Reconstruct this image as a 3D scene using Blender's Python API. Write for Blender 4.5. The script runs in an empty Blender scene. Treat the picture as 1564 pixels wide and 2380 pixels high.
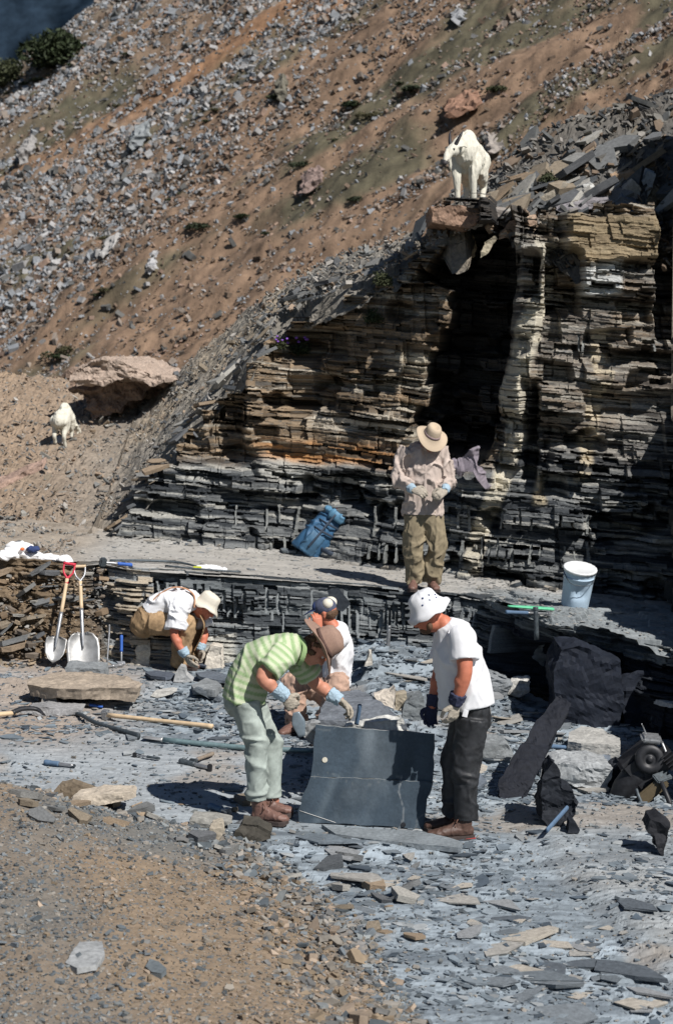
import bpy, bmesh, math, random
import numpy as np
from mathutils import Vector, Matrix, Euler

scene = bpy.context.scene
COL = scene.collection
rng = np.random.default_rng(7)
random.seed(7)

# ------------------------------------------------------------------ camera
F = 4500.0            # focal length in units where the frame is 1564 x 2380
CX, CY = 782.0, 1190.0
PITCH = math.atan(407.0 / F)
CAM = Vector((0.0, 0.0, 3.4))
cam_data = bpy.data.cameras.new('camera')
cam_data.sensor_fit = 'VERTICAL'
cam_data.sensor_height = 36.0
cam_data.lens = 36.0 * F / 2380.0
cam_data.clip_start = 0.1
cam_data.clip_end = 5000.0
cam_data.dof.use_dof = True
cam_data.dof.focus_distance = 15.0
cam_data.dof.aperture_fstop = 3.6
cam = bpy.data.objects.new('camera', cam_data)
cam.location = CAM
cam.rotation_euler = (math.radians(90) - PITCH, 0, 0)
COL.objects.link(cam)
scene.camera = cam

# ------------------------------------------------------------------ sky, sun, exposure
LDIR = Vector((-0.64, 0.72, -1.0)).normalized()      # the way the sunlight travels
SUN_EL = math.asin(-LDIR.z)
SUN_AZ = math.atan2(-LDIR.x, -LDIR.y)
world = bpy.data.worlds.new('World')
scene.world = world
world.use_nodes = True
wn = world.node_tree.nodes
sky = wn.new('ShaderNodeTexSky')
sky.sky_type = 'NISHITA'
sky.sun_disc = False
sky.sun_elevation = SUN_EL
sky.sun_rotation = SUN_AZ
sky.altitude = 2300.0
bg = wn['Background']
bg.inputs['Strength'].default_value = 0.05
world.node_tree.links.new(sky.outputs['Color'], bg.inputs['Color'])
sun_data = bpy.data.lights.new('sun', 'SUN')
sun_data.energy = 5.0
sun_data.angle = math.radians(0.5)
sun_data.color = (1.0, 0.96, 0.92)
sun = bpy.data.objects.new('sun', sun_data)
sun.rotation_euler = LDIR.to_track_quat('-Z', 'Y').to_euler()
sun.location = (20, -15, 40)
COL.objects.link(sun)
scene.view_settings.view_transform = 'Standard'
scene.view_settings.look = 'None'
scene.view_settings.exposure = 0.18
scene.view_settings.gamma = 1.0

# ------------------------------------------------------------------ finding places: where a line of sight meets something
_fw = Vector((0, math.cos(PITCH), -math.sin(PITCH)))
_up = Vector((0, math.sin(PITCH), math.cos(PITCH)))
def ray(sx, sy):
    return _fw + Vector((1, 0, 0)) * ((sx - CX) / F) + _up * (-(sy - CY) / F)
def atY(sx, sy, Y):
    d = ray(sx, sy)
    return CAM + d * (Y / d.y)
def onz(sx, sy, z):
    d = ray(sx, sy)
    return CAM + d * ((z - CAM.z) / d.z)
def hit(sx, sy, zf, y0=8.0, y1=30.0, n=1500):
    d = ray(sx, sy)
    t = np.linspace(y0 / d.y, y1 / d.y, n)
    xs, ys, zs = t * d.x, t * d.y, CAM.z + t * d.z
    g = zf(xs, ys)
    k = np.nonzero(zs <= g)[0]
    i = k[0] if len(k) else n - 1
    return Vector((xs[i], ys[i], float(g[i])))

# ------------------------------------------------------------------ noise
def hsh(ix, iy=0, iz=0, seed=0):
    h = (np.asarray(ix).astype(np.int64) * 374761393 + np.asarray(iy).astype(np.int64) * 668265263
         + np.asarray(iz).astype(np.int64) * 2147483647 + int(seed) * 1274126177) & 0xffffffff
    h = ((h ^ (h >> 13)) * 1274126177) & 0xffffffff
    h = ((h ^ (h >> 15)) * 2246822519) & 0xffffffff
    h = h ^ (h >> 16)
    return (h & 0xffffff) / float(0xffffff)
def vn(x, y, z=None, seed=0):
    x = np.asarray(x, float); y = np.asarray(y, float)
    xi = np.floor(x); yi = np.floor(y); fx = x - xi; fy = y - yi
    fx = fx * fx * (3 - 2 * fx); fy = fy * fy * (3 - 2 * fy)
    if z is None:
        a = hsh(xi, yi, 0, seed); b = hsh(xi + 1, yi, 0, seed); c = hsh(xi, yi + 1, 0, seed); d = hsh(xi + 1, yi + 1, 0, seed)
        return (a * (1 - fx) + b * fx) * (1 - fy) + (c * (1 - fx) + d * fx) * fy
    z = np.asarray(z, float)
    zi = np.floor(z); fz = z - zi; fz = fz * fz * (3 - 2 * fz)
    r = 0
    for k, wz in ((0, 1 - fz), (1, fz)):
        a = hsh(xi, yi, zi + k, seed); b = hsh(xi + 1, yi, zi + k, seed); c = hsh(xi, yi + 1, zi + k, seed); d = hsh(xi + 1, yi + 1, zi + k, seed)
        r = r + wz * ((a * (1 - fx) + b * fx) * (1 - fy) + (c * (1 - fx) + d * fx) * fy)
    return r
def fbm(x, y, z=None, oct=4, seed=0, gain=0.5):
    s = 0; a = 1.0; t = 0.0
    for i in range(oct):
        k = 2.03 ** i
        s = s + a * vn(x * k + 17.3 * i, y * k - 9.1 * i, None if z is None else z * k + 5.7 * i, seed + i)
        t += a; a *= gain
    return s / t
def cells(x, y, seed=0, jit=0.9):
    """id in 0..1 of the nearest jittered cell, and distance to its border"""
    xi = np.floor(x); yi = np.floor(y)
    f1 = np.full(np.shape(x), 9.0); f2 = np.full(np.shape(x), 9.0); idv = np.zeros(np.shape(x))
    for dx in (-1, 0, 1):
        for dy in (-1, 0, 1):
            cx_ = xi + dx; cy_ = yi + dy
            px = cx_ + 0.5 + jit * (hsh(cx_, cy_, 1, seed) - 0.5); py = cy_ + 0.5 + jit * (hsh(cx_, cy_, 2, seed) - 0.5)
            d = (px - x) ** 2 + (py - y) ** 2
            h = hsh(cx_, cy_, 3, seed)
            n1 = d < f1
            f2 = np.where(n1, f1, np.minimum(f2, d))
            idv = np.where(n1, h, idv)
            f1 = np.where(n1, d, f1)
    return idv, np.sqrt(f2) - np.sqrt(f1)
def sst(a, b, x):
    t = np.clip((np.asarray(x, float) - a) / (b - a), 0, 1)
    return t * t * (3 - 2 * t)
def band(x, a, b, s):
    return sst(a - s, a + s, x) * (1 - sst(b - s, b + s, x))
def lerp(a, b, t):
    return a + (b - a) * t
def mixc(c, col, w):
    return c + (np.asarray(col)[None, :] - c) * np.asarray(w).reshape(-1, 1)

# ------------------------------------------------------------------ meshes from arrays
def tag(o, label=None, cat=None, group=None, kind=None):
    if label: o['label'] = label
    if cat:
        o['category'] = cat
        kind = kind or 'thing'
    if group: o['group'] = group
    if kind: o['kind'] = kind
    return o
def link(name, me, parent=None, mats=()):
    o = bpy.data.objects.new(name, me)
    COL.objects.link(o)
    for m in mats: me.materials.append(m)
    if parent: o.parent = parent
    return o
def poly_mesh(name, verts, faces, col=None, smooth=False):
    """faces: (M,3) or (M,4) array"""
    me = bpy.data.meshes.new(name)
    verts = np.ascontiguousarray(verts, np.float32); faces = np.ascontiguousarray(faces, np.int32)
    k = faces.shape[1]; m = len(faces)
    me.vertices.add(len(verts)); me.vertices.foreach_set('co', verts.ravel())
    me.loops.add(m * k); me.loops.foreach_set('vertex_index', faces.ravel())
    me.polygons.add(m)
    me.polygons.foreach_set('loop_start', np.arange(0, m * k, k, dtype=np.int32))
    me.polygons.foreach_set('loop_total', np.full(m, k, np.int32))
    me.update(calc_edges=True)
    me.validate()
    me.polygons.foreach_set('use_smooth', np.full(len(me.polygons), smooth))
    if col is not None:
        setcol(me, col)
    return me
def setcol(me, col):
    a = me.attributes.new('col', 'FLOAT_COLOR', 'POINT')
    c = np.ones((len(me.vertices), 4), np.float32); c[:, :3] = np.clip(col, 0, 1)
    a.data.foreach_set('color', c.ravel())
def grid_faces(nx, ny, mask=None):
    i = np.arange(nx * ny).reshape(ny, nx)
    f = np.stack([i[:-1, :-1], i[:-1, 1:], i[1:, 1:], i[1:, :-1]], -1)
    if mask is not None: f = f[mask]
    return f.reshape(-1, 4)
def compact(verts, faces, col=None):
    u, inv = np.unique(faces, return_inverse=True)
    return verts[u], inv.reshape(faces.shape), None if col is None else col[u]

# ------------------------------------------------------------------ materials
def newmat(name, rough=0.8, spec=0.3):
    m = bpy.data.materials.new(name); m.use_nodes = True
    b = m.node_tree.nodes['Principled BSDF']
    b.inputs['Roughness'].default_value = rough
    b.inputs['Specular IOR Level'].default_value = spec
    return m, m.node_tree.nodes, m.node_tree.links, b
def noise_mul(n, l, src, scale, lo, hi, detail=6, stretch=None, coord='Object'):
    tc = n.new('ShaderNodeTexCoord'); mp = n.new('ShaderNodeMapping')
    if stretch: mp.inputs['Scale'].default_value = stretch
    l.new(tc.outputs[coord], mp.inputs['Vector'])
    t = n.new('ShaderNodeTexNoise'); t.inputs['Scale'].default_value = scale; t.inputs['Detail'].default_value = detail
    t.inputs['Roughness'].default_value = 0.65
    l.new(mp.outputs['Vector'], t.inputs['Vector'])
    r = n.new('ShaderNodeMapRange'); r.inputs['From Min'].default_value = 0.3; r.inputs['From Max'].default_value = 0.7
    r.inputs['To Min'].default_value = lo; r.inputs['To Max'].default_value = hi
    l.new(t.outputs['Fac'], r.inputs['Value'])
    x = n.new('ShaderNodeMix'); x.data_type = 'RGBA'; x.blend_type = 'MULTIPLY'; x.inputs['Factor'].default_value = 1.0
    l.new(src, x.inputs['A']); l.new(r.outputs['Result'], x.inputs['B'])
    return x.outputs['Result'], t.outputs['Fac']
def add_bump(n, l, b, fac, strength, dist):
    bp = n.new('ShaderNodeBump'); bp.inputs['Strength'].default_value = strength; bp.inputs['Distance'].default_value = dist
    l.new(fac, bp.inputs['Height']); l.new(bp.outputs['Normal'], b.inputs['Normal'])
def mat_attr(name, rough=0.85, scale=25, lo=0.75, hi=1.25, bump=0.4, dist=0.01, stretch=None, spec=0.25):
    m, n, l, b = newmat(name, rough, spec)
    a = n.new('ShaderNodeAttribute'); a.attribute_name = 'col'
    c, f = noise_mul(n, l, a.outputs['Color'], scale, lo, hi, stretch=stretch)
    l.new(c, b.inputs['Base Color'])
    if bump: add_bump(n, l, b, f, bump, dist)
    return m
def mat_plain(name, col, rough=0.7, scale=30, lo=0.8, hi=1.2, bump=0.2, dist=0.004, metal=0.0, spec=0.4, stretch=None):
    m, n, l, b = newmat(name, rough, spec)
    rgb = n.new('ShaderNodeRGB'); rgb.outputs[0].default_value = (*col, 1)
    c, f = noise_mul(n, l, rgb.outputs[0], scale, lo, hi, stretch=stretch)
    l.new(c, b.inputs['Base Color'])
    b.inputs['Metallic'].default_value = metal
    if bump: add_bump(n, l, b, f, bump, dist)
    return m
def mat_ramp(name, cols, rough=0.85, scale=14, lo=0.7, hi=1.3, bump=0.5, dist=0.01, stretch=None):
    """one colour per object, picked from a list"""
    m, n, l, b = newmat(name, rough, 0.25)
    oi = n.new('ShaderNodeObjectInfo'); rp = n.new('ShaderNodeValToRGB')
    rp.color_ramp.interpolation = 'CONSTANT'
    el = rp.color_ramp.elements
    while len(el) < len(cols): el.new(0.5)
    for i, c in enumerate(cols):
        el[i].position = i / len(cols); el[i].color = (*c, 1)
    l.new(oi.outputs['Random'], rp.inputs['Fac'])
    c, f = noise_mul(n, l, rp.outputs['Color'], scale, lo, hi, stretch=stretch)
    l.new(c, b.inputs['Base Color'])
    add_bump(n, l, b, f, bump, dist)
    return m
M_cliff = mat_attr('bedded_shale', 0.8, 40, 0.6, 1.35, 0.6, 0.012, stretch=(1, 1, 4))
M_floor = mat_attr('shale_floor', 0.85, 28, 0.82, 1.15, 0.35, 0.006)
M_scree = mat_attr('scree_ground', 0.95, 18, 0.7, 1.3, 0.6, 0.02)
M_far = mat_attr('hillside_soil', 0.95, 1.6, 0.65, 1.35, 0.6, 0.15)
M_stone = mat_attr('scree_stones', 0.9, 9, 0.75, 1.25, 0.3, 0.02)
M_soil = mat_attr('mound_soil', 0.95, 45, 0.65, 1.35, 0.7, 0.008)
# ================================================================== TERRAIN
BX = np.array([-6.0, -2.7, -2.4, -2.05, 0.0, 1.2, 1.5, 1.62, 2.05, 2.9, 4.4])      # front edge of the upper bench, plan
BY = np.array([19.6, 19.5, 19.75, 19.5, 19.75, 19.7, 19.45, 19.05, 17.95, 17.0, 16.3])
def bench_z(x, y=None):
    z = 1.05 - 0.085 * (np.asarray(x, float) + 2.0)
    return z
def Wy(x):                       # foot of the quarry face, plan
    return np.interp(x, [-6, -2.8, -0.5, 0.6, 2.2, 4.5], [22.6, 22.4, 22.4, 21.5, 20.75, 20.6])
# crest of the quarry face, traced from left to right (x in metres, z in metres at about 22.3 m off)
_px = np.array([-900, -300, 0, 180, 262, 300, 370, 430, 500, 545, 620, 690, 760, 830, 890, 950, 1001, 1003, 1112, 1120, 1165, 1190, 1280, 1400, 1500, 1570, 1900])
_py = np.array([1520, 1370, 1290, 1275, 1258, 1180, 1090, 1020, 955, 900, 805, 750, 705, 665, 635, 600, 570, 476, 476, 490, 500, 530, 505, 496, 490, 470, 430])
TX = (_px - CX) * 22.6 / F
TZ = 3.4 - (_py - 783.0) * 22.6 / F
def ztop(x): return np.interp(x, TX, TZ)
def ztop_s(x):
    return sum(np.interp(np.asarray(x) + k, np.delete(TX, [17, 18]), np.delete(TZ, [17, 18])) for k in (-0.3, -0.15, 0, 0.15, 0.3)) / 5
def crest_y(x): return np.interp(x, [-8, -5, -2, -0.5, 1.0, 4.5], [33, 30.5, 27.5, 25.6, 24.0, 23.8])
def ridge_z(x, y):               # the grey scree ridge behind and beside the quarry
    x = np.asarray(x, float); y = np.asarray(y, float)
    c = np.interp(x, [-6, -2, 1, 1.6, 2.3, 4], [0.30, 0.24, 0.2, 0.3, 0.7, 0.9])
    zr = ztop_s(x) + c * (y - 22.3)
    cr = crest_y(x)
    over = np.maximum(y - cr, 0)
    lin = 3.72 + 0.72 * x + 0.2 * (y - 22)
    zr = np.where(x > 1.5, np.minimum(zr, lin), zr)
    return zr - 0.75 * over - 0.12 * np.minimum(over, 1.0) + 0.10 * (fbm(x * 0.9, y * 0.9, oct=3, seed=5) - 0.5) * np.clip(y - 22, 0, 1)
def mound_d(x, y):
    xm = np.interp(y, [7, 8, 9.58, 11.5, 12.7, 13.3, 13.75, 14.3], [1.2, 0.85, 0.46, 0.05, -0.5, -1.35, -2.3, -4.0])
    return np.maximum(xm - x, 0) * 0.75
def floor_z(x, y):
    x = np.asarray(x, float); y = np.asarray(y, float)
    z = -0.04 * x
    rp = sst(16.6, 19.6, y + 0.9 * (fbm(x * 0.9, y * 0.9, oct=3, seed=91) - 0.5)); rn = rp * 6 + 0.5
    rp = (np.floor(rn) + sst(0.42, 0.58, rn - np.floor(rn)) - 0.5) / 6
    z = z + 0.34 * rp * band(x, 0.15, 1.55, 0.35)
    z = z + 0.10 * sst(17.6, 19.5, y) * band(x, -1.2, 0.3, 0.4)
    z = z + 0.16 * sst(18.6, 19.6, y) * (1 - sst(-2.9, -2.0, x))
    d = mound_d(x, y)
    z = z + 0.30 * sst(0, 1.7, d) + 0.04 * sst(0, 0.25, d)
    # hollow under the right-hand bench
    z = z - 0.10 * band(x, 1.7, 6.0, 0.25) * band(y, 14.3, 16.9, 0.25)
    # right-hand pale ledge in front
    z = z + 0.05 * sst(1.25, 1.5, x + 0.15 * (y - 13)) * (1 - sst(13.95, 14.1, y - 0.25 * (x - 1.5)))
    return z
def ground(x, y):                # whichever level carries a point
    x = np.asarray(x, float); y = np.asarray(y, float)
    by = np.interp(x, BX, BY)
    up = np.maximum(bench_z(x), np.where((y > 22.0) & (y > Wy(x)), ridge_z(x, y), -9))
    return np.where(y > by, up, floor_z(x, y))
def benchridge(x, y):
    return np.maximum(bench_z(x), ridge_z(x, y))
def gz(x, y): return float(ground(np.array([x]), np.array([y]))[0])

# ------------------------------------------------------------------ quarry floor
def steps(t, n, e=0.1):
    f = t * n; i = np.floor(f)
    return (i + sst(0.5 - e, 0.5 + e, f - i)) / n
GREY = np.array([0.25, 0.293, 0.325])
def floor_sheet():
    nx, ny = 760, 800
    xs = np.linspace(-4.6, 4.4, nx); ys = 7.0 + (20.3 - 7.0) * np.linspace(0, 1, ny)
    X, Y = np.meshgrid(xs, ys); x = X.ravel(); y = Y.ravel()
    z = floor_z(x, y)
    warp = 0.35 * (fbm(x * 1.3, y * 1.3, seed=3) - 0.5)
    d = mound_d(x, y); mw = sst(0.05, 0.35, d)
    # thin sheets of shale ending in ragged edges
    t1 = fbm((x + warp) * 0.42, (y + 0.5 * warp) * 1.5, oct=6, seed=11)
    s1 = steps(t1, 18)
    t2 = fbm(x * 1.3 + 4, y * 3.4, oct=5, seed=23)
    s2 = steps(t2, 12)
    rough = np.clip(0.12 + 0.55 * sst(0.5, 0.62, fbm(x * 0.45 + 9, y * 0.5, oct=3, seed=31))
                    + 0.95 * band(x, -0.9, 1.7, 0.5) * band(y, 14.9, 20, 0.5)
                    + 0.55 * band(x, -2.2, 0.2, 0.4) * band(y, 15.7, 18.2, 0.4)
                    + 0.5 * band(x, 1.0, 5, 0.3) * band(y, 14.3, 17.4, 0.4), 0, 1)
    smooth_zone = band(x, -2.6, -0.1, 0.4) * band(y, 13.3, 15.5, 0.3)
    rough = rough * (1 - 0.8 * smooth_zone)
    id1, e1 = cells(x * 2.0 + warp * 3, y * 4.6 + warp * 2, seed=2)
    id2, e2 = cells(x * 6 + warp * 5, y * 12 + warp * 4, seed=4)
    t3 = fbm(x * 3.2 + 40, y * 9 + 5 * warp, oct=5, seed=27, gain=0.6)
    s3 = steps(t3, 9)
    z = z + (s3 - 0.5) * 0.028 * (1 - mw) * (1 - 0.5 * smooth_zone)
    z = z + (s1 - 0.5) * 0.16 * (1 - mw) + (s2 - 0.5) * 0.16 * rough * (1 - mw)
    z = z + rough * (1 - mw) * ((id1 - 0.5) * 0.045 + (id2 - 0.5) * 0.014)
    z = z + mw * ((fbm(x * 5, y * 5, oct=4, seed=41) - 0.5) * 0.07 + (fbm(x * 0.8, y * 0.8, oct=3, seed=43) - 0.5) * 0.16)
    z = z + (fbm(x * 14, y * 14, oct=2, seed=51) - 0.5) * 0.006
    # keep the level under the slab and the two men beside it
    flat = np.maximum(band(x, -0.9, 1.15, 0.15) * band(y, 12.9, 13.95, 0.12), 0)
    z = lerp(z, floor_z(x, y) + (fbm(x * 14, y * 14, oct=2, seed=51) - 0.5) * 0.006, flat)
    c = np.repeat(GREY[None], len(x), 0)
    c = c * (0.72 + 0.56 * fbm(x * 0.9, y * 1.6, oct=5, seed=61))[:, None]
    c = c * (1 - 0.35 * rough * (id2 < 0.3))[:, None] * (1 + 0.18 * rough * (id1 > 0.75))[:, None]
    c = c * (1 - 0.28 * (1 - mw) * (1 - 0.7 * smooth_zone) * sst(0.54, 0.60, t3))[:, None]
    c = mixc(c, (0.10, 0.12, 0.14), (1 - mw) * (1 - smooth_zone) * sst(0.56, 0.66, fbm(x * 1.6 + 8, y * 5, oct=5, seed=69)) * 0.6)
    pale = sst(1.1, 1.5, x + 0.2 * (y - 13)) * (1 - sst(13.9, 14.3, y - 0.2 * (x - 1.5)))
    c = mixc(c, (0.38, 0.375, 0.35), 0.75 * pale * fbm(x * 1.5, y * 2, oct=3, seed=63))
    c = mixc(c, (0.32, 0.335, 0.34), 0.6 * smooth_zone)
    tan = np.clip((1 - sst(-2.6, -1.3, x)) * sst(14.8, 16.0, y) * 0.9, 0, 1) * (0.5 + fbm(x * 2, y * 2, seed=66))
    c = mixc(c, (0.31, 0.255, 0.205), np.clip(tan, 0, 0.9))
    rust = sst(0.6, 0.75, fbm(x * 1.1 + 30, y * 1.4, oct=4, seed=68))
    c = mixc(c, (0.27, 0.215, 0.16), rust * 0.5)
    # foreground mound: grey far side, tan near side
    mt = mw * sst(-0.15, 0.35, 0.9 * fbm(x * 0.7, y * 0.5, oct=4, seed=71) - 0.28 + 0.42 * band(x + 0.25 * (y - 10), -1.15, 0.2, 0.4) * band(y, 8.2, 11.6, 0.6))
    c = mixc(c, (0.125, 0.13, 0.125), mw * 0.92)
    c = mixc(c, (0.235, 0.175, 0.118), np.clip(mt * 0.9, 0, 1))
    by = np.interp(x, BX, BY)
    keep = (Y < np.interp(X, BX, BY) + 0.25)
    f = grid_faces(nx, ny, (keep[:-1, :-1] & keep[1:, 1:]))
    v, f, c = compact(np.stack([x, y, z], 1), f, c)
    o = link('quarry_floor', poly_mesh('quarry_floor', v, f, c), mats=[M_floor])
    tag(o, kind='structure')
    return o, (xs, ys, z.reshape(ny, nx))
floor_o, FLOORGRID = floor_sheet()
def fz(x, y):                    # height of the built floor
    xs, ys, Z = FLOORGRID
    i = min(max(int(np.searchsorted(xs, x)), 1), len(xs) - 1); j = min(max(int(np.searchsorted(ys, y)), 1), len(ys) - 1)
    return float(Z[j - 1:j + 1, i - 1:i + 1].mean())

# ------------------------------------------------------------------ upper bench
def bench_sheet():
    nx, ny = 620, 460
    xs = np.linspace(-6, 4.4, nx)
    jag = 0.13 * (fbm(xs * 4, xs * 0 + 1.5, oct=4, seed=171) - 0.5) - 0.05
    lo = np.interp(xs, BX, BY) + jag
    Y = lo[None] + (Wy(xs) + 0.75 - lo)[None] * np.linspace(0, 1, ny)[:, None]
    X = np.repeat(xs[None], ny, 0); x = X.ravel(); y = Y.ravel()
    z = bench_z(x)
    warp = 0.3 * (fbm(x * 1.2, y * 1.2, seed=103) - 0.5)
    t1 = fbm((x + warp) * 0.45, (y + warp) * 1.6, oct=6, seed=111); s1 = steps(t1, 18)
    right = sst(1.1, 1.7, x) * (1 - sst(20.0, 20.5, y))
    z = z + (s1 - 0.5) * (0.07 + 0.28 * right)
    id1, e1 = cells(x * 2.6 + warp * 3, y * 3.6, seed=102)
    dz = np.maximum(sst(0.55, 0.1, np.abs(y - Wy(x))), right * 0.8)
    z = z + dz * (id1 - 0.4) * 0.07
    left = 1 - sst(-3.0, -2.3, x)
    z = z + left * ((fbm(x * 3, y * 3, oct=4, seed=121) - 0.5) * 0.16)
    z = z - 0.16 * sst(0.3, 0.0, (np.interp(x, BX, BY) + 0.10 - y)) * 0
    # ragged front edge, dropping a little
    c = np.repeat(np.array([[0.36, 0.35, 0.325]]), len(x), 0) * (0.75 + 0.5 * fbm(x * 1.1, y * 1.9, oct=5, seed=161))[:, None]
    c = mixc(c, (0.20, 0.23, 0.245), right * 0.8)
    c = mixc(c, (0.26, 0.215, 0.165), left * 0.8)
    c = mixc(c, (0.35, 0.325, 0.285), 0.7 * band(x, -2.3, 1.0, 0.4) * band(y, 19.9, 22, 0.4) * fbm(x * 2, y * 2, seed=163))
    o = link('rock_bench', poly_mesh('rock_bench', np.stack([x, y, z], 1), grid_faces(nx, ny), c), mats=[M_floor])
    tag(o, kind='structure')
    ys = np.linspace(16.0, 23.2, 400); Z = z.reshape(ny, nx)
    Zr = np.stack([np.interp(ys, Y[:, i], Z[:, i]) for i in range(nx)], 1)
    return xs, ys, Zr
BENCHGRID = bench_sheet()
def bz(x, y):
    xs, ys, Z = BENCHGRID
    i = min(max(int(np.searchsorted(xs, x)), 1), len(xs) - 1); j = min(max(int(np.searchsorted(ys, y)), 1), len(ys) - 1)
    return float(Z[j - 1:j + 1, i - 1:i + 1].mean())

# ------------------------------------------------------------------ bedded rock faces
def strata(u, w, seed, tmin, tmax, bl, layer_amp, bed_amp, n=400):
    """outward offset and per-layer random numbers of a face built of thin beds broken by joints"""
    r = np.random.default_rng(seed)
    th = np.where(r.random(n) < 0.22, r.uniform(tmax, tmax * 2.2, n), r.uniform(tmin, tmax, n))
    bounds = np.cumsum(th) - 3.0
    li = np.searchsorted(bounds, w)
    bw = np.cumsum(r.uniform(0.12, 0.42, n)) - 3.0
    bi = np.searchsorted(bw, w)
    joff = hsh(bi, 7, 1, seed) * 3
    jl = bl * (0.55 + 0.9 * hsh(bi, 8, 2, seed))
    jb = np.floor((u + joff) / jl)
    bed = hsh(bi, jb, 3, seed)
    lj = np.floor((u + hsh(li, 5, 4, seed) * 5) / (bl * (0.25 + 0.7 * hsh(li, 6, 5, seed))))
    lay = hsh(li, lj, 6, seed)
    lay0 = hsh(li, 0, 7, seed)
    # some beds undercut: a dark slot
    slot = (hsh(li, lj, 8, seed) < 0.13)
    d = bed_amp * (bed - 0.5) + layer_amp * (0.6 * lay + 0.4 * lay0 - 0.5) - slot * layer_amp * 1.3
    return d, bed, lay, lay0, slot
def face_mesh(name, bx, by, nx_, ny_, zrows, disp, col, keepf, mat, label=None, cat=None):
    nu = len(bx); nz = len(zrows)
    xx = bx[None, :] + nx_[None, :] * disp; yy = by[None, :] + ny_[None, :] * disp
    zz = np.repeat(zrows[:, None], nu, 1) if zrows.ndim == 1 else zrows
    v = np.stack([xx.ravel(), yy.ravel(), zz.ravel()], 1)
    f = grid_faces(nu, nz, keepf[:-1, :-1] & keepf[1:, 1:])
    v, f, c = compact(v, f, col.reshape(-1, 3))
    o = link(name, poly_mesh(name, v, f, c), mats=[mat])
    if label: tag(o, label, cat)
    return o
def drill(rows, x, z, seed=0):
    """pale half-round drill holes: returns mask 0..1"""
    m = np.zeros_like(x)
    r = np.random.default_rng(seed)
    for (x0, x1, z0, z1, sp) in rows:
        xc = x0
        while xc < x1:
            a = z0 + r.uniform(-0.08, 0.10); b = z1 + r.uniform(-0.10, 0.05)
            sl = r.uniform(-0.08, 0.08)
            if r.random() < 0.80:
                wob = 0.003 * np.sin(z * 25 + xc * 30)
                hw = r.uniform(0.010, 0.017)
                k = (np.abs(x - xc - sl * (z - a) - wob) < hw) & (z > a) & (z < b)
                m[k] = 1
            xc += sp * r.uniform(0.5, 1.6)
    return m
def sxx(s, Y=22.2): return (np.asarray(s, float) - CX) * Y / F
def szz(s, Y=22.2): return 3.4 - (np.asarray(s, float) - 783.0) * Y / F

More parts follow.
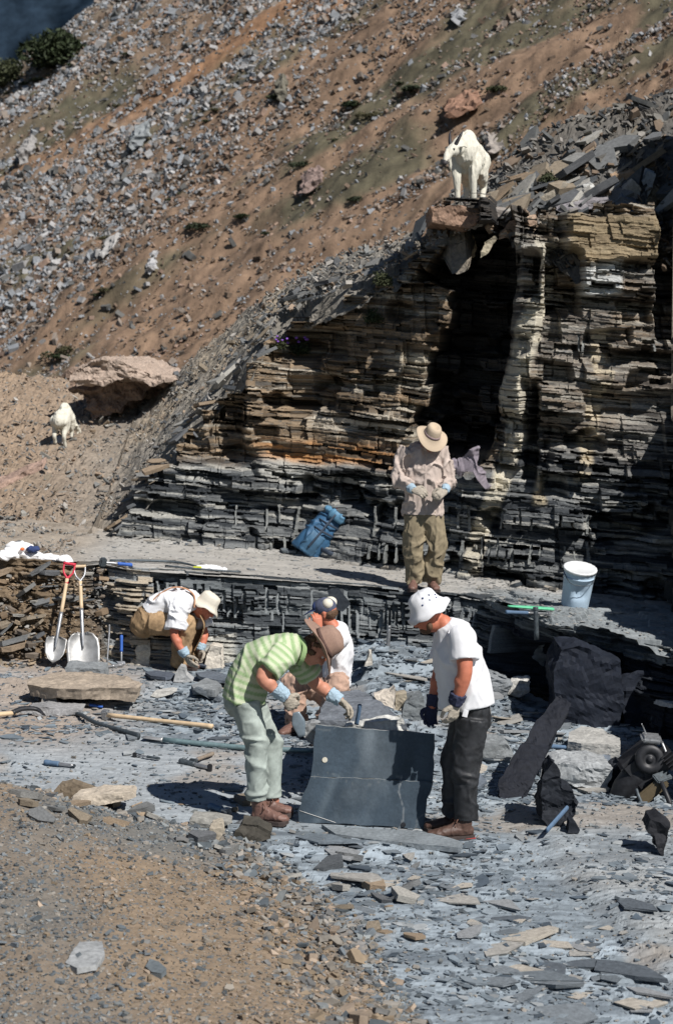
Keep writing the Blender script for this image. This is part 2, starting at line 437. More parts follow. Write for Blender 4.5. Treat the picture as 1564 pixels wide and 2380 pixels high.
def main_face():
    nu, nz = 1000, 860
    xs = np.linspace(-2.95, 4.6, nu)
    zr = np.linspace(0.3, 6.1, nz)
    X, Z = np.meshgrid(xs, zr)
    by = Wy(xs); tang = np.gradient(by, xs)
    ln = np.sqrt(1 + tang ** 2); nx_ = tang / ln * 0.35; ny_ = -np.ones(nu)
    sx = CX + X * F / 22.2; sy = 783 + (3.4 - Z) * F / 22.2      # the same face in drawing units
    sxw = sx + 30 * (fbm(X * 2.2, Z * 2.2, oct=3, seed=201) - 0.5); syw = sy + 40 * (fbm(X * 2.5, Z * 1.5, oct=3, seed=202) - 0.5)
    # big shape (metres outward)
    D = np.zeros_like(X)
    D -= 0.20 * np.clip(Z - 1.0, 0, 9)                                            # batter
    upper = sst(1100, 1060, syw)
    D -= 0.28 * upper * (1 - sst(1150, 1180, sxw))                                # the upper unit stands back
    D -= 0.10 * sst(965, 940, syw) * (1 - sst(900, 1000, sxw))
    D += 0.16 * band(sxw, 560, 690, 12) * band(syw, 800, 1040, 20)
    D -= 0.32 * band(sxw, 480, 560, 10) * band(syw, 930, 1060, 14)                # dark notch at the left
    D -= 0.22 * band(sxw, 660, 745, 9) * band(syw, 880, 960, 12)
    D -= 0.25 * band(sxw, 640, 760, 14) * band(syw, 770, 835, 10)
    # gully under the ledge
    qx = 34 * (cells(X * 2.6, Z * 3.4, seed=241)[0] - 0.5)
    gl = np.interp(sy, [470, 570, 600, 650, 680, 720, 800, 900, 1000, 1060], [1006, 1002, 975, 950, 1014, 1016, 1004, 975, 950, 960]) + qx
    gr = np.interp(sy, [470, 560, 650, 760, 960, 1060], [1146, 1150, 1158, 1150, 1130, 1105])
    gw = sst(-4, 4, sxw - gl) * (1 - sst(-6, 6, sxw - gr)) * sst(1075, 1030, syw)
    D -= gw * (1.15 - 0.5 * (cells(X * 3.5, Z * 5, seed=243)[0] > 0.6) * (sy > 700))
    # prow that carries the ledge
    prow = band(sxw, 1004, 1112, 5) * band(sy, 400, 528, 6)
    D = np.where(prow > 0.5, -0.20 * np.clip(Z - 1.0, 0, 9) + 0.22, D)
    D += 0.40 * band(sxw, 1085, 1160, 6) * band(syw, 470, 585, 8)
    # pale rib right of the gully and the hollows right of it
    D += 0.22 * band(sxw, np.interp(sy, [600, 1300], [1172, 1120]), np.interp(sy, [600, 1300], [1232, 1170]), 8) * band(syw, 590, 1010, 10)
    D -= 0.55 * band(sxw, 1236, 1312, 8) * band(syw, 590, 735, 14)
    D -= 0.38 * band(sxw, 1185, 1215, 6) * band(syw, 880, 1100, 14)
    D -= 0.45 * band(sxw, 1160, 1215, 8) * band(syw, 605, 700, 8)
    D += 0.24 * band(sxw, 1278, 1500, 8) * band(syw, 400, 612, 10)
    D += 0.12 * band(sxw, 1312, 1412, 8) * band(syw, 600, 690, 6)
    D -= 0.55 * sst(1486, 1500, sxw) * (1 - sst(1536, 1560, sxw)) * sst(820, 760, syw)
    D -= 0.5 * sst(1486, 1500, sxw) * sst(720, 690, syw)
    D -= 0.30 * sst(1320, 1340, sxw) * band(syw, 905, 960, 12) * 0.6
    for (a, b, c_, d_, e) in ((1235, 1300, 840, 880, .25), (1330, 1420, 770, 800, .2), (1290, 1370, 1000, 1030, .22), (1170, 1250, 1010, 1060, .25), (1400, 1480, 700, 760, .3), (1230, 1290, 1085, 1130, .25), (1420, 1500, 860, 890, .25), (690, 820, 1110, 1180, .26), (590, 640, 1000, 1045, .2), (800, 930, 1095, 1112, .15)):
        D -= e * band(sxw, a, b, 7) * band(syw, c_, d_, 6)
    # foot: a little rubble apron
    D += 0.20 * sst(0.45, 0.0, Z - bench_z(X)) * (0.4 + fbm(X * 3, Z * 3, seed=205))
    w = Z + 0.085 * X + 0.05 * (fbm(X * 0.8, Z * 0.8, oct=3, seed=207) - 0.5) + 0.02 * (fbm(X * 5, Z * 5, oct=2, seed=208) - 0.5)
    u = X + 0.03 * (fbm(X * 4, Z * 6, oct=2, seed=209) - 0.5)
    d1, bed, lay, lay0, slot = strata(u, w, 12, 0.008, 0.030, 0.34, 0.135, 0.24, 1200)
    d1 = d1 * (0.35 + 1.0 * sst(0.36, 0.62, fbm(X * 1.4 + 5, w * 2.4, oct=3, seed=233)))
    d2 = strata(u + 0.1 * (w - 2), w, 77, 0.10, 0.22, 1.0, 0.10, 0.30, 300)[0]
    hol = sst(0.60, 0.72, fbm(X * 1.7 + 3, w * 3.2, oct=3, seed=231))
    d1 = d1 + 0.7 * d2 - 0.30 * hol
    calm = band(sxw, 1290, 1495, 10) * band(syw, 505, 612, 8)
    calm2 = band(sxw, 700, 985, 20) * band(syw, 800, 900, 20) * 0.5
    amp = 1 - 0.65 * np.maximum(calm, calm2)
    D += d1 * amp
    D += 0.05 * (fbm(X * 3, Z * 5, oct=3, seed=211) - 0.5) + 0.02 * (fbm(X * 16, Z * 30, oct=2, seed=212) - 0.5)
    # colours of the beds
    k = X.size
    dark = np.array([0.034, 0.039, 0.044]); mid = np.array([0.15, 0.158, 0.158])
    h = (0.36 * lay + 0.18 * lay0).ravel() + 0.46 * sst(0.25, 0.75, fbm(X.ravel() * 0.9, w.ravel() * 22, oct=4, seed=234))
    c = np.repeat(dark[None], k, 0)
    c = mixc(c, mid, sst(0.35, 0.7, h))
    c = mixc(c, (0.38, 0.375, 0.34), sst(0.55, 0.66, fbm(X.ravel() * 1.6 + 9, w.ravel() * 26, oct=4, seed=235)) * 0.85)
    up = (upper * (1 - sst(1120, 1180, sxw))).ravel()
    br = np.clip(up * 0.9 + 0.75 * sst(1150, 1200, sxw).ravel() * sst(1150, 850, syw).ravel() * (0.55 + 0.45 * sst(0.4, 0.6, fbm(X * 1.5, Z * 3, oct=3, seed=251)).ravel()), 0, 1)
    brown = np.repeat(np.array([[0.115, 0.085, 0.055]]), k, 0)
    brown = mixc(brown, (0.27, 0.195, 0.12), sst(0.3, 0.7, h))
    brown = mixc(brown, (0.40, 0.36, 0.29), sst(0.58, 0.70, fbm(X.ravel() * 1.2 + 3, w.ravel() * 18, oct=4, seed=236)))
    brown = mixc(brown, (0.10, 0.095, 0.085), (hsh(np.floor(h * 40), 3, 1, 9) < 0.22) * 0.8)
    c = c + (brown - c) * br[:, None]
    c = mixc(c, (0.40, 0.20, 0.075), (band(syw, 1032, 1080, 8) * band(sxw, 600, 900, 50)).ravel() * sst(0.35, 0.6, h) * 0.85)
    c = mixc(c, (0.52, 0.48, 0.40), (band(syw, 958, 1004, 9) * band(sxw, 690, 935, 20)).ravel() * sst(0.3, 0.6, h) * 0.8)
    c = mixc(c, (0.48, 0.43, 0.33), (band(syw, 820, 900, 12) * band(sxw, 860, 975, 20)).ravel() * sst(0.35, 0.6, h) * 0.7)
    c = mixc(c, (0.26, 0.205, 0.125), calm.ravel() * 0.9)
    c = mixc(c, (0.17, 0.13, 0.08), calm.ravel() * sst(0.6, 0.3, lay.ravel()) * 0.7)
    c = mixc(c, (0.50, 0.51, 0.49), (band(sxw, 1312, 1408, 10) * band(syw, 612, 690, 8)).ravel() * sst(0.25, 0.5, h))
    ribx0 = np.interp(sy, [560, 640, 760, 900, 1010, 1300], [1196, 1228, 1168, 1140, 1146, 1052]); ribx1 = ribx0 + np.interp(sy, [560, 760, 1010, 1300], [34, 62, 40, 46])
    rib = (band(sxw, ribx0, ribx1, 6) * band(syw, 575, 1300, 10)).ravel()
    c = mixc(c, (0.54, 0.50, 0.40), rib * (0.45 + 0.5 * sst(0.3, 0.5, lay.ravel())))
    rib2 = (band(sxw, np.interp(sy, [770, 860, 1300], [1340, 1352, 1270]), np.interp(sy, [770, 860, 1300], [1375, 1392, 1288]), 5) * band(syw, 770, 1100, 10)).ravel()
    c = mixc(c, (0.50, 0.43, 0.31), rib2 * sst(0.2, 0.5, lay.ravel()) * 0.9)
    c = mixc(c, (0.42, 0.36, 0.25), (band(sxw, 1215, 1250, 6) * band(syw, 1090, 1150, 8)).ravel() * 0.8)
    c = c * (0.75 + 0.5 * fbm(X.ravel() * 2, Z.ravel() * 6, oct=4, seed=221))[:, None]
    c = mixc(c, (0.03, 0.032, 0.034), gw.ravel() * 0.85)  # the gully's shade is put into the rock colour as near-black
    Y_ = 22.2
    rows = [(sxx(545), sxx(700), szz(1236), szz(1184), 0.10), (sxx(865), sxx(920), szz(1250), szz(1165), 0.10), (sxx(1050), sxx(1345), szz(1235, 21), szz(1185, 21), 0.105),
            (sxx(860), sxx(930), szz(1295), szz(1245), 0.11), (sxx(1060), sxx(1345), szz(1300, 21), szz(1258, 21), 0.12), (sxx(560), sxx(680), szz(1285), szz(1245), 0.12),
            (sxx(1255), sxx(1352), szz(806), szz(776), 0.07), (sxx(1480), sxx(1570), szz(812), szz(796), 0.08)]
    dm = drill(rows, X, Z, 5)
    sm = d1 * amp
    D = np.where(dm > 0, D - sm - 0.012, D)
    c = mixc(c, (0.22, 0.23, 0.22), dm.ravel() * 0.8)
    D = np.where(prow > 0.5, D - d1 * 0.5 * amp, D)
    xq = (np.floor(X / 0.26 + 0.5 * hsh(np.floor(w * 9), 1, 1, 5)) + 0.35) * 0.26
    keep = (Z < np.interp(np.where((X < sxx(985)) & (X > -2.4), xq, X), TX, TZ) + 0.16 * (hsh(np.floor(w * 22), np.floor(u * 5), 2, 77) - 0.5)) & (Z > bench_z(X) - 0.3)
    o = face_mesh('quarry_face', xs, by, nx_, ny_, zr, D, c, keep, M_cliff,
                  'tall rock face of thin dark and rusty shale beds with a shadowed gully', 'rock face')
    return o, xs, zr, by[None, :] + ny_[None, :] * D
face_o, FX, FZ, FYY = main_face()
def face_y(x, z):
    i = int(np.clip(np.searchsorted(FX, x), 1, len(FX) - 1)); j = int(np.clip(np.searchsorted(FZ, z), 1, len(FZ) - 1))
    return float(FYY[max(j - 4, 0):j + 4, max(i - 4, 0):i + 4].min())

def bench_front():
    seg = np.hypot(np.diff(BX), np.diff(BY)); s = np.concatenate([[0], np.cumsum(seg)])
    nu, nz = 1100, 190
    uu = np.linspace(s[1] - 2.2, s[-1], nu)
    bx = np.interp(uu, s, BX); by = np.interp(uu, s, BY)
    tx = np.gradient(bx, uu); ty = np.gradient(by, uu)
    kx = np.ones(25) / 25
    tx = np.convolve(np.pad(tx, 12, 'edge'), kx, 'valid'); ty = np.convolve(np.pad(ty, 12, 'edge'), kx, 'valid')
    n = np.hypot(tx, ty); nx_ = ty / n; ny_ = -tx / n
    T = np.linspace(0, 1, nz)
    zb = floor_z(bx, by - 0.1) - 0.25; zt = bench_z(bx) + 0.02
    Z = zb[None] + (zt - zb)[None] * T[:, None]
    U = np.repeat(uu[None], nz, 0); X = np.repeat(bx[None], nz, 0)
    w = Z + 0.085 * X + 0.025 * (fbm(U * 1.2, Z * 2, oct=3, seed=301) - 0.5)
    d1, bed, lay, lay0, slot = strata(U, w + 0.7, 31, 0.006, 0.024, 0.34, 0.085, 0.15, 1200)
    d1 = d1 * (0.3 + 1.0 * sst(0.36, 0.62, fbm(U * 1.6, w * 3, oct=3, seed=333)))
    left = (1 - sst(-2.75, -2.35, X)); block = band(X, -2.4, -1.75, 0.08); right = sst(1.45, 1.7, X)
    H = (Z - floor_z(X, Y := np.repeat(by[None], nz, 0)))
    D = d1 * (1 + 0.6 * block - 0.3 * right) * (1 - 0.6 * left) + right * 0.5 * (fbm(U * 1.3, Z * 2.2, oct=4, seed=337) - 0.5)
    D += 0.28 * (1 - T[:, None] ** 0.8) * (1 - 0.9 * right) * (1 + 1.2 * left)
    D += left * (0.26 * (fbm(U * 2.2, Z * 3, oct=4, seed=305) - 0.5) + 0.16 * (fbm(U * 9, Z * 12, oct=3, seed=306) - 0.5))
    D -= 0.25 * band(U - s[1], 2.2, 2.45, 0.03) * (T[:, None] < 0.55)
    D -= 0.35 * band(X, 1.62, 2.0, 0.08) * (T[:, None] < 0.75)
    D -= 0.10 * band(X, 0.0, 0.22, 0.03) * (T[:, None] < 0.8) * (T[:, None] > 0.45)
    D += 0.03 * (fbm(U * 14, Z * 20, oct=2, seed=311) - 0.5)
    k = X.size; h = (0.2 * lay + 0.2 * lay0).ravel() + 0.6 * sst(0.25, 0.75, fbm(U.ravel() * 1.1, w.ravel() * 24, oct=4, seed=334))
    c = np.repeat(np.array([[0.045, 0.052, 0.058]]), k, 0)
    c = mixc(c, (0.14, 0.155, 0.16), sst(0.3, 0.7, h))
    c = mixc(c, (0.26, 0.275, 0.275), sst(0.60, 0.70, fbm(U.ravel() * 1.6, w.ravel() * 26, oct=4, seed=335)) * 0.9)
    bl = np.repeat(np.array([[0.22, 0.235, 0.24]]), k, 0); bl = mixc(bl, (0.40, 0.345, 0.265), sst(0.45, 0.6, (0.5 * bed + 0.5 * lay).ravel()))
    c = c + (bl - c) * block.ravel()[:, None]
    so = np.array([0.15, 0.11, 0.07])[None] * (0.55 + 0.9 * fbm(U.ravel() * 6, Z.ravel() * 8, oct=4, seed=321))[:, None]
    c = c + (so - c) * left.ravel()[:, None]
    c = mixc(c, (0.012, 0.015, 0.022), right.ravel() * (H.ravel() < 0.62) * 0.92)  # shade on the right-hand end painted in as blue-black
    z_ = lambda v: v
    rows = [(-1.95, 1.42, 0.52, 0.78, 0.10), (-1.3, 0.4, 0.42, 0.62, 0.12), (0.35, 1.5, 0.44, 0.70, 0.085), (-0.5, 0.1, 0.3, 0.55, 0.2), (1.5, 1.62, 0.45, 0.66, 0.08), (-2.2, -1.9, 0.35, 0.5, 0.2)]
    dm = drill([(a, b, c_, d_, e) for a, b, c_, d_, e in rows], X, Z + 0.06 * X, 9)
    D = np.where(dm > 0, 0.28 * (1 - T[:, None] ** 0.8) - 0.005, D)
    c = mixc(c, (0.24, 0.26, 0.265), dm.ravel() * 0.8)
    c = mixc(c, (0.46, 0.45, 0.40), (band(X, -1.75, -1.05, 0.05) * (H < 0.28) * (H > -0.1)).ravel() * (0.5 + 0.5 * (lay.ravel() > 0.4)) * 0.9)
    xx = bx[None] + nx_[None] * D; yy = by[None] + ny_[None] * D
    f = grid_faces(nu, nz)
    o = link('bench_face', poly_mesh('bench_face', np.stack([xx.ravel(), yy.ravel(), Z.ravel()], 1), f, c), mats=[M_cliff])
    tag(o, 'low step of dark layered shale scored with rows of pale drill grooves', 'rock face')
bench_front()

def side_face():                 # the quarry's right-hand face, running towards the camera just outside the frame
    ys = np.linspace(13.9, 22.6, 300); zr = np.linspace(-0.5, 7.2, 190)
    Yg, Z = np.meshgrid(ys, zr)
    bx = np.interp(ys, [13.9, 14.6, 15.6, 16.4, 18, 19.5, 20.8, 22.6], [3.5, 3.15, 3.3, 3.55, 3.55, 3.48, 3.62, 3.9])
    w = Z + 0.04 * Yg
    d1, bed, lay, lay0, slot = strata(Yg, w, 55, 0.03, 0.09, 0.6, 0.12, 0.14)
    top = np.interp(Yg, [13.9, 14.3, 15.2, 16.2, 17.0, 18.4, 19.7, 20.6, 21.2, 21.5, 22.6], [0.1, 0.8, 1.25, 1.45, 2.0, 2.2, 2.35, 2.55, 2.7, 5.9, 6.4])
    D = d1 - 0.1 * np.clip(Z - 1, 0, 9) * 0.3
    h = (0.5 * lay + 0.5 * lay0).ravel()
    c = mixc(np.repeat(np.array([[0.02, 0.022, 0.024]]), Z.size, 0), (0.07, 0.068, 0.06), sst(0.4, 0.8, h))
    keep = Z < top + 0.15 * (bed - 0.5)
    face_mesh('side_face', bx, ys, -np.ones_like(ys), np.zeros_like(ys), zr, D, c, keep, M_cliff,
              'dark quarry face at the right edge, in its own deep shadow', 'rock face')
    # the ground behind that edge
    nv = 40; ox = np.linspace(0, 3.0, nv)
    tp = np.interp(ys, [13.9, 14.3, 15.2, 16.2, 17.0, 18.4, 19.7, 20.6, 21.2, 21.5, 22.6], [0.1, 0.8, 1.25, 1.45, 2.0, 2.2, 2.35, 2.55, 2.7, 5.9, 6.4])
    XX = bx[None, :] - 0.03 + ox[:, None]; YY = np.repeat(ys[None], nv, 0)
    ZZ = tp[None, :] - 0.06 + 0.45 * ox[:, None] + 0.15 * (fbm(XX * 2, YY * 2, seed=401) - 0.5)
    c = np.repeat(np.array([[0.18, 0.16, 0.13]]), XX.size, 0)
    o = link('spoil_bank', poly_mesh('spoil_bank', np.stack([XX.ravel(), YY.ravel(), ZZ.ravel()], 1), grid_faces(len(ys), nv), c), mats=[M_scree])
    tag(o, kind='structure')
side_face()

# ------------------------------------------------------------------ grey scree ridge
def ridge_sheet():
    nx, ny = 560, 420
    xs = np.linspace(-9, 6.5, nx); ty = np.linspace(0, 1, ny)
    X = np.repeat(xs[None], ny, 0)
    jt = np.clip(np.searchsorted(FZ, ztop(FX) - 0.12), 0, len(FZ) - 1)
    ftop = FYY[jt, np.arange(len(FX))]
    ftop = np.max([np.roll(ftop, k) for k in range(-14, 15)], 0) if False else np.where((FX > sxx(985)) & (FX < sxx(1160)), np.max([np.roll(ftop, k) for k in range(-10, 11)], 0), ftop)
    ftop = np.convolve(np.pad(ftop, 12, 'edge'), np.ones(25) / 25, 'valid') - 0.03
    lo = np.where(xs > -2.85, np.interp(xs, FX, ftop), 19.7)
    Y = lo[None] + (38 - lo)[None] * ty[:, None] ** 1.6
    x = X.ravel(); y = Y.ravel()
    z = np.maximum(ridge_z(x, y), np.where(x < -2.6, bench_z(x) - 0.03, -9))
    gullyx = band(x, sxx(1000), sxx(1150), 0.05) * (y < 23.2)
    z = z - 0.05 - 0.26 * sst(0.8, 0.0, y - lo[None].repeat(ny, 0).ravel()) * (x > -2.6) * (x < 1.6)
    z = z + (fbm(x * 3.5, y * 3.5, oct=4, seed=411) - 0.5) * 0.10 + (np.floor(fbm(x * 1.2, y * 2.4, oct=4, seed=412) * 12) / 12 - 0.5) * 0.14 + (cells(x * 6, y * 6, seed=418)[0] - 0.5) * 0.07 + (cells(x * 15, y * 15, seed=419)[0] - 0.5) * 0.03
    c = np.repeat(np.array([[0.20, 0.188, 0.165]]), len(x), 0) * (0.7 + 0.6 * fbm(x * 1.1, y * 2, oct=5, seed=415))[:, None]
    path = band(x * 0.75 - (z - 1.5) + 0.2 * (y - 24), 0.6, 1.5, 0.5)
    c = mixc(c, (0.29, 0.24, 0.175), sst(0.48, 0.62, fbm(x * 0.5, y * 0.3, oct=3, seed=417)) * 0.8)
    c = mixc(c, (0.30, 0.215, 0.145), sst(-2.0, -4.5, x) * 0.75)
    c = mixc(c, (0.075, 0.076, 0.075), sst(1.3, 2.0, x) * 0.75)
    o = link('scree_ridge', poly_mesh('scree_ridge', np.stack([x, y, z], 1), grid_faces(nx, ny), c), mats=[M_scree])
    tag(o, kind='structure')
ridge_sheet()

# ------------------------------------------------------------------ far hillside
def far_z0(x, y): return 12.1 + 0.60 * x + 0.50 * (y - 60)
def far_z(x, y):
    x = np.asarray(x, float); y = np.asarray(y, float)
    z = far_z0(x, y)
    st = fbm(x * 0.05 + 3, y * 0.32, oct=3, seed=501)
    z = z + 1.5 * (st - 0.5) + 0.9 * (fbm(x * 0.35, y * 0.5, oct=4, seed=502) - 0.5)
    # the far shoulder drops away at the top left
    a = (y - 80.0) - 0.95 * (x + 13.2)
    return z - 1.6 * np.maximum(a - 1.0, 0) - 0.4 * np.clip(a, 0, 1)
def far_cols(x, y):
    st = fbm(x * 0.05 + 3, y * 0.32, oct=3, seed=501)
    n = fbm(x * 0.22, y * 0.5, oct=5, seed=511)
    c = np.repeat(np.array([[0.21, 0.142, 0.095]]), len(x), 0)
    c = mixc(c, (0.29, 0.155, 0.08), sst(0.5, 0.7, fbm(x * 0.06, y * 0.3, oct=4, seed=512)) * 0.75)
    hi = sst(0, 1, (0.62 * y - 0.5 * x - 38) / 22)
    c = mixc(c, (0.145, 0.122, 0.092), hi * 0.85)
    c = mixc(c, (0.075, 0.078, 0.05), sst(0.50, 0.66, n) * 0.8)
    return c * (0.75 + 0.5 * fbm(x * 1.3, y * 2.2, oct=4, seed=514))[:, None]
def far_sheet():
    nx, ny = 520, 520
    ty = np.linspace(0, 1, ny); Y = 34 + 96 * ty ** 1.4
    hx = np.linspace(-1, 1, nx)
    X = (hx[None] * (0.30 * Y)[:, None]); Yg = np.repeat(Y[:, None], nx, 1)
    x = X.ravel(); y = Yg.ravel()
    z = far_z(x, y) + 0.35 * (fbm(x * 1.5, y * 1.5, oct=3, seed=521) - 0.5)
    o = link('hillside', poly_mesh('hillside', np.stack([x, y, z], 1), grid_faces(nx, ny), far_cols(x, y)), mats=[M_far])
    tag(o, kind='structure')
far_sheet()
def mountain():
    nx, ny = 160, 120
    X, T = np.meshgrid(np.linspace(-420, 120, nx), np.linspace(0, 1, ny))
    Y = 520 + 260 * T; Z = -60 + 330 * T + 26 * (fbm(X * 0.02, T * 6, oct=5, seed=531) - 0.5)
    x = X.ravel(); t = T.ravel()
    n = fbm(x * 0.05, t * 40, oct=4, seed=533)
    c = np.repeat(np.array([[0.006, 0.011, 0.018]]), len(x), 0) * (0.5 + n)[:, None]
    c = mixc(c, (0.018, 0.030, 0.046), sst(0.52, 0.6, fbm(x * 0.06 + 1.7, t * 9, oct=3, seed=535)))
    m = mat_attr('distant_forest', 1.0, 0.2, 0.6, 1.4, 0.0, spec=0.0)
    o = link('mountain', poly_mesh('mountain', np.stack([x, Y.ravel(), Z.ravel()], 1), grid_faces(nx, ny), c), mats=[m])
    tag(o, kind='structure')
mountain()

# ------------------------------------------------------------------ loose stones
def rock_variant(r, kind):
    if kind == 'rock':
        g = (1 + 5 ** 0.5) / 2
        v = np.array([(-1, g, 0), (1, g, 0), (-1, -g, 0), (1, -g, 0), (0, -1, g), (0, 1, g), (0, -1, -g), (0, 1, -g), (g, 0, -1), (g, 0, 1), (-g, 0, -1), (-g, 0, 1)], float)
        v /= np.linalg.norm(v, axis=1)[:, None]
        f = np.array([(0, 11, 5), (0, 5, 1), (0, 1, 7), (0, 7, 10), (0, 10, 11), (1, 5, 9), (5, 11, 4), (11, 10, 2), (10, 7, 6), (7, 1, 8), (3, 9, 4), (3, 4, 2), (3, 2, 6), (3, 6, 8), (3, 8, 9), (4, 9, 5), (2, 4, 11), (6, 2, 10), (8, 6, 7), (9, 8, 1)])
        v *= r.uniform(0.62, 1.15, (12, 1)); v *= np.array([r.uniform(0.8, 1.3), r.uniform(0.6, 1.0), r.uniform(0.45, 0.8)])
        v = np.sign(v) * np.abs(v) ** 0.85
        return v * 0.5, f
    k = int(r.integers(4, 7))
    a = np.sort((np.arange(k) + r.uniform(-0.33, 0.33, k)) * 2 * math.pi / k)
    rad = r.uniform(0.6, 1.1, k); el = r.uniform(0.42, 0.8)
    top = np.stack([np.cos(a) * rad, np.sin(a) * rad * el, np.full(k, 0.5) + r.uniform(-.12, .12, k)], 1)
    bot = top.copy(); bot[:, :2] *= r.uniform(0.86, 1.05, (k, 1)); bot[:, 2] -= 1
    v = np.concatenate([top, bot, [[0, 0, 0.52]], [[0, 0, -0.5]]]) * np.array([0.5, 0.5, 0.5])
    f = []
    for i in range(k):
        j = (i + 1) % k
        f += [(2 * k, i, j), (2 * k + 1, k + j, k + i), (i, k + i, k + j), (i, k + j, j)]
    return v, np.array(f)
def rot_mats(rx, ry, rz):
    cx_, sx_, cy_, sy_, cz, sz = np.cos(rx), np.sin(rx), np.cos(ry), np.sin(ry), np.cos(rz), np.sin(rz)
    R = np.empty((len(rx), 3, 3))
    R[:, 0, 0] = cz * cy_; R[:, 0, 1] = cz * sy_ * sx_ - sz * cx_; R[:, 0, 2] = cz * sy_ * cx_ + sz * sx_
    R[:, 1, 0] = sz * cy_; R[:, 1, 1] = sz * sy_ * sx_ + cz * cx_; R[:, 1, 2] = sz * sy_ * cx_ - cz * sx_
    R[:, 2, 0] = -sy_; R[:, 2, 1] = cy_ * sx_; R[:, 2, 2] = cy_ * cx_
    return R
def scatter(name, P, size, thick, rx, ry, rz, cols, kind, mat, seed=1, nvar=10, label=None):
    r = np.random.default_rng(seed)
    N = len(P); var = r.integers(0, nvar, N)
    V, Fc, C = [], [], []; off = 0
    R = rot_mats(rx, ry, rz)
    for k in range(nvar):
        v, f = rock_variant(r, kind)
        ix = np.nonzero(var == k)[0]
        if not len(ix): continue
        sc = np.stack([size[ix], size[ix], size[ix] * thick[ix]], 1)
        vv = v[None] * sc[:, None, :]
        vv = np.einsum('nij,nkj->nki', R[ix], vv) + P[ix][:, None, :]
        V.append(vv.reshape(-1, 3)); nv = len(v)
        ff = f[None] + (np.arange(len(ix)) * nv)[:, None, None] + off
        Fc.append(ff.reshape(-1, 3)); off += nv * len(ix)
        C.append(np.repeat(cols[ix], nv, 0))
    o = link(name, poly_mesh(name, np.concatenate(V), np.concatenate(Fc), np.concatenate(C)), mats=[mat])
    tag(o, label, kind='stuff')
    return o
def far_stones():
    r = np.random.default_rng(21)
    N = 340000
    y = 38 + 66 * r.random(N) ** 0.9; x = (r.random(N) * 2 - 1) * 0.23 * y
    st = fbm(x * 0.05 + 3, y * 0.32, oct=3, seed=501); n = fbm(x * 0.12, y * 0.5, oct=4, seed=513)
    hi = sst(0, 1, (0.62 * y - 0.5 * x - 33) / 9)
    p = np.clip(0.13 + 1.0 * hi * sst(0.30, 0.52, n) + 0.55 * sst(0.50, 0.62, n) , 0, 1)
    k = r.random(N) < p
    x, y = x[k], y[k]; N = len(x); hi = hi[k]
    s = np.clip(0.07 + 0.075 * r.exponential(1, N), 0.07, 0.65) * (0.75 + 0.3 * hi)
    P = np.stack([x, y, far_z(x, y) + 0.12 * s], 1)
    pal = np.array([(0.235, 0.25, 0.265), (0.32, 0.315, 0.31), (0.22, 0.185, 0.155), (0.24, 0.17, 0.13), (0.10, 0.10, 0.095), (0.15, 0.11, 0.08)])
    pr = np.where(hi[:, None] > 0.5, np.array([[.30, .24, .15, .11, .12, .08]]), np.array([[.12, .12, .22, .2, .12, .22]]))
    ci = (r.random(N)[:, None] > np.cumsum(pr, 1)).sum(1).clip(0, 5)
    c = pal[ci] * r.uniform(0.75, 1.2, (N, 1))
    scatter('hillside_stones', P, s, r.uniform(0.35, 0.9, N), r.normal(0.35, 0.4, N), r.normal(-0.5, 0.4, N), r.uniform(0, 6.28, N), c, 'plate', M_stone, 3, 18)
far_stones()
def ridge_stones():
    r = np.random.default_rng(22)
    N = 24000
    x = r.uniform(-7, 5.0, N); y = 20 + 13 * r.random(N) ** 1.3
    k = (y > Wy(x) + 0.75) | ((x < -2.9) & (y > 19.7))
    k &= y < crest_y(x) + 1.2
    x, y = x[k], y[k]; N = len(x)
    tal = sst(1.4, 2.2, x)
    s = np.clip(0.025 + 0.035 * r.exponential(1, N), 0.02, 0.3) * (1 + 0.8 * tal) * (1 - 0.3 * (x < -1.0))
    z = np.maximum(ridge_z(x, y), np.where(x < -2.6, bench_z(x), -9))
    P = np.stack([x, y, z + 0.01], 1)
    pal = np.array([(0.17, 0.175, 0.17), (0.24, 0.23, 0.205), (0.27, 0.205, 0.15), (0.10, 0.105, 0.11), (0.33, 0.31, 0.28)])
    c = pal[r.integers(0, 5, N)] * r.uniform(0.7, 1.2, (N, 1)) * (1 - 0.35 * tal)[:, None]
    scatter('ridge_scree', P, s, r.uniform(0.15, 0.4, N), r.normal(0.25, 0.25, N), r.normal(-0.55, 0.25, N), r.uniform(0, 6.3, N), c, 'plate', M_stone, 4, 14)
ridge_stones()
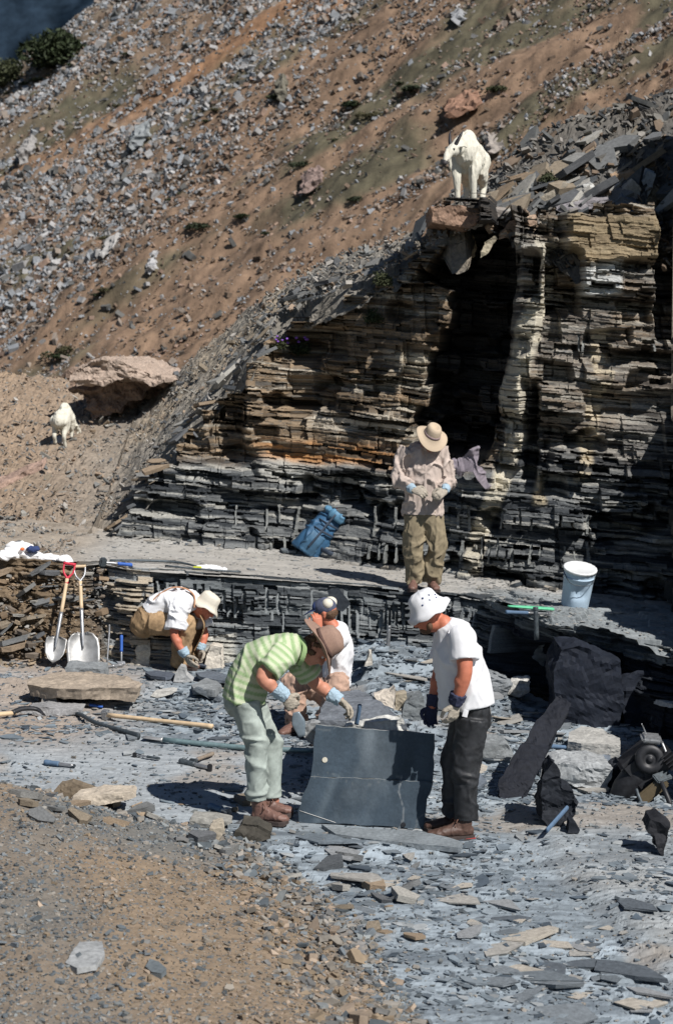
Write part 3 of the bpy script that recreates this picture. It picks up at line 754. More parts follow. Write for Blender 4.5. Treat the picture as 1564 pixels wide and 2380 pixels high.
def mound_stones():
    r = np.random.default_rng(23)
    N = 75000
    y = 7.6 + 8 * r.random(N); x = (r.random(N) * 2 - 1) * 0.2 * y
    d = mound_d(x, y)
    k = d > 0.02
    k2 = (~k) & (r.random(N) < 0.16)
    x, y, d = x[k | k2], y[k | k2], d[k | k2]; N = len(x)
    edge = band(d, 0.0, 0.55, 0.08) * (d > 0)
    s = np.clip(0.008 + 0.010 * r.exponential(1, N), 0.007, 0.07) * (1 + 1.5 * edge * r.random(N))
    xs, ys, Z = FLOORGRID
    z = Z[np.clip(np.searchsorted(ys, y), 0, len(ys) - 1), np.clip(np.searchsorted(xs, x), 0, len(xs) - 1)]
    P = np.stack([x, y, z + 0.12 * s], 1)
    tanw = band(x + 0.25 * (y - 10), -1.15, 0.2, 0.4) * band(y, 8.2, 11.6, 0.6)
    grey = np.array([(0.14, 0.16, 0.175), (0.20, 0.215, 0.215), (0.085, 0.10, 0.11), (0.26, 0.24, 0.21)])[r.integers(0, 4, N)]
    tn = np.array([(0.225, 0.175, 0.12), (0.21, 0.19, 0.16), (0.31, 0.245, 0.185), (0.15, 0.15, 0.145)])[r.integers(0, 4, N)]
    c = np.where((r.random(N) < np.clip(tanw, 0.12, 0.8) * (d > 0))[:, None], tn, grey) * r.uniform(0.7, 1.25, (N, 1))
    scatter('mound_gravel', P, s, r.uniform(0.25, 0.6, N), r.normal(0, 0.3, N), r.normal(0, 0.3, N), r.uniform(0, 6.3, N), c, 'plate', M_stone, 5, 14)
mound_stones()
def floor_flakes():
    r = np.random.default_rng(24)
    N = 60000
    y = 9.6 + 10.3 * r.random(N); x = (r.random(N) * 2 - 1) * 0.19 * y
    z1 = band(x, -2.3, 1.6, 0.3) * band(y, 15.4, 19.8, 0.3); z2 = band(x, 0.9, 3, 0.3) * band(y, 14, 17.2, 0.3)
    p = np.clip(0.30 - 0.25 * band(x, -2.8, -0.1, 0.4) * band(y, 13.2, 15.6, 0.3) - 0.24 * band(x, 1.1, 4, 0.3) * band(y, 9, 14.0, 0.2) * (fbm(x * 0.9, y * 0.9, oct=3, seed=603) > 0.42) - 0.20 * band(x, -0.9, 1.1, 0.3) * band(y, 10, 13.4, 0.3) * (fbm(x * 0.8 + 4, y * 1.2, oct=3, seed=604) > 0.5) + 0.7 * z1 * sst(0.45, 0.6, fbm(x * 1.2, y * 1.2, oct=4, seed=601)) + 0.4 * z2, 0, 1)
    k = (r.random(N) < p) & (mound_d(x, y) < 0.1) & (y < np.interp(x, BX, BY) - 0.1)
    x, y = x[k], y[k]; N = len(x)
    s = np.clip(0.02 + 0.035 * r.exponential(1, N), 0.015, 0.24)
    xs, ys, Z = FLOORGRID
    z = Z[np.clip(np.searchsorted(ys, y), 0, len(ys) - 1), np.clip(np.searchsorted(xs, x), 0, len(xs) - 1)]
    P = np.stack([x, y, z + 0.006], 1)
    pal = np.array([(0.075, 0.097, 0.12), (0.14, 0.17, 0.195), (0.215, 0.25, 0.275), (0.32, 0.34, 0.345), (0.17, 0.205, 0.23)])
    c = pal[r.integers(0, 5, N)] * r.uniform(0.7, 1.2, (N, 1))
    scatter('shale_flakes', P, s, r.uniform(0.05, 0.13, N), r.normal(0, 0.10, N), r.normal(0, 0.10, N), r.uniform(0, 6.3, N), c, 'plate', M_stone, 6, 14)
    N = 7000
    x = r.uniform(-3.2, 3.2, N); t = r.random(N); by = np.interp(x, BX, BY); y = by + 0.03 + (Wy(x) - by) * t
    s = np.clip(0.012 + 0.022 * r.exponential(1, N), 0.012, 0.16)
    xs2, ys2, Z2 = BENCHGRID
    z = Z2[np.clip(np.searchsorted(ys2, y), 0, len(ys2) - 1), np.clip(np.searchsorted(xs2, x), 0, len(xs2) - 1)]
    c = np.array([(0.34, 0.335, 0.31), (0.27, 0.275, 0.27), (0.39, 0.37, 0.33), (0.20, 0.21, 0.215)])[r.integers(0, 4, N)] * r.uniform(0.8, 1.15, (N, 1))
    k = (r.random(N) < 0.25 + 0.75 * sst(0.7, 1.0, t) + 0.6 * sst(1.2, 1.8, x))
    scatter('bench_flakes', np.stack([x, y, z + 0.004], 1)[k], s[k], r.uniform(0.06, 0.2, N)[k], r.normal(0, 0.08, N)[k], r.normal(0, 0.08, N)[k], r.uniform(0, 6.3, N)[k], c[k], 'plate', M_stone, 9, 14)
    # rubble of the soft bank left of the bench
    N = 1500
    x = r.uniform(-4.2, -2.35, N); t = r.random(N)
    z = 0.1 + 0.95 * t; y = np.interp(x, BX, BY) - 0.05 - 0.62 * (1 - t)
    s = np.clip(0.015 + 0.035 * r.exponential(1, N), 0.015, 0.26)
    s = np.where((x > -3.0) & (x < -2.2) & (t < 0.55), np.minimum(s, 0.03), s)
    pal = np.array([(0.26, 0.19, 0.125), (0.33, 0.26, 0.18), (0.18, 0.15, 0.12), (0.28, 0.27, 0.25)])
    c = pal[r.integers(0, 4, N)] * r.uniform(0.7, 1.2, (N, 1))
    scatter('bank_rubble', np.stack([x, y, z], 1), s, r.uniform(0.2, 0.6, N), r.normal(0.3, 0.3, N), r.normal(0, 0.25, N), r.uniform(0, 6.3, N), c, 'plate', M_stone, 8, 14)
floor_flakes()
# ================================================================== FIGURES
def fzv(x, y):
    xs, ys, Z = FLOORGRID
    return Z[np.clip(np.searchsorted(ys, y), 0, len(ys) - 1), np.clip(np.searchsorted(xs, x), 0, len(xs) - 1)]
def bzv(x, y):
    xs, ys, Z = BENCHGRID
    return Z[np.clip(np.searchsorted(ys, y), 0, len(ys) - 1), np.clip(np.searchsorted(xs, x), 0, len(xs) - 1)]
def on_floor(sx, sy): return hit(sx, sy, fzv, 8.0, 20.2, 4000)
def on_bench(sx, sy): return hit(sx, sy, bzv, 16.5, 22.8, 4000)
def perp(t, side):
    s = side - t * side.dot(t)
    if s.length < 1e-4: s = t.orthogonal()
    return s.normalized()
def V(*a): return Vector(a)
class Blob:
    """closed tubes and balls, fused into one continuous skin"""
    def __init__(self): self.bm = bmesh.new()
    def tube(self, pts, rad, side=Vector((1, 0, 0)), sub=4, n=16, cap=True):
        pts = [Vector(p) for p in pts]; rad = [(r, r) if not isinstance(r, tuple) else r for r in rad]
        P, R = [], []
        m = len(pts)
        for i in range(m - 1):
            p0, p1, p2, p3 = pts[max(i - 1, 0)], pts[i], pts[i + 1], pts[min(i + 2, m - 1)]
            for k in range(sub):
                t = k / sub
                q = 0.5 * ((2 * p1) + (p2 - p0) * t + (2 * p0 - 5 * p1 + 4 * p2 - p3) * t * t + (3 * p1 - p0 - 3 * p2 + p3) * t ** 3)
                P.append(q); e = t * t * (3 - 2 * t) * 0.5 + t * 0.5
                R.append((lerp(rad[i][0], rad[i + 1][0], e), lerp(rad[i][1], rad[i + 1][1], e)))
        P.append(pts[-1]); R.append(rad[-1])
        T = [(P[min(i + 1, len(P) - 1)] - P[max(i - 1, 0)]).normalized() for i in range(len(P))]
        ringsP, ringsR, ringsT = list(P), list(R), list(T)
        if cap:
            for end in (0, 1):
                q, r_, t = (P[0], R[0], -T[0]) if end == 0 else (P[-1], R[-1], T[-1])
                ext = []
                for a in (0.35, 0.7, 0.94):
                    s = math.cos(math.asin(a)); ext.append((q + t * min(r_) * a, (r_[0] * s, r_[1] * s), T[0] if end == 0 else T[-1]))
                if end == 0:
                    ext = ext[::-1]
                    ringsP = [e[0] for e in ext] + ringsP; ringsR = [e[1] for e in ext] + ringsR; ringsT = [e[2] for e in ext] + ringsT
                else:
                    ringsP += [e[0] for e in ext]; ringsR += [e[1] for e in ext]; ringsT += [e[2] for e in ext]
        bm = self.bm; prev = None; first = None
        for q, r_, t in zip(ringsP, ringsR, ringsT):
            s = perp(t, side); o = t.cross(s)
            ring = [bm.verts.new(q + s * (r_[0] * math.cos(2 * math.pi * k / n)) + o * (r_[1] * math.sin(2 * math.pi * k / n))) for k in range(n)]
            if prev:
                for k in range(n):
                    bm.faces.new((prev[k], prev[(k + 1) % n], ring[(k + 1) % n], ring[k]))
            else: first = ring
            prev = ring
        bm.faces.new(first[::-1]); bm.faces.new(prev)
        return self
    def ball(self, c, r, x=Vector((1, 0, 0)), z=Vector((0, 0, 1))):
        if not isinstance(r, tuple): r = (r, r, r)
        z = z.normalized(); x = perp(z, x); y = z.cross(x)
        M = Matrix((x * r[0], y * r[1], z * r[2])).transposed().to_4x4(); M.translation = c
        bmesh.ops.create_icosphere(self.bm, subdivisions=3, radius=1.0, matrix=M)
        return self
    def fuse(self, name, voxel=0.012, smooth=6, factor=0.5):
        me = bpy.data.meshes.new('t'); self.bm.to_mesh(me); self.bm.free()
        o = bpy.data.objects.new('t', me); COL.objects.link(o)
        m = o.modifiers.new('r', 'REMESH'); m.mode = 'VOXEL'; m.voxel_size = voxel; m.use_smooth_shade = True
        if smooth:
            m = o.modifiers.new('s', 'SMOOTH'); m.factor = factor; m.iterations = smooth
        dg = bpy.context.evaluated_depsgraph_get()
        out = bpy.data.meshes.new_from_object(o.evaluated_get(dg)); out.name = name
        bpy.data.objects.remove(o); bpy.data.meshes.remove(me)
        out.polygons.foreach_set('use_smooth', np.ones(len(out.polygons), bool))
        return out
    def plain(self, name, smooth=True):
        bmesh.ops.recalc_face_normals(self.bm, faces=self.bm.faces[:])
        me = bpy.data.meshes.new(name); self.bm.to_mesh(me); self.bm.free()
        me.polygons.foreach_set('use_smooth', np.full(len(me.polygons), smooth))
        return me
def mverts(me):
    v = np.empty(len(me.vertices) * 3, np.float32); me.vertices.foreach_get('co', v)
    n = np.empty(len(me.vertices) * 3, np.float32); me.vertices.foreach_get('normal', n)
    return v.reshape(-1, 3).astype(float), n.reshape(-1, 3).astype(float)
def setverts(me, v):
    me.vertices.foreach_set('co', np.ascontiguousarray(v, np.float32).ravel()); me.update()
def folds(me, amp, fx, fy, fz, seed, mask=None):
    v, n = mverts(me)
    w = 0.25 * (fbm(v[:, 0] * 4, v[:, 1] * 4, v[:, 2] * 4, oct=2, seed=seed + 7) - 0.5)
    a = fbm((v[:, 0] + w) * fx, (v[:, 1] + w) * fy, (v[:, 2] + w) * fz, oct=2, seed=seed, gain=0.35)
    b = 1 - np.abs(2 * a - 1) * 4.0
    d = amp * (np.clip(b, 0, 1) ** 1.3 * 1.5 - 0.4)
    if mask is not None: d = d * mask(v)
    setverts(me, v + n * d[:, None])
def along(me, segs):
    """distance along the nearest of several axis lines, for stripes"""
    v, n = mverts(me); best = np.full(len(v), 9e9); s = np.zeros(len(v))
    for a, b in segs:
        a = np.array(a); b = np.array(b); L = np.linalg.norm(b - a); t = (b - a) / L
        u = np.clip((v - a) @ t, -0.1, L + 0.1); d = np.linalg.norm(v - a - np.outer(u, t), axis=1)
        k = d < best; best[k] = d[k]; s[k] = u[k]
    return s, v
def lathe(profile, n=32, mod=None):
    """profile: (radius, height); mod(theta, r, z) -> (r, z); closed surface with an inner side"""
    bm = bmesh.new(); rings = []
    for r_, z_ in profile:
        ring = []
        for k in range(n):
            th = 2 * math.pi * k / n
            rr, zz = mod(th, r_, z_) if mod else (r_, z_)
            ring.append(bm.verts.new((rr * math.cos(th), rr * math.sin(th), zz)))
        rings.append(ring)
    for a, b in zip(rings, rings[1:]):
        for k in range(n): bm.faces.new((a[k], a[(k + 1) % n], b[(k + 1) % n], b[k]))
    bm.faces.new(rings[0][::-1]); bm.faces.new(rings[-1])
    bmesh.ops.recalc_face_normals(bm, faces=bm.faces[:])
    me = bpy.data.meshes.new('lathe'); bm.to_mesh(me); bm.free()
    me.polygons.foreach_set('use_smooth', np.ones(len(me.polygons), bool))
    return me
def frame_mat(loc, z, x):
    z = Vector(z).normalized(); x = perp(z, Vector(x)); y = z.cross(x)
    M = Matrix((x, y, z)).transposed().to_4x4(); M.translation = loc
    return M
def place(name, me, mat, parent, M=None):
    if M is not None: me.transform(M)
    return link(name, me, parent, [mat])
# cloth and skin
def cloth(name, col, weave=260, rough=0.9, lo=0.85, hi=1.12): return mat_plain(name, col, rough, weave, lo, hi, 0.25, 0.002, spec=0.15)
M_skin = mat_plain('skin', (0.52, 0.235, 0.155), 0.55, 40, 0.9, 1.1, 0.1, 0.002, spec=0.4)
M_skin_tan = mat_plain('skin_sunburnt', (0.50, 0.17, 0.10), 0.55, 40, 0.9, 1.1, 0.1, 0.002, spec=0.4)
M_hair = mat_plain('brown_hair', (0.10, 0.055, 0.03), 0.7, 120, 0.6, 1.4, 0.8, 0.004)
M_white = mat_plain('white_cotton', (0.74, 0.745, 0.76), 0.9, 8, 0.88, 1.06, 0.25, 0.004, spec=0.15); M_cream = cloth('cream_cotton', (0.66, 0.62, 0.52))
M_jeans = mat_plain('faded_denim', (0.37, 0.42, 0.385), 0.9, 9, 0.62, 1.22, 0.2, 0.003, spec=0.1)
M_blackp = mat_plain('black_trouser', (0.018, 0.019, 0.021), 0.55, 16, 0.5, 2.2, 0.3, 0.003, spec=0.4)
M_khaki = mat_plain('khaki_cloth', (0.27, 0.225, 0.15), 0.9, 10, 0.65, 1.2, 0.2, 0.003, spec=0.1)
M_tanp = mat_plain('tan_canvas', (0.36, 0.245, 0.14), 0.9, 10, 0.6, 1.3, 0.2, 0.003, spec=0.1)
M_rosep = mat_plain('rosy_canvas', (0.43, 0.29, 0.22), 0.9, 10, 0.7, 1.25, 0.2, 0.003, spec=0.1)
M_pink = mat_plain('pale_shirt', (0.50, 0.42, 0.37), 0.9, 9, 0.75, 1.15, 0.2, 0.003, spec=0.1)
M_strap = mat_plain('orange_strap', (0.48, 0.26, 0.15), 0.9, 60)
M_boot = mat_plain('brown_boot', (0.17, 0.095, 0.075), 0.5, 35, 0.7, 1.25, 0.3, 0.003)
M_sole = mat_plain('boot_sole', (0.06, 0.045, 0.04), 0.85, 60)
M_redsole = mat_plain('red_sole', (0.4, 0.05, 0.05), 0.8, 60)
M_lace = mat_plain('lace', (0.12, 0.06, 0.04), 0.8, 60)
M_eyelet = mat_plain('eyelet_metal', (0.6, 0.58, 0.52), 0.3, 20, metal=1.0)
M_glove = mat_plain('grey_leather_glove', (0.36, 0.32, 0.26), 0.8, 40, 0.8, 1.15, 0.3, 0.002)
M_cuff = mat_plain('pale_blue_cuff', (0.33, 0.44, 0.52), 0.9, 120)
M_darkglove = mat_plain('dark_blue_cuff', (0.03, 0.035, 0.07), 0.9, 60)
M_felt = mat_plain('brown_felt', (0.30, 0.20, 0.155), 0.95, 60, 0.85, 1.12, 0.2, 0.002, spec=0.1)
M_feltd = mat_plain('hat_band_dark', (0.09, 0.055, 0.045), 0.95, 60)
M_straw = mat_plain('cream_straw', (0.50, 0.40, 0.29), 0.9, 180, 0.85, 1.1, 0.4, 0.002)
M_bandp = mat_plain('mauve_band', (0.30, 0.22, 0.22), 0.9, 60)
M_blue = mat_plain('navy_cloth', (0.03, 0.05, 0.14), 0.9, 60)
M_stripe = mat_attr('striped_green_cotton', 0.92, 200, 0.9, 1.1, 0.2, 0.002, spec=0.1)
M_dark = mat_plain('black_metal', (0.02, 0.021, 0.024), 0.5, 30, 0.6, 1.5, 0.2, 0.002)
M_eye = mat_plain('eye_white', (0.7, 0.68, 0.65), 0.3, 20); M_iris = mat_plain('iris', (0.03, 0.02, 0.015), 0.3, 20)

def head_blob(b, c, up, fw, sc=1.0, beard=0):
    up = up.normalized(); fw = perp(up, fw); lat = fw.cross(up)
    A = lambda x, y, z: c + (lat * x + fw * y + up * z) * sc
    b.ball(A(0, -0.012, 0.028), (0.076 * sc, 0.095 * sc, 0.088 * sc), lat, up)
    b.ball(A(0, 0.012, -0.025), (0.066 * sc, 0.076 * sc, 0.090 * sc), lat, up)
    b.ball(A(0, 0.055, -0.085), (0.036 * sc, 0.032 * sc, 0.028 * sc), lat, up)             # chin
    b.ball(A(0, 0.040, -0.062), (0.052 * sc, 0.045 * sc, 0.040 * sc), lat, up)             # jaw
    b.tube([A(0, 0.088, 0.022), A(0, 0.104, -0.006), A(0, 0.112, -0.026)], [0.009 * sc, 0.012 * sc, 0.016 * sc], lat, n=10)   # nose
    for s in (-1, 1):
        b.ball(A(0.014 * s, 0.100, -0.030), 0.009 * sc)
        b.ball(A(0.030 * s, 0.078, 0.030), (0.026 * sc, 0.014 * sc, 0.010 * sc), lat, up)   # brow
        b.ball(A(0.036 * s, 0.068, -0.018), (0.022 * sc, 0.02 * sc, 0.02 * sc), lat, up)    # cheek
        b.ball(A(0.077 * s, -0.012, -0.004), (0.010 * sc, 0.022 * sc, 0.034 * sc), lat, up) # ear
        b.ball(A(0.080 * s, -0.020, 0.012), (0.012 * sc, 0.016 * sc, 0.018 * sc), lat, up)
    b.tube([A(-0.022, 0.082, -0.056), A(0, 0.093, -0.053), A(0.022, 0.082, -0.056)], [0.007 * sc] * 3, up, n=8)   # lips
    b.tube([A(-0.020, 0.080, -0.066), A(0, 0.090, -0.067), A(0.020, 0.080, -0.066)], [0.007 * sc] * 3, up, n=8)
    return A, lat, up, fw
def fingers(wr, d, pn, sd, curl, spread=0.10, thumb=1, sc=1.0, thumb_in=0.5):
    """a five-fingered hand. wr wrist, d towards the fingertips, pn the way the palm faces, sd +1/-1 puts the thumb on that side"""
    d = d.normalized(); pn = perp(d, pn); s = d.cross(pn) * sd
    b = Blob()
    b.tube([wr - d * 0.01, wr + d * 0.035 * sc, wr + d * 0.085 * sc], [(0.030 * sc, 0.022 * sc), (0.042 * sc, 0.021 * sc), (0.044 * sc, 0.017 * sc)], s, n=14)
    for i, (L, off) in enumerate(((0.072, 0.031), (0.080, 0.010), (0.074, -0.011), (0.058, -0.031))):
        base = wr + d * (0.084 - 0.006 * abs(i - 1)) * sc + s * off * sc
        dr = (d + s * spread * (1.3 - i) * 0.8).normalized()
        p = [base]; c0 = curl[i] if isinstance(curl, (list, tuple)) else curl
        ax = dr.cross(pn).normalized(); cur = dr
        for k, fr in enumerate((0.42, 0.32, 0.26)):
            cur = (Matrix.Rotation(c0 * (0.75, 1.0, 0.8)[k], 3, ax) @ cur)
            p.append(p[-1] + cur * L * fr * sc)
        b.tube(p, [0.0125 * sc, 0.0115 * sc, 0.0105 * sc, 0.0085 * sc], s, n=10)
    tb = wr + d * 0.028 * sc + s * 0.030 * sc
    t1 = tb + (d * 0.55 + s * 0.75 + pn * 0.35).normalized() * 0.042 * sc
    t2 = t1 + (d * 0.8 + s * (0.35 - thumb_in * 0.8) + pn * 0.5).normalized() * 0.034 * sc
    t3 = t2 + (d * 0.8 - s * thumb_in * 0.8 + pn * 0.5).normalized() * 0.026 * sc
    b.tube([tb, t1, t2, t3], [0.018 * sc, 0.0145 * sc, 0.0125 * sc, 0.0095 * sc], s, n=10)
    return b
def glove(parent, el, wr, d, pn, sd, curl, mat, cuffmat, cuff=(0.08, 0.044), sc=1.1, thumb_in=0.5):
    me = fingers(wr, d, pn, sd, curl, sc=sc, thumb_in=thumb_in).fuse('glove', 0.0045, 4)
    folds(me, 0.0025, 60, 60, 60, 3)
    g = link('glove', me, parent, [mat])
    t = (wr - el).normalized()
    b = Blob(); b.tube([wr - t * cuff[0], wr - t * cuff[0] * 0.5, wr + t * 0.012], [cuff[1] * 1.08, cuff[1], cuff[1] * 0.82], n=18, cap=False)
    cm = b.fuse('cuff', 0.006, 2); folds(cm, 0.004, 35, 35, 35, 8)
    link('cuff', cm, g, [cuffmat])
    return g
M_bootd = mat_plain('dark_brown_boot', (0.085, 0.048, 0.036), 0.55, 35, 0.7, 1.25, 0.3, 0.003)
def boot(parent, an, heel, toe, sole_z, mat=M_boot, red=False, seed=0):
    """a lace-up boot standing on sole_z"""
    h = Vector((heel.x, heel.y, sole_z)); t = Vector((toe.x, toe.y, sole_z)); d = (t - h).normalized(); s = d.cross(V(0, 0, 1)); L = (t - h).length
    up = V(0, 0, 1); A = lambda u, w, z: h + d * (u * L) + s * w + up * z
    b = Blob()
    b.tube([A(0.10, 0, 0.055), A(0.3, 0, 0.062), A(0.55, 0, 0.060), A(0.78, 0, 0.050), A(0.92, 0, 0.044)], [(0.034, 0.036), (0.040, 0.044), (0.046, 0.040), (0.048, 0.030), (0.036, 0.026)], s)
    b.tube([A(0.20, 0, 0.06), A(0.20, 0, 0.12), lerp(A(0.20, 0, 0.15), an, 0.7), lerp(A(0.20, 0, 0.15), an, 1.0) + up * 0.06], [(0.040, 0.050), (0.042, 0.052), (0.046, 0.052), (0.05, 0.056)], s, cap=False)
    b.tube([A(0.22, 0, 0.13), A(0.42, 0, 0.092), A(0.62, 0, 0.068)], [(0.030, 0.03), (0.030, 0.026), (0.028, 0.02)], s)
    me = b.fuse('boot', 0.007, 4); folds(me, 0.003, 30, 30, 30, 20 + seed)
    o = link('boot', me, parent, [mat])
    # welted sole
    out = [(0.0, 0.028), (0.02, 0.034), (0.2, 0.036), (0.4, 0.036), (0.6, 0.047), (0.8, 0.052), (0.93, 0.042), (1.0, 0.018)]
    ring = [(u, w) for u, w in out] + [(u, -w) for u, w in out[::-1]]
    bm = bmesh.new()
    for (z0, z1, k) in ((0.0, 0.018, 1.0), (0.0185, 0.030, 1.03)):
        lo = [bm.verts.new(A(u, w * k, z0 + (0.012 if u > 0.97 else 0))) for u, w in ring]; hi = [bm.verts.new(A(u, w * k, z1 + (0.008 if u > 0.97 else 0))) for u, w in ring]
        n = len(ring)
        for i in range(n): bm.faces.new((lo[i], lo[(i + 1) % n], hi[(i + 1) % n], hi[i]))
        bm.faces.new(lo[::-1]); bm.faces.new(hi)
    bmesh.ops.recalc_face_normals(bm, faces=bm.faces[:])
    sm = bpy.data.meshes.new('sole'); bm.to_mesh(sm); bm.free()
    so = link('sole', sm, o, [M_sole])
    if red:
        bb = Blob(); bb.tube([A(-0.005, 0.0, 0.010), A(0.20, 0.0, 0.010)], [(0.037, 0.0085)] * 2, s, cap=False)
        link('heel', bb.plain('heel', False), o, [M_redsole])
    bl = Blob(); zz = []
    for i in range(6):
        u = 0.29 + 0.066 * i; z_ = 0.132 - 0.0165 * i; sg = 1 if i % 2 else -1
        zz += [A(u, 0.032 * sg, z_ - 0.006), A(u + 0.03, 0, z_ + 0.006)]
    zz = [A(0.36, 0.05, 0.10), A(0.44, 0.052, 0.125), A(0.33, 0.02, 0.15), A(0.42, -0.05, 0.125), A(0.34, -0.02, 0.15)] + zz
    bl.tube(zz, [0.0038] * len(zz), d, n=6, sub=3)
    link('lace', bl.plain('lace'), o, [M_lace])
    return o
def person(label, J, skin=M_skin, torso=None, armr=1.0, hands=()):
    """the bare body as one continuous mesh; clothes are added as its children"""
    b = Blob(); lat = (J['shR'] - J['shL']).normalized()
    b.tube([J['pel'], J['waist'], J['chest'], J['neck']], [(0.135, 0.09), (0.130, 0.09), (0.150, 0.10), (0.070, 0.060)], lat)
    up = J['hup'].normalized()
    b.tube([J['neck'], J['head'] - up * 0.07], [0.060, 0.056], lat)
    for s in 'LR':
        b.tube([J['sh' + s], J['el' + s], J['wr' + s]], [0.056 * armr, 0.043 * armr, 0.030 * armr], lat, sub=6)
        m = (J['el' + s] * 0.7 + J['wr' + s] * 0.3); b.ball(m, 0.046 * armr)
        b.tube([J['hip' + s], J['kn' + s], J['an' + s]], [0.066, 0.050, 0.038], lat, sub=6)
        fd = (J['to' + s] - J['an' + s]); b.tube([J['an' + s], J['an' + s] + fd * 0.2 + V(0, 0, -0.03)], [0.034, 0.028], lat)
    A, l2, u2, f2 = head_blob(b, J['head'], J['hup'], J['hfw'])
    for (w, d, pn, sd, curl) in hands:
        pass
    me = b.fuse('person', 0.0085, 5)
    o = link('person', me, None, [skin])
    tag(o, label, 'person')
    for s in (-1, 1):
        e = Blob(); e.ball(A(0.031 * s, 0.071, 0.012), 0.0125)
        eo = link('eye', e.plain('eye'), o, [M_eye])
        e = Blob(); e.ball(A(0.031 * s, 0.0812, 0.011), 0.0058); link('iris', e.plain('iris'), eo, [M_iris])
    return o, A, lat
def shirt(parent, J, lat, pts, rad, sleeve, mat, sl_rad=(0.088, 0.082), name='shirt', voxel=0.0095, fold=(0.012, 7, 7, 7, 3), collar=True):
    b = Blob()
    b.tube(pts, rad, lat, sub=6, n=24, cap=False)
    for s in 'LR':
        sh, el, wr = J['sh' + s], J['el' + s], J['wr' + s]
        inner = sh * 0.75 + J['chest'] * 0.25
        if sleeve <= 1: b.tube([inner, sh, lerp(sh, el, sleeve)], [sl_rad[0], sl_rad[0], sl_rad[1]], lat, sub=5, cap=False)
        else: b.tube([inner, sh, el, lerp(el, wr, sleeve - 1)], [sl_rad[0], sl_rad[0], sl_rad[1] * 0.95, sl_rad[1] * 0.75], lat, sub=6, cap=False)
    me = b.fuse(name, voxel, 4)
    folds(me, *fold[:5]); folds(me, fold[0] * 0.22, fold[1] * 2.2, fold[2] * 2.2, fold[3] * 2.2, fold[4] + 50)
    return link(name, me, parent, [mat])
def trousers(parent, J, lat, mat, legr=(0.112, 0.086, 0.070), pel=(0.175, 0.13), name='trousers', fold=(0.016, 5, 5, 14, 9), cut=1.12, voxel=0.0095):
    b = Blob()
    w = (J['waist'] - J['pel']).normalized()
    b.tube([J['pel'] - w * 0.07, J['pel'], lerp(J['pel'], J['waist'], 0.75)], [(pel[0] * 0.9, pel[1] * 0.9), pel, (pel[0] * 0.9, pel[1] * 0.9)], lat, sub=5, n=24)
    for s in 'LR':
        a, k, n_ = J['hip' + s], J['kn' + s], J['an' + s]
        b.tube([a, lerp(a, k, 0.55), k, lerp(k, n_, 0.5), lerp(k, n_, cut)], [legr[0], lerp(legr[0], legr[1], 0.5), legr[1], lerp(legr[1], legr[2], 0.5), legr[2]], lat, sub=5, n=20, cap=False)
    me = b.fuse(name, voxel, 4)
    folds(me, *fold[:5], mask=lambda v: 0.35 + 0.9 * np.clip(sum(np.exp(-((v - np.array(J[k + s])) ** 2).sum(1) / 0.020) for k in ('kn', 'an') for s in 'LR'), 0, 1))
    folds(me, fold[0] * 0.25, fold[1] * 2.5, fold[2] * 2.5, fold[3] * 1.5, fold[4] + 31)
    return link(name, me, parent, [mat])
def hat_fedora(parent, c, up, fw, mat, band, r_brim=0.165, crown=0.115, droop=0.03, dent=0.03, rc=0.086, curl=0.025):
    prof = [(rc * 0.98, -0.01), (rc, 0.0), (r_brim * 0.80, -0.004), (r_brim, 0.0), (r_brim + 0.003, 0.004), (r_brim, 0.008), (r_brim * 0.8, 0.006), (rc + 0.004, 0.010), (rc, 0.035), (rc * 0.95, crown * 0.7), (rc * 0.80, crown * 0.93), (rc * 0.55, crown), (rc * 0.3, crown - dent), (0.004, crown - dent)]
    def mod(th, r_, z_):
        k = sst(rc, r_brim, r_)
        z_ = z_ + float(k) * (curl * math.cos(2 * th + math.pi) * 1.0 - droop * (0.5 + 0.5 * math.cos(th))) * (1 if r_ > rc + 0.005 else 0)
        r_ = r_ * (1 + 0.12 * math.cos(2 * th)) if r_ <= rc + 0.006 else r_ * (1 + 0.05 * math.cos(2 * th))
        return r_, z_
    me = lathe(prof, 40, mod); M = frame_mat(c, up, fw)
    h = place('hat', me, mat, parent, M)
    bm_ = lathe([(rc * 1.0, 0.011), (rc + 0.006, 0.011), (rc + 0.004, 0.036), (rc * 0.97, 0.036)], 40, lambda th, r_, z_: (r_ * (1 + 0.12 * math.cos(2 * th)), z_))
    place('hat_band', bm_, band, h, M)
    return h
def hat_bucket(parent, c, up, fw, mat, seed=1, rt=0.078, rb=0.095, h=0.10, rbrim=0.145, drop=0.055, vents=None):
    prof = [(rb * 0.97, -0.002), (rb, 0.002), (rbrim * 0.96, -drop), (rbrim, -drop + 0.004), (lerp(rb, rbrim, 0.5), -drop * 0.42), (rb + 0.004, 0.012), (rb * 0.97, h * 0.4), (rt * 1.06, h * 0.85), (rt * 0.88, h), (rt * 0.5, h + 0.012), (0.004, h + 0.015)]
    r = random.Random(seed); ph = [r.uniform(0, 6.28) for _ in range(3)]
    def mod(th, r_, z_):
        k = float(sst(rb, rbrim, r_))
        z_ += k * (0.014 * math.sin(2 * th + ph[0]) + 0.010 * math.sin(3 * th + ph[1]) + 0.006 * math.sin(7 * th + ph[2]))
        return r_ * (1 + 0.10 * math.cos(2 * th)) , z_
    me = lathe(prof, 48, mod); M = frame_mat(c, up, fw)
    hh = place('hat', me, mat, parent, M); folds(me, 0.004, 22, 22, 22, seed)
    if vents:
        for th, z in vents:
            b = Blob(); rr = lerp(rb, rt, z / h) * (1 + 0.10 * math.cos(2 * th)) * 1.0
            b.ball(M @ V(rr * math.cos(th), rr * math.sin(th), z), 0.0075)
            link('vent_hole', b.plain('vent_hole'), hh, [M_blue])
    return hh

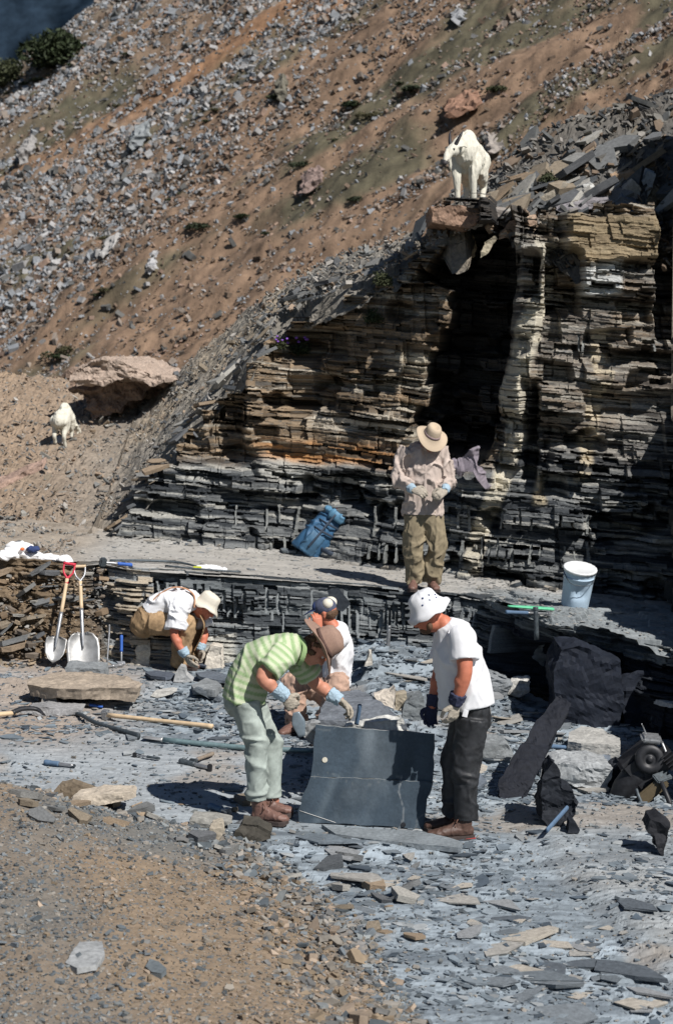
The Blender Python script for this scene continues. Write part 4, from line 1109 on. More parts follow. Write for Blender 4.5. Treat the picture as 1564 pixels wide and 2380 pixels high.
# ---------------------------------------------------------------- the man in green bending over the slab
def man_green():
    ft = on_floor(640, 1908); Y = ft.y
    q = lambda sx, sy, dy=0.0: atY(sx, sy, Y + dy)
    J = dict(pel=q(566, 1610), waist=q(584, 1556), chest=q(642, 1522), neck=q(700, 1512), head=q(734, 1507, 0.0), hup=V(0.84, -0.06, 0.54), hfw=V(0.5, 0.0, -0.86),
             shR=q(655, 1528, -0.17), elR=q(610, 1574, -0.26), wrR=q(663, 1618, -0.22), shL=q(690, 1528, 0.17), elL=q(735, 1590, 0.24), wrL=q(789, 1627, 0.17),
             hipR=q(569, 1630, -0.09), knR=q(597, 1738, -0.10), anR=q(597, 1848, -0.09), hipL=q(580, 1630, 0.09), knL=q(630, 1735, 0.12), anL=q(632, 1840, 0.13),
             toR=q(668, 1905, -0.10), toL=q(678, 1893, 0.13))
    o, A, lat = person('person in a striped green shirt and brown hat bending over the dark slab', J, M_skin, armr=1.12)
    s = shirt(o, J, lat, [q(566, 1628), q(582, 1570), q(618, 1527), q(668, 1510), q(706, 1508)], [(0.195, 0.155), (0.19, 0.155), (0.20, 0.145), (0.18, 0.12), (0.075, 0.07)], 0.72, M_stripe, (0.092, 0.098), fold=(0.012, 7, 3, 4, 13))
    spine = [q(558, 1612), q(578, 1560), q(640, 1522), q(706, 1508)]
    L1 = (spine[1] - spine[0]).length; L2 = L1 + (spine[2] - spine[1]).length
    segs = [(spine[0], spine[1]), (spine[1], spine[2]), (spine[2], spine[3]), (J['shR'], J['elR']), (J['shL'], J['elL'])]
    v, n = mverts(s.data); best = np.full(len(v), 9e9); sp = np.zeros(len(v))
    for (a, b_), off in zip(segs, (0, L1, L2, 0.02, 0.02)):
        a = np.array(a); b_ = np.array(b_); L = np.linalg.norm(b_ - a); t = (b_ - a) / L
        u = (v - a) @ t; uc = np.clip(u, 0, L); d = np.linalg.norm(v - a - np.outer(uc, t), axis=1) / (1.0 if off != 0.02 else 0.55)
        k = d < best; best[k] = d[k]; sp[k] = u[k] + off
    ph = (sp / 0.052) % 1.0
    c = np.repeat(np.array([[0.33, 0.45, 0.24]]), len(v), 0)
    c = mixc(c, (0.52, 0.56, 0.40), sst(0.42, 0.5, ph) * (1 - sst(0.92, 1.0, ph)))
    c = mixc(c, (0.24, 0.36, 0.17), band(ph, 0.12, 0.2, 0.03))
    setcol(s.data, c)
    b = Blob()                                                            # collar
    b.tube([q(694, 1478, -0.02), q(708, 1500, -0.09), q(704, 1528, -0.10), q(696, 1545, -0.06)], [(0.020, 0.008)] * 4, V(0.9, 0, 0.3))
    cm = b.fuse('collar', 0.006, 3); setcol(cm, np.repeat(np.array([[0.30, 0.42, 0.2]]), len(cm.vertices), 0)); link('collar', cm, s, [M_stripe])
    trousers(o, J, lat, M_jeans, (0.106, 0.082, 0.072), (0.165, 0.13), fold=(0.014, 5, 5, 7, 19))
    hat_fedora(o, A(0, 0.0, 0.055), A(0, 0.10, 1) - A(0, 0, 0), A(0, 1, 0) - A(0, 0, 0), M_felt, M_feltd, 0.20, 0.135, 0.02, -0.012, 0.098, 0.035)
    b = Blob()
    for i in range(26):
        a = random.uniform(-2.2, 2.2); z = random.uniform(-0.06, 0.06)
        b.ball(A(0.078 * math.sin(a), -0.085 * math.cos(a) - 0.005, z), random.uniform(0.016, 0.026))
    hm = b.fuse('hair', 0.006, 1); folds(hm, 0.006, 60, 60, 60, 5); link('hair', hm, o, [M_hair])
    d = (q(690, 1652, -0.18) - J['wrR'])
    glove(o, J['elR'], J['wrR'], d, V(0.3, 0.8, -0.6), 1, 0.75, M_glove, M_cuff, (0.10, 0.054))
    d = (q(826, 1652, 0.20) - J['wrL'])
    glove(o, J['elL'], J['wrL'], V(0.75, 0, -0.66), V(-0.5, -0.35, -0.8), -1, [0.55, 0.6, 0.7, 0.8], M_glove, M_cuff, (0.085, 0.050))
    fzr = fz(ft.x, ft.y)
    boot(o, J['anR'], q(586, 1890, -0.08), q(670, 1908, -0.16), floor_z(J['anR'].x, Y) * 1.0 + 0.004, seed=1)
    boot(o, J['anL'], q(602, 1880, 0.12), q(682, 1895, 0.10), float(floor_z(J['anL'].x, Y)) + 0.004, seed=2)
    return o, J, q
GREEN = man_green()
# ---------------------------------------------------------------- the man in the white T-shirt standing at the slab
def man_white():
    ft = on_floor(1060, 1942); Y = ft.y
    q = lambda sx, sy, dy=0.0: atY(sx, sy, Y + dy)
    J = dict(pel=q(1096, 1650), waist=q(1084, 1590), chest=q(1060, 1510), neck=q(1030, 1448), head=q(996, 1430), hup=V(-0.42, -0.05, 0.9), hfw=V(-0.86, -0.1, -0.42),
             shL=q(1072, 1480, -0.19), elL=q(1080, 1562, -0.26), wrL=q(1058, 1634, -0.22), shR=q(1044, 1478, 0.19), elR=q(1022, 1562, 0.24), wrR=q(1004, 1640, 0.16),
             hipL=q(1098, 1668, -0.09), knL=q(1082, 1782, -0.10), anL=q(1080, 1892, -0.09), hipR=q(1085, 1668, 0.09), knR=q(1056, 1776, 0.10), anR=q(1056, 1882, 0.10),
             toL=q(996, 1925, -0.1), toR=q(985, 1915, 0.1))
    o, A, lat = person('person in white T-shirt, white bucket hat and black trousers beside the slab', J, M_skin_tan, armr=1.2)
    shirt(o, J, lat, [q(1086, 1640), q(1080, 1590), q(1064, 1530), q(1052, 1480), q(1030, 1450)], [(0.20, 0.195), (0.21, 0.185), (0.215, 0.168), (0.19, 0.135), (0.085, 0.08)], 0.66, M_white, (0.098, 0.098), fold=(0.012, 4, 4, 3, 23), voxel=0.010)
    trousers(o, J, lat, M_blackp, (0.116, 0.092, 0.078), (0.17, 0.128), fold=(0.013, 5, 5, 7, 29))
    hat_bucket(o, A(0, -0.010, 0.060), A(0, 0.10, 1) - A(0, 0, 0), A(0, 1, 0) - A(0, 0, 0), M_white, 3, rt=0.083, rb=0.100, h=0.105, rbrim=0.150, drop=0.05, vents=[(2.2, 0.075), (1.6, 0.08), (2.0, 0.045), (1.3, 0.04), (2.7, 0.05), (2.6, 0.03)])
    b = Blob()
    b.ball(A(0, 0.058, -0.082), (0.046, 0.038, 0.034)); b.ball(A(0.045, 0.03, -0.06), (0.024, 0.032, 0.036)); b.ball(A(-0.045, 0.03, -0.06), (0.024, 0.032, 0.036)); b.ball(A(0, 0.085, -0.046), (0.028, 0.014, 0.008))
    link('beard', b.fuse('beard', 0.006, 2), o, [M_hair])
    glove(o, J['elL'], J['wrL'], V(-0.18, -0.02, -0.98), V(-0.6, 0.7, 0), -1, 0.55, M_glove, M_darkglove, (0.07, 0.056))
    glove(o, J['elR'], J['wrR'], V(-0.15, -0.3, -0.95), V(0.1, -1, 0), 1, 0.5, M_darkglove, M_darkglove, (0.07, 0.050))
    boot(o, J['anL'], q(1101, 1938, -0.09), q(990, 1925, -0.16), float(floor_z(J['anL'].x, Y)) + 0.004, mat=M_bootd, red=True, seed=3)
    boot(o, J['anR'], q(1085, 1925, 0.10), q(985, 1915, 0.08), float(floor_z(J['anR'].x, Y)) + 0.004, mat=M_bootd, seed=4)
    b = Blob(); pk = [q(1083, 1650, -0.225), q(1079, 1666, -0.225)]                      # small white tag on the pocket
    b.tube(pk, [(0.018, 0.004)] * 2, V(1, 0, 0), cap=False); link('label_patch', b.plain('label_patch', False), o, [M_white])
    return o, J, q
WHITE = man_white()
# ---------------------------------------------------------------- the man standing on the upper bench
def man_bench():
    ft = on_bench(966, 1372); Y = ft.y
    q = lambda sx, sy, dy=0.0: atY(sx, sy, Y + dy)
    J = dict(pel=q(985, 1188), waist=q(985, 1140), chest=q(985, 1072, -0.01), neck=q(992, 1036, -0.04), head=q(1000, 1018, -0.11), hup=V(0.30, -0.48, 0.82), hfw=V(0.12, -0.82, -0.52),
             shR=q(945, 1050, 0), elR=q(926, 1112, -0.02), wrR=q(960, 1138, -0.26), shL=q(1024, 1050, 0), elL=q(1040, 1112, -0.02), wrL=q(1034, 1140, -0.24),
             hipR=q(965, 1198, 0), knR=q(962, 1270, -0.03), anR=q(962, 1345, 0.02), hipL=q(1004, 1198, 0), knL=q(1016, 1270, -0.02), anL=q(999, 1343, 0.06),
             toR=q(952, 1372, -0.2), toL=q(1004, 1370, -0.15))
    o, A, lat = person('person in a pale long-sleeved shirt and straw hat standing on the upper bench', J, M_skin, armr=0.85)
    shirt(o, J, lat, [q(985, 1196), q(985, 1150), q(985, 1098), q(985, 1058), q(992, 1036)], [(0.215, 0.15), (0.205, 0.145), (0.21, 0.15), (0.19, 0.135), (0.090, 0.085)], 1.8, M_pink, (0.080, 0.080), fold=(0.022, 9, 9, 5, 33))
    trousers(o, J, lat, M_khaki, (0.120, 0.100, 0.098), (0.19, 0.13), fold=(0.022, 8, 8, 4, 39))
    hat_fedora(o, A(0, 0.01, 0.040), A(0, 0.0, 1) - A(0, 0, 0), A(0, 1, 0) - A(0, 0, 0), M_straw, M_bandp, 0.172, 0.115, 0.05, 0.04, 0.090, 0.025)
    glove(o, J['elR'], J['wrR'], V(0.8, -0.45, -0.2), V(0.3, 0.6, -0.6), 1, 0.6, M_glove, M_cuff, (0.06, 0.048))
    glove(o, J['elL'], J['wrL'], V(-0.6, -0.5, -0.35), V(-0.3, 0.6, -0.6), -1, 0.6, M_glove, M_cuff, (0.06, 0.048))
    zz = min(bz(J['anR'].x, Y), bz(J['anR'].x, Y - .15))
    boot(o, J['anR'], q(963, 1362, 0.06), V(J['anR'].x - 0.03, Y - 0.22, 0), bz(J['anR'].x, Y - 0.05) + 0.003, seed=5)
    boot(o, J['anL'], q(999, 1358, 0.10), V(J['anL'].x + 0.06, Y - 0.16, 0), bz(J['anL'].x, Y) + 0.003, seed=6)
    b = Blob(); b.tube([A(-0.03, -0.03, -0.11), q(985, 1060, -0.135), q(988, 1098, -0.16), q(988, 1140, -0.165), q(992, 1190, -0.155)], [(0.014, 0.004)] * 5, V(1, 0, 0))
    link('shirt_placket', b.plain('shirt_placket'), o, [M_pink])
    return o, J, q
BENCHMAN = man_bench()
# ---------------------------------------------------------------- the man squatting at the left with a sun hat
def man_left():
    ft = on_floor(428, 1556); Y = ft.y
    q = lambda sx, sy, dy=0.0: atY(sx, sy, Y + dy)
    J = dict(pel=q(346, 1440), waist=q(382, 1408), chest=q(424, 1402), neck=q(455, 1406), head=q(476, 1412, -0.02), hup=V(0.56, -0.1, 0.82), hfw=V(0.74, -0.12, -0.6),
             shR=q(415, 1420, -0.17), elR=q(406, 1478, -0.26), wrR=q(432, 1522, -0.28), shL=q(450, 1418, 0.16), elL=q(475, 1470, 0.10), wrL=q(466, 1510, 0.02),
             hipR=q(350, 1446, -0.10), knR=q(428, 1452, -0.14), anR=q(420, 1540, -0.10), hipL=q(350, 1446, 0.10), knL=q(450, 1452, 0.12), anL=q(440, 1532, 0.12),
             toR=q(455, 1556, -0.12), toL=q(470, 1550, 0.1))
    o, A, lat = person('person in tan dungarees and cream sun hat squatting by the low rock step', J, M_skin_tan)
    shirt(o, J, lat, [q(352, 1428), q(385, 1403), q(422, 1398), q(444, 1400), q(458, 1404)], [(0.185, 0.135), (0.19, 0.13), (0.195, 0.135), (0.15, 0.11), (0.08, 0.075)], 0.78, M_white, (0.105, 0.112), fold=(0.018, 7, 6, 6, 43))
    tr = trousers(o, J, lat, M_tanp, (0.130, 0.110, 0.088), (0.19, 0.15), fold=(0.016, 8, 8, 8, 49))
    for dy in (-0.10, 0.10):
        b = Blob(); b.tube([q(345, 1412, dy * 1.3), q(366, 1385, dy * 1.2), q(400, 1366, dy), q(432, 1368, dy * 0.8), q(452, 1385, dy * 0.9), q(452, 1412, dy * 1.3)], [(0.024, 0.007)] * 6, V(0, 1, 0), n=10)
        link('strap', b.plain('strap'), tr, [M_strap])
    b = Blob(); b.tube([q(470, 1432, 0.0), q(476, 1452, -0.02), q(468, 1480, -0.03), q(452, 1512, -0.05)], [(0.15, 0.008), (0.15, 0.008), (0.12, 0.008), (0.08, 0.008)], V(0, 1, 0))
    link('bib', b.fuse('bib', 0.008, 2), tr, [M_tanp])
    hat_bucket(o, A(0, 0.0, 0.045), A(0, 0.0, 1) - A(0, 0, 0), A(0, 1, 0) - A(0, 0, 0), M_cream, 5, rt=0.085, rb=0.098, h=0.11, rbrim=0.155, drop=0.035)
    glove(o, J['elR'], J['wrR'], V(0.5, 0.0, -0.86), V(0.5, 0.6, 0.3), 1, 0.3, M_glove, M_cuff, (0.07, 0.054))
    glove(o, J['elL'], J['wrL'], V(0.12, -0.2, -0.95), V(-0.6, -0.6, 0), -1, 0.6, M_glove, M_cuff, (0.06, 0.050))
    boot(o, J['anR'], q(408, 1556, -0.08), V(J['anR'].x + 0.19, Y - 0.16, 0), fz(J['anR'].x + 0.05, Y - 0.1) + 0.004, seed=7)
    boot(o, J['anL'], q(430, 1550, 0.14), V(J['anL'].x + 0.19, Y + 0.10, 0), fz(J['anL'].x + 0.05, Y + 0.12) + 0.004, seed=8)
    return o, J, q
LEFTMAN = man_left()
# ---------------------------------------------------------------- the man in a cap behind the slab
def man_cap():
    ft = on_floor(690, 1702); Y = ft.y
    q = lambda sx, sy, dy=0.0: atY(sx, sy, Y + dy)
    J = dict(pel=q(768, 1598, 0.05), waist=q(778, 1548, 0.05), chest=q(784, 1495, 0.05), neck=q(774, 1456, 0.03), head=q(756, 1424, 0.02), hup=V(-0.2, -0.05, 0.97), hfw=V(-0.86, 0.36, -0.32),
             shL=q(790, 1482, -0.16), elL=q(742, 1530, -0.30), wrL=q(740, 1462, -0.20), shR=q(772, 1480, 0.22), elR=q(735, 1535, 0.25), wrR=q(712, 1580, 0.05),
             hipL=q(776, 1605, -0.06), knL=q(786, 1592, -0.46), anL=q(758, 1672, -0.42), hipR=q(762, 1605, 0.12), knR=q(682, 1584, -0.02), anR=q(690, 1682, -0.02),
             toL=q(735, 1690, -0.55), toR=q(680, 1705, -0.2))
    o, A, lat = person('person in a white shirt and cap crouching behind the bending man in green', J, M_skin_tan)
    shirt(o, J, lat, [q(776, 1592, 0.05), q(780, 1550, 0.05), q(784, 1508, 0.05), q(782, 1474, 0.05), q(774, 1456, 0.03)], [(0.19, 0.135), (0.18, 0.125), (0.20, 0.125), (0.16, 0.10), (0.075, 0.07)], 0.75, M_white, (0.092, 0.095), fold=(0.018, 9, 9, 3, 53))
    trousers(o, J, lat, M_rosep, (0.120, 0.100, 0.085), (0.18, 0.14), fold=(0.02, 9, 6, 9, 59))
    b = Blob()                                                            # baseball cap
    b.ball(A(0, -0.006, 0.052), (0.088, 0.104, 0.082), A(1, 0, 0) - A(0, 0, 0), A(0, 0, 1) - A(0, 0, 0))
    cap = link('cap', b.fuse('cap', 0.007, 3), o, [mat_plain('dusty_navy_cap', (0.075, 0.085, 0.13), 0.9, 25, 0.6, 1.6)])
    b = Blob(); b.ball(A(0.045, -0.045, 0.075), (0.05, 0.062, 0.052), A(1, 0, 0) - A(0, 0, 0), A(0, 0, 1) - A(0, 0, 0)); b.ball(A(-0.03, -0.05, 0.08), (0.05, 0.058, 0.048)); link('cap_panel', b.fuse('cap_panel', 0.007, 3), cap, [M_cream])
    b = Blob(); b.tube([A(0, 0.06, 0.045), A(0, 0.12, 0.035), A(0, 0.175, 0.012)], [(0.075, 0.008), (0.078, 0.007), (0.06, 0.006)], A(1, 0, 0) - A(0, 0, 0), n=20)
    link('peak', b.plain('peak'), cap, [M_blue])
    b = Blob(); b.ball(A(0, 0.055, 0.062), (0.070, 0.05, 0.05), A(1, 0, 0) - A(0, 0, 0), A(0, 0, 1) - A(0, 0, 0)); link('cap_front', b.plain('cap_front'), cap, [M_blue])
    b = Blob(); b.ball(A(0, -0.03, -0.005), (0.079, 0.082, 0.06), A(1, 0, 0) - A(0, 0, 0), A(0, 0, 1) - A(0, 0, 0)); hm = b.fuse('hair', 0.007, 1); folds(hm, 0.004, 50, 50, 50, 4); link('hair', hm, o, [M_hair])
    hm = fingers(J['wrL'], V(-0.1, 0.1, 0.95), V(-0.3, 0.9, 0), 1, 0.5, sc=1.0).fuse('hand', 0.0045, 4); link('hand', hm, o, [M_skin_tan])
    glove(o, J['elR'], J['wrR'], V(-0.6, -0.2, -0.7), V(0, -0.6, -0.7), -1, 0.5, M_glove, M_cuff)
    boot(o, J['anR'], q(700, 1700, 0.04), V(J['anR'].x - 0.14, Y - 0.24, 0), fz(J['anR'].x, Y - 0.1) + 0.004, seed=9)
    boot(o, J['anL'], q(765, 1690, -0.38), V(J['anL'].x - 0.10, Y - 0.64, 0), fz(J['anL'].x, Y - 0.5) + 0.004, seed=10)
    return o, J, q
CAPMAN = man_cap()
# ================================================================== GOATS
M_fur = mat_plain('white_fur', (0.66, 0.635, 0.54), 0.95, 26, 0.88, 1.08, 0.5, 0.012, spec=0.05, stretch=(3, 3, 0.6))
M_horn = mat_plain('dark_horn', (0.025, 0.025, 0.03), 0.5, 50)
M_muzzle = mat_plain('dark_muzzle', (0.05, 0.045, 0.045), 0.6, 50)
def goat(label, base, heading, S, turn=0.0, pitch=0.0, feet=None, graze=False):
    f = V(math.cos(heading), math.sin(heading), 0); l = V(-f.y, f.x, 0); up = V(0, 0, 1)
    fx = V(*[f[i] * math.cos(pitch) + up[i] * math.sin(pitch) for i in range(3)]); uz = V(*[up[i] * math.cos(pitch) - f[i] * math.sin(pitch) for i in range(3)])
    P = lambda x, y, z: base + (fx * x + l * y + uz * z) * S
    b = Blob()
    b.tube([P(-.50, 0, .60), P(-.36, 0, .62), P(-.10, 0, .62), P(.18, 0, .66), P(.32, 0, .66)], [(.15 * S, .17 * S), (.20 * S, .22 * S), (.21 * S, .235 * S), (.19 * S, .255 * S), (.15 * S, .20 * S)], l)
    b.ball(P(.13, 0, .86), (.11 * S, .24 * S, .13 * S), l, up); b.ball(P(-.36, 0, .74), (.15 * S, .17 * S, .12 * S), l, up)
    ht = turn; hf = fx * math.cos(ht) + l * math.sin(ht); hl = l * math.cos(ht) - fx * math.sin(ht)
    nb = P(.30, 0, .78); hd = nb + (hf * .30 + uz * (.10 if not graze else -.34)) * S
    hd = hd - uz * ((0.21 if not graze else 0.12) * S)
    b.tube([P(.16, 0, .72), nb, hd], [(.15 * S, .19 * S), (.12 * S, .155 * S), (.082 * S, .09 * S)], hl)
    H = lambda x, y, z: hd + (hf * x + hl * y + uz * z) * S
    b.tube([H(-.04, 0, .02), H(.06, 0, -.02), H(.13, 0, -.09), H(.17, 0, -.145)], [(.075 * S, .08 * S), (.068 * S, .075 * S), (.048 * S, .052 * S), (.040 * S, .040 * S)], hl)
    b.tube([H(.09, 0, -.12), H(.07, 0, -.20), H(.055, 0, -.27)], [.030 * S, .022 * S, .008 * S], hl)                    # beard
    for s in (-1, 1):
        b.tube([H(-.03, .07 * s, .03), H(-.05, .13 * s, .05), H(-.06, .19 * s, .04)], [(.022 * S, .03 * S), (.012 * S, .034 * S), (.005 * S, .01 * S)], uz, n=10)
    hooves = []
    for s in (-1, 1):
        ft = P(.27, .115 * s, 0); ft.z = base.z + (feet or [0] * 4)[0 if s > 0 else 1]
        kn = P(.30, .115 * s, .30)
        b.tube([P(.20, .12 * s, .58), P(.27, .12 * s, .44), kn, lerp(kn, ft, .55), ft + up * .045 * S], [(.115 * S, .125 * S), (.085 * S, .095 * S), (.058 * S, .062 * S), (.044 * S, .048 * S), (.044 * S, .05 * S)], l)
        hooves.append((ft, f))
        ft = P(-.42, .12 * s, 0); ft.z = base.z + (feet or [0] * 4)[2 if s > 0 else 3]
        hk = P(-.49, .12 * s, .27)
        b.tube([P(-.36, .11 * s, .60), P(-.30, .13 * s, .44), hk, lerp(hk, ft, .5), ft + up * .045 * S], [(.14 * S, .17 * S), (.09 * S, .12 * S), (.055 * S, .060 * S), (.044 * S, .046 * S), (.044 * S, .05 * S)], l)
        hooves.append((ft, f))
        b.tube([P(-.40, .13 * s, .45), P(-.46, .14 * s, .34)], [.07 * S, .03 * S], l)                                     # hanging fur
        b.tube([P(.22, .13 * s, .45), P(.24, .14 * s, .31)], [.08 * S, .04 * S], l)
    b.tube([P(-.53, 0, .68), P(-.60, 0, .58)], [.04 * S, .02 * S], l)
    b.tube([P(-.2, 0, .42), P(0, 0, .40), P(.2, 0, .44)], [.08 * S, .08 * S, .07 * S], l)
    me = b.fuse('mountain_goat', 0.0085, 3)
    v, n = mverts(me)
    low = 1 - sst(0.10, 0.35, v[:, 2] - base.z)
    d = (fbm(v[:, 0] * 26, v[:, 1] * 26, v[:, 2] * 7, oct=3, seed=3) - 0.5) * 0.06 * S * (1 - 0.8 * low) * (1 - 0.6 * np.exp(-((v - np.array(hd)) ** 2).sum(1) / 0.03))
    setverts(me, v + n * d[:, None] - np.outer(np.abs(d) * 0.7, [0, 0, 1]))
    o = link('mountain_goat', me, None, [M_fur]); tag(o, label, 'goat')
    for s in (-1, 1):
        h = Blob(); h.tube([H(.00, .035 * s, .06), H(-.02, .065 * s, .13), H(-.05, .09 * s, .20), H(-.09, .11 * s, .27)], [.030 * S, .026 * S, .018 * S, .006 * S], f, n=10)
        link('horn', h.plain('horn'), o, [M_horn])
        e = Blob(); e.ball(H(.07, .062 * s, .005), .016 * S); link('eye', e.plain('eye'), o, [M_horn])
    m = Blob(); m.tube([H(.165, 0, -.138), H(.205, 0, -.192)], [(.036 * S, .035 * S), (.040 * S, .034 * S)], hl, n=12); link('muzzle', m.fuse('muzzle', 0.006, 3), o, [M_muzzle])
    for ft, d_ in hooves:
        hb = Blob(); hb.tube([ft + up * .04 * S, ft], [.034 * S, (.040 * S, .046 * S)], l, n=12, cap=False); link('hoof', hb.plain('hoof'), o, [M_muzzle])
    return o
# ------------------------------------------------------------------ helpers for things
def thing(name, label, cat, loc, group=None):
    e = bpy.data.objects.new(name, None); e.empty_display_size = 0.1; e.location = loc; COL.objects.link(e)
    return tag(e, label, cat, group)
def part(name, me, mat, parent):
    o = link(name, me, None, [mat]); o.parent = parent
    o.matrix_parent_inverse = Matrix.Translation(-parent.location) if parent.type == 'EMPTY' else Matrix()
    return o
def tube_me(name, pts, rad, side=V(0, 0, 1), n=12, cap=False, sub=4, smooth=True):
    b = Blob(); b.tube(pts, rad if isinstance(rad, list) else [rad] * len(pts), side, sub=sub, n=n, cap=cap)
    return b.plain(name, smooth)
def box_me(name, M, sx, sy, sz, bevel=0.0, seg=2):
    bm = bmesh.new(); bmesh.ops.create_cube(bm, size=1.0, matrix=M @ Matrix.Diagonal((sx, sy, sz, 1)))
    if bevel: bmesh.ops.bevel(bm, geom=bm.edges[:], offset=bevel, segments=seg, affect='EDGES')
    me = bpy.data.meshes.new(name); bm.to_mesh(me); bm.free(); return me
def stone_me(name, front, back, col, seed=0, rag=0.010, cut=0.03, bed=None, fq=1.0):
    """a broken block: two matching outlines joined, edges split and roughened along its beds"""
    r = random.Random(seed); bm = bmesh.new(); n = len(front); L = 4
    rings = []
    for k in range(L + 1):
        t = k / L
        rings.append([bm.verts.new(front[i].lerp(back[i], t)) for i in range(n)])
    for k in range(L):
        for i in range(n): bm.faces.new((rings[k][i], rings[k][(i + 1) % n], rings[k + 1][(i + 1) % n], rings[k + 1][i]))
    bm.faces.new(rings[0][::-1]); bm.faces.new(rings[-1])
    bmesh.ops.recalc_face_normals(bm, faces=bm.faces[:])
    bmesh.ops.triangulate(bm, faces=[f for f in bm.faces if len(f.verts) > 4])
    for _ in range(5):
        le = [e for e in bm.edges if e.calc_length() > cut]
        if not le or len(bm.verts) > 9000: break
        bmesh.ops.subdivide_edges(bm, edges=le, cuts=1)
        bmesh.ops.triangulate(bm, faces=[f for f in bm.faces if len(f.verts) > 4])
    bm.normal_update()
    co = np.array([v.co for v in bm.verts]); nn = np.array([v.normal for v in bm.verts])
    so = seed * 3.7
    d = (fbm(co[:, 0] * 9 * fq + so, co[:, 1] * 9 * fq, co[:, 2] * 16 * fq, oct=4, seed=seed % 97) - 0.5) * rag * 2.4
    d += (np.floor(fbm(co[:, 0] * 4 * fq + so, co[:, 1] * 4 * fq, co[:, 2] * 12 * fq, oct=2, seed=seed % 89) * 7) / 7 - 0.5) * rag * 2.0
    co = co + nn * d[:, None]
    for v, c in zip(bm.verts, co): v.co = c
    me = bpy.data.meshes.new(name); bm.to_mesh(me); bm.free()
    base = np.repeat(np.array([col], float), len(me.vertices), 0)
    base *= (0.70 + 0.6 * fbm(co[:, 0] * 6 + so, co[:, 1] * 6, co[:, 2] * 10, oct=4, seed=seed % 83))[:, None]
    setcol(me, base)
    return me
M_rock = mat_attr('broken_shale', 0.8, 34, 0.7, 1.3, 0.5, 0.006)
M_slate = mat_attr('smooth_slate', 0.7, 50, 0.85, 1.15, 0.2, 0.002)
def chunk(name, label, pts, Y, thick, col, cat='rock', rise=0.0, shrink=0.92, rag=0.010, seed=None, side=0.0, group=None, cut=0.03, mat=None, fq=1.0):
    """a standing block: outline of its near face at distance Y, going back by thick"""
    seed = seed if seed is not None else int(pts[0][0] * 7 + pts[0][1])
    fr = [atY(x, y, Y) for x, y in pts]; c = sum(fr, V(0, 0, 0)) / len(fr)
    bk = [c + (p - c) * shrink + V(side, thick, rise) for p in fr]
    o = link(name, stone_me(name, fr, bk, col, seed, rag, cut, None, fq), None, [mat or M_rock])
    return tag(o, label, cat, group)
def flat(name, label, pts, z, thick, col, cat='rock', tilt=(0, 0), rag=0.006, seed=None, group=None, cut=0.03, mat=None, shrink=1.0):
    """a slab lying down: outline of its top at height z (plus tilt per metre in x, y)"""
    seed = seed if seed is not None else int(pts[0][0] * 5 + pts[0][1])
    c0 = onz(sum(p[0] for p in pts) / len(pts), sum(p[1] for p in pts) / len(pts), z)
    tp = []
    for x, y in pts:
        d = ray(x, y); nrm = V(-tilt[0], -tilt[1], 1); t = (c0 - CAM).dot(nrm) / d.dot(nrm); tp.append(CAM + d * t)
    bt = [c0 + (p - c0) * shrink - V(0, 0, thick) for p in tp]
    o = link(name, stone_me(name, tp, bt, col, seed, rag, cut), None, [mat or M_rock])
    return tag(o, label, cat, group)
# ------------------------------------------------------------------ ledge stone, goats, outcrop
GY = 22.0 - 0.2 * 3.9 + 0.45
prow = [(1001, 478), (1112, 480), (1112, 512), (1090, 530), (1050, 524), (1004, 516)]
chunk('ledge_rock', 'rust-topped block jutting out over the dark gully under the standing goat', prow, GY - 0.05, 1.3, (0.26, 0.17, 0.12), rag=0.03, shrink=1.0)
gp = atY(1089, 469, GY + 0.42)
goat('white mountain goat with dark horns standing on the jutting ledge above the quarry', gp, math.radians(-104), 0.80, turn=-0.42)
g2 = hit(140, 1038, lambda x, y: np.maximum(ridge_z(x, y), bench_z(x)), 20, 36)
goat('white mountain goat seen from behind, walking below the brown outcrop', g2 + V(0.02, 0.30, 0.03), math.radians(84), 0.56, turn=-0.5, graze=True, feet=[0.12, 0.06, 0, -0.05], pitch=0.08)
oc = hit(250, 965, lambda x, y: np.maximum(ridge_z(x, y), bench_z(x)), 20, 38)
chunk('rock_outcrop', 'overhanging brown outcrop with a black hollow beneath it on the scree slope', [(158, 868), (180, 850), (230, 836), (300, 850), (350, 872), (402, 886), (350, 905), (318, 930), (262, 958), (214, 978), (196, 930), (168, 905)], oc.y - 0.1, 1.3, (0.24, 0.175, 0.135), rise=0.0, rag=0.08, shrink=0.75, cut=0.05, side=0.3)
chunk('rock_outcrop', 'pale knobbly lip of stone capping the brown outcrop', [(162, 872), (182, 848), (235, 832), (302, 846), (352, 868), (405, 884), (352, 894), (300, 880), (262, 890), (215, 892), (180, 896)], oc.y - 0.65, 1.8, (0.36, 0.285, 0.23), rise=0.05, rag=0.055, shrink=0.8, cut=0.04, side=0.3)
# slabs beside the second goat
for i, (pts, c, lb) in enumerate([([(0, 1082), (60, 1048), (140, 1012), (150, 1022), (90, 1060), (10, 1108)], (0.33, 0.33, 0.34), 'long pale grey slab lying downslope left of the walking goat'),
                                 ([(0, 1108), (70, 1080), (110, 1062), (100, 1078), (40, 1104), (0, 1125)], (0.40, 0.28, 0.22), 'pinkish slab below the pale grey one at the left edge')]):
    h = hit(70, 1075, lambda x, y: np.maximum(ridge_z(x, y), bench_z(x)), 20, 36)
    flat('shale_slab', lb, pts, h.z + 0.06, 0.07, c, tilt=(0.5, 0.25), rag=0.02)
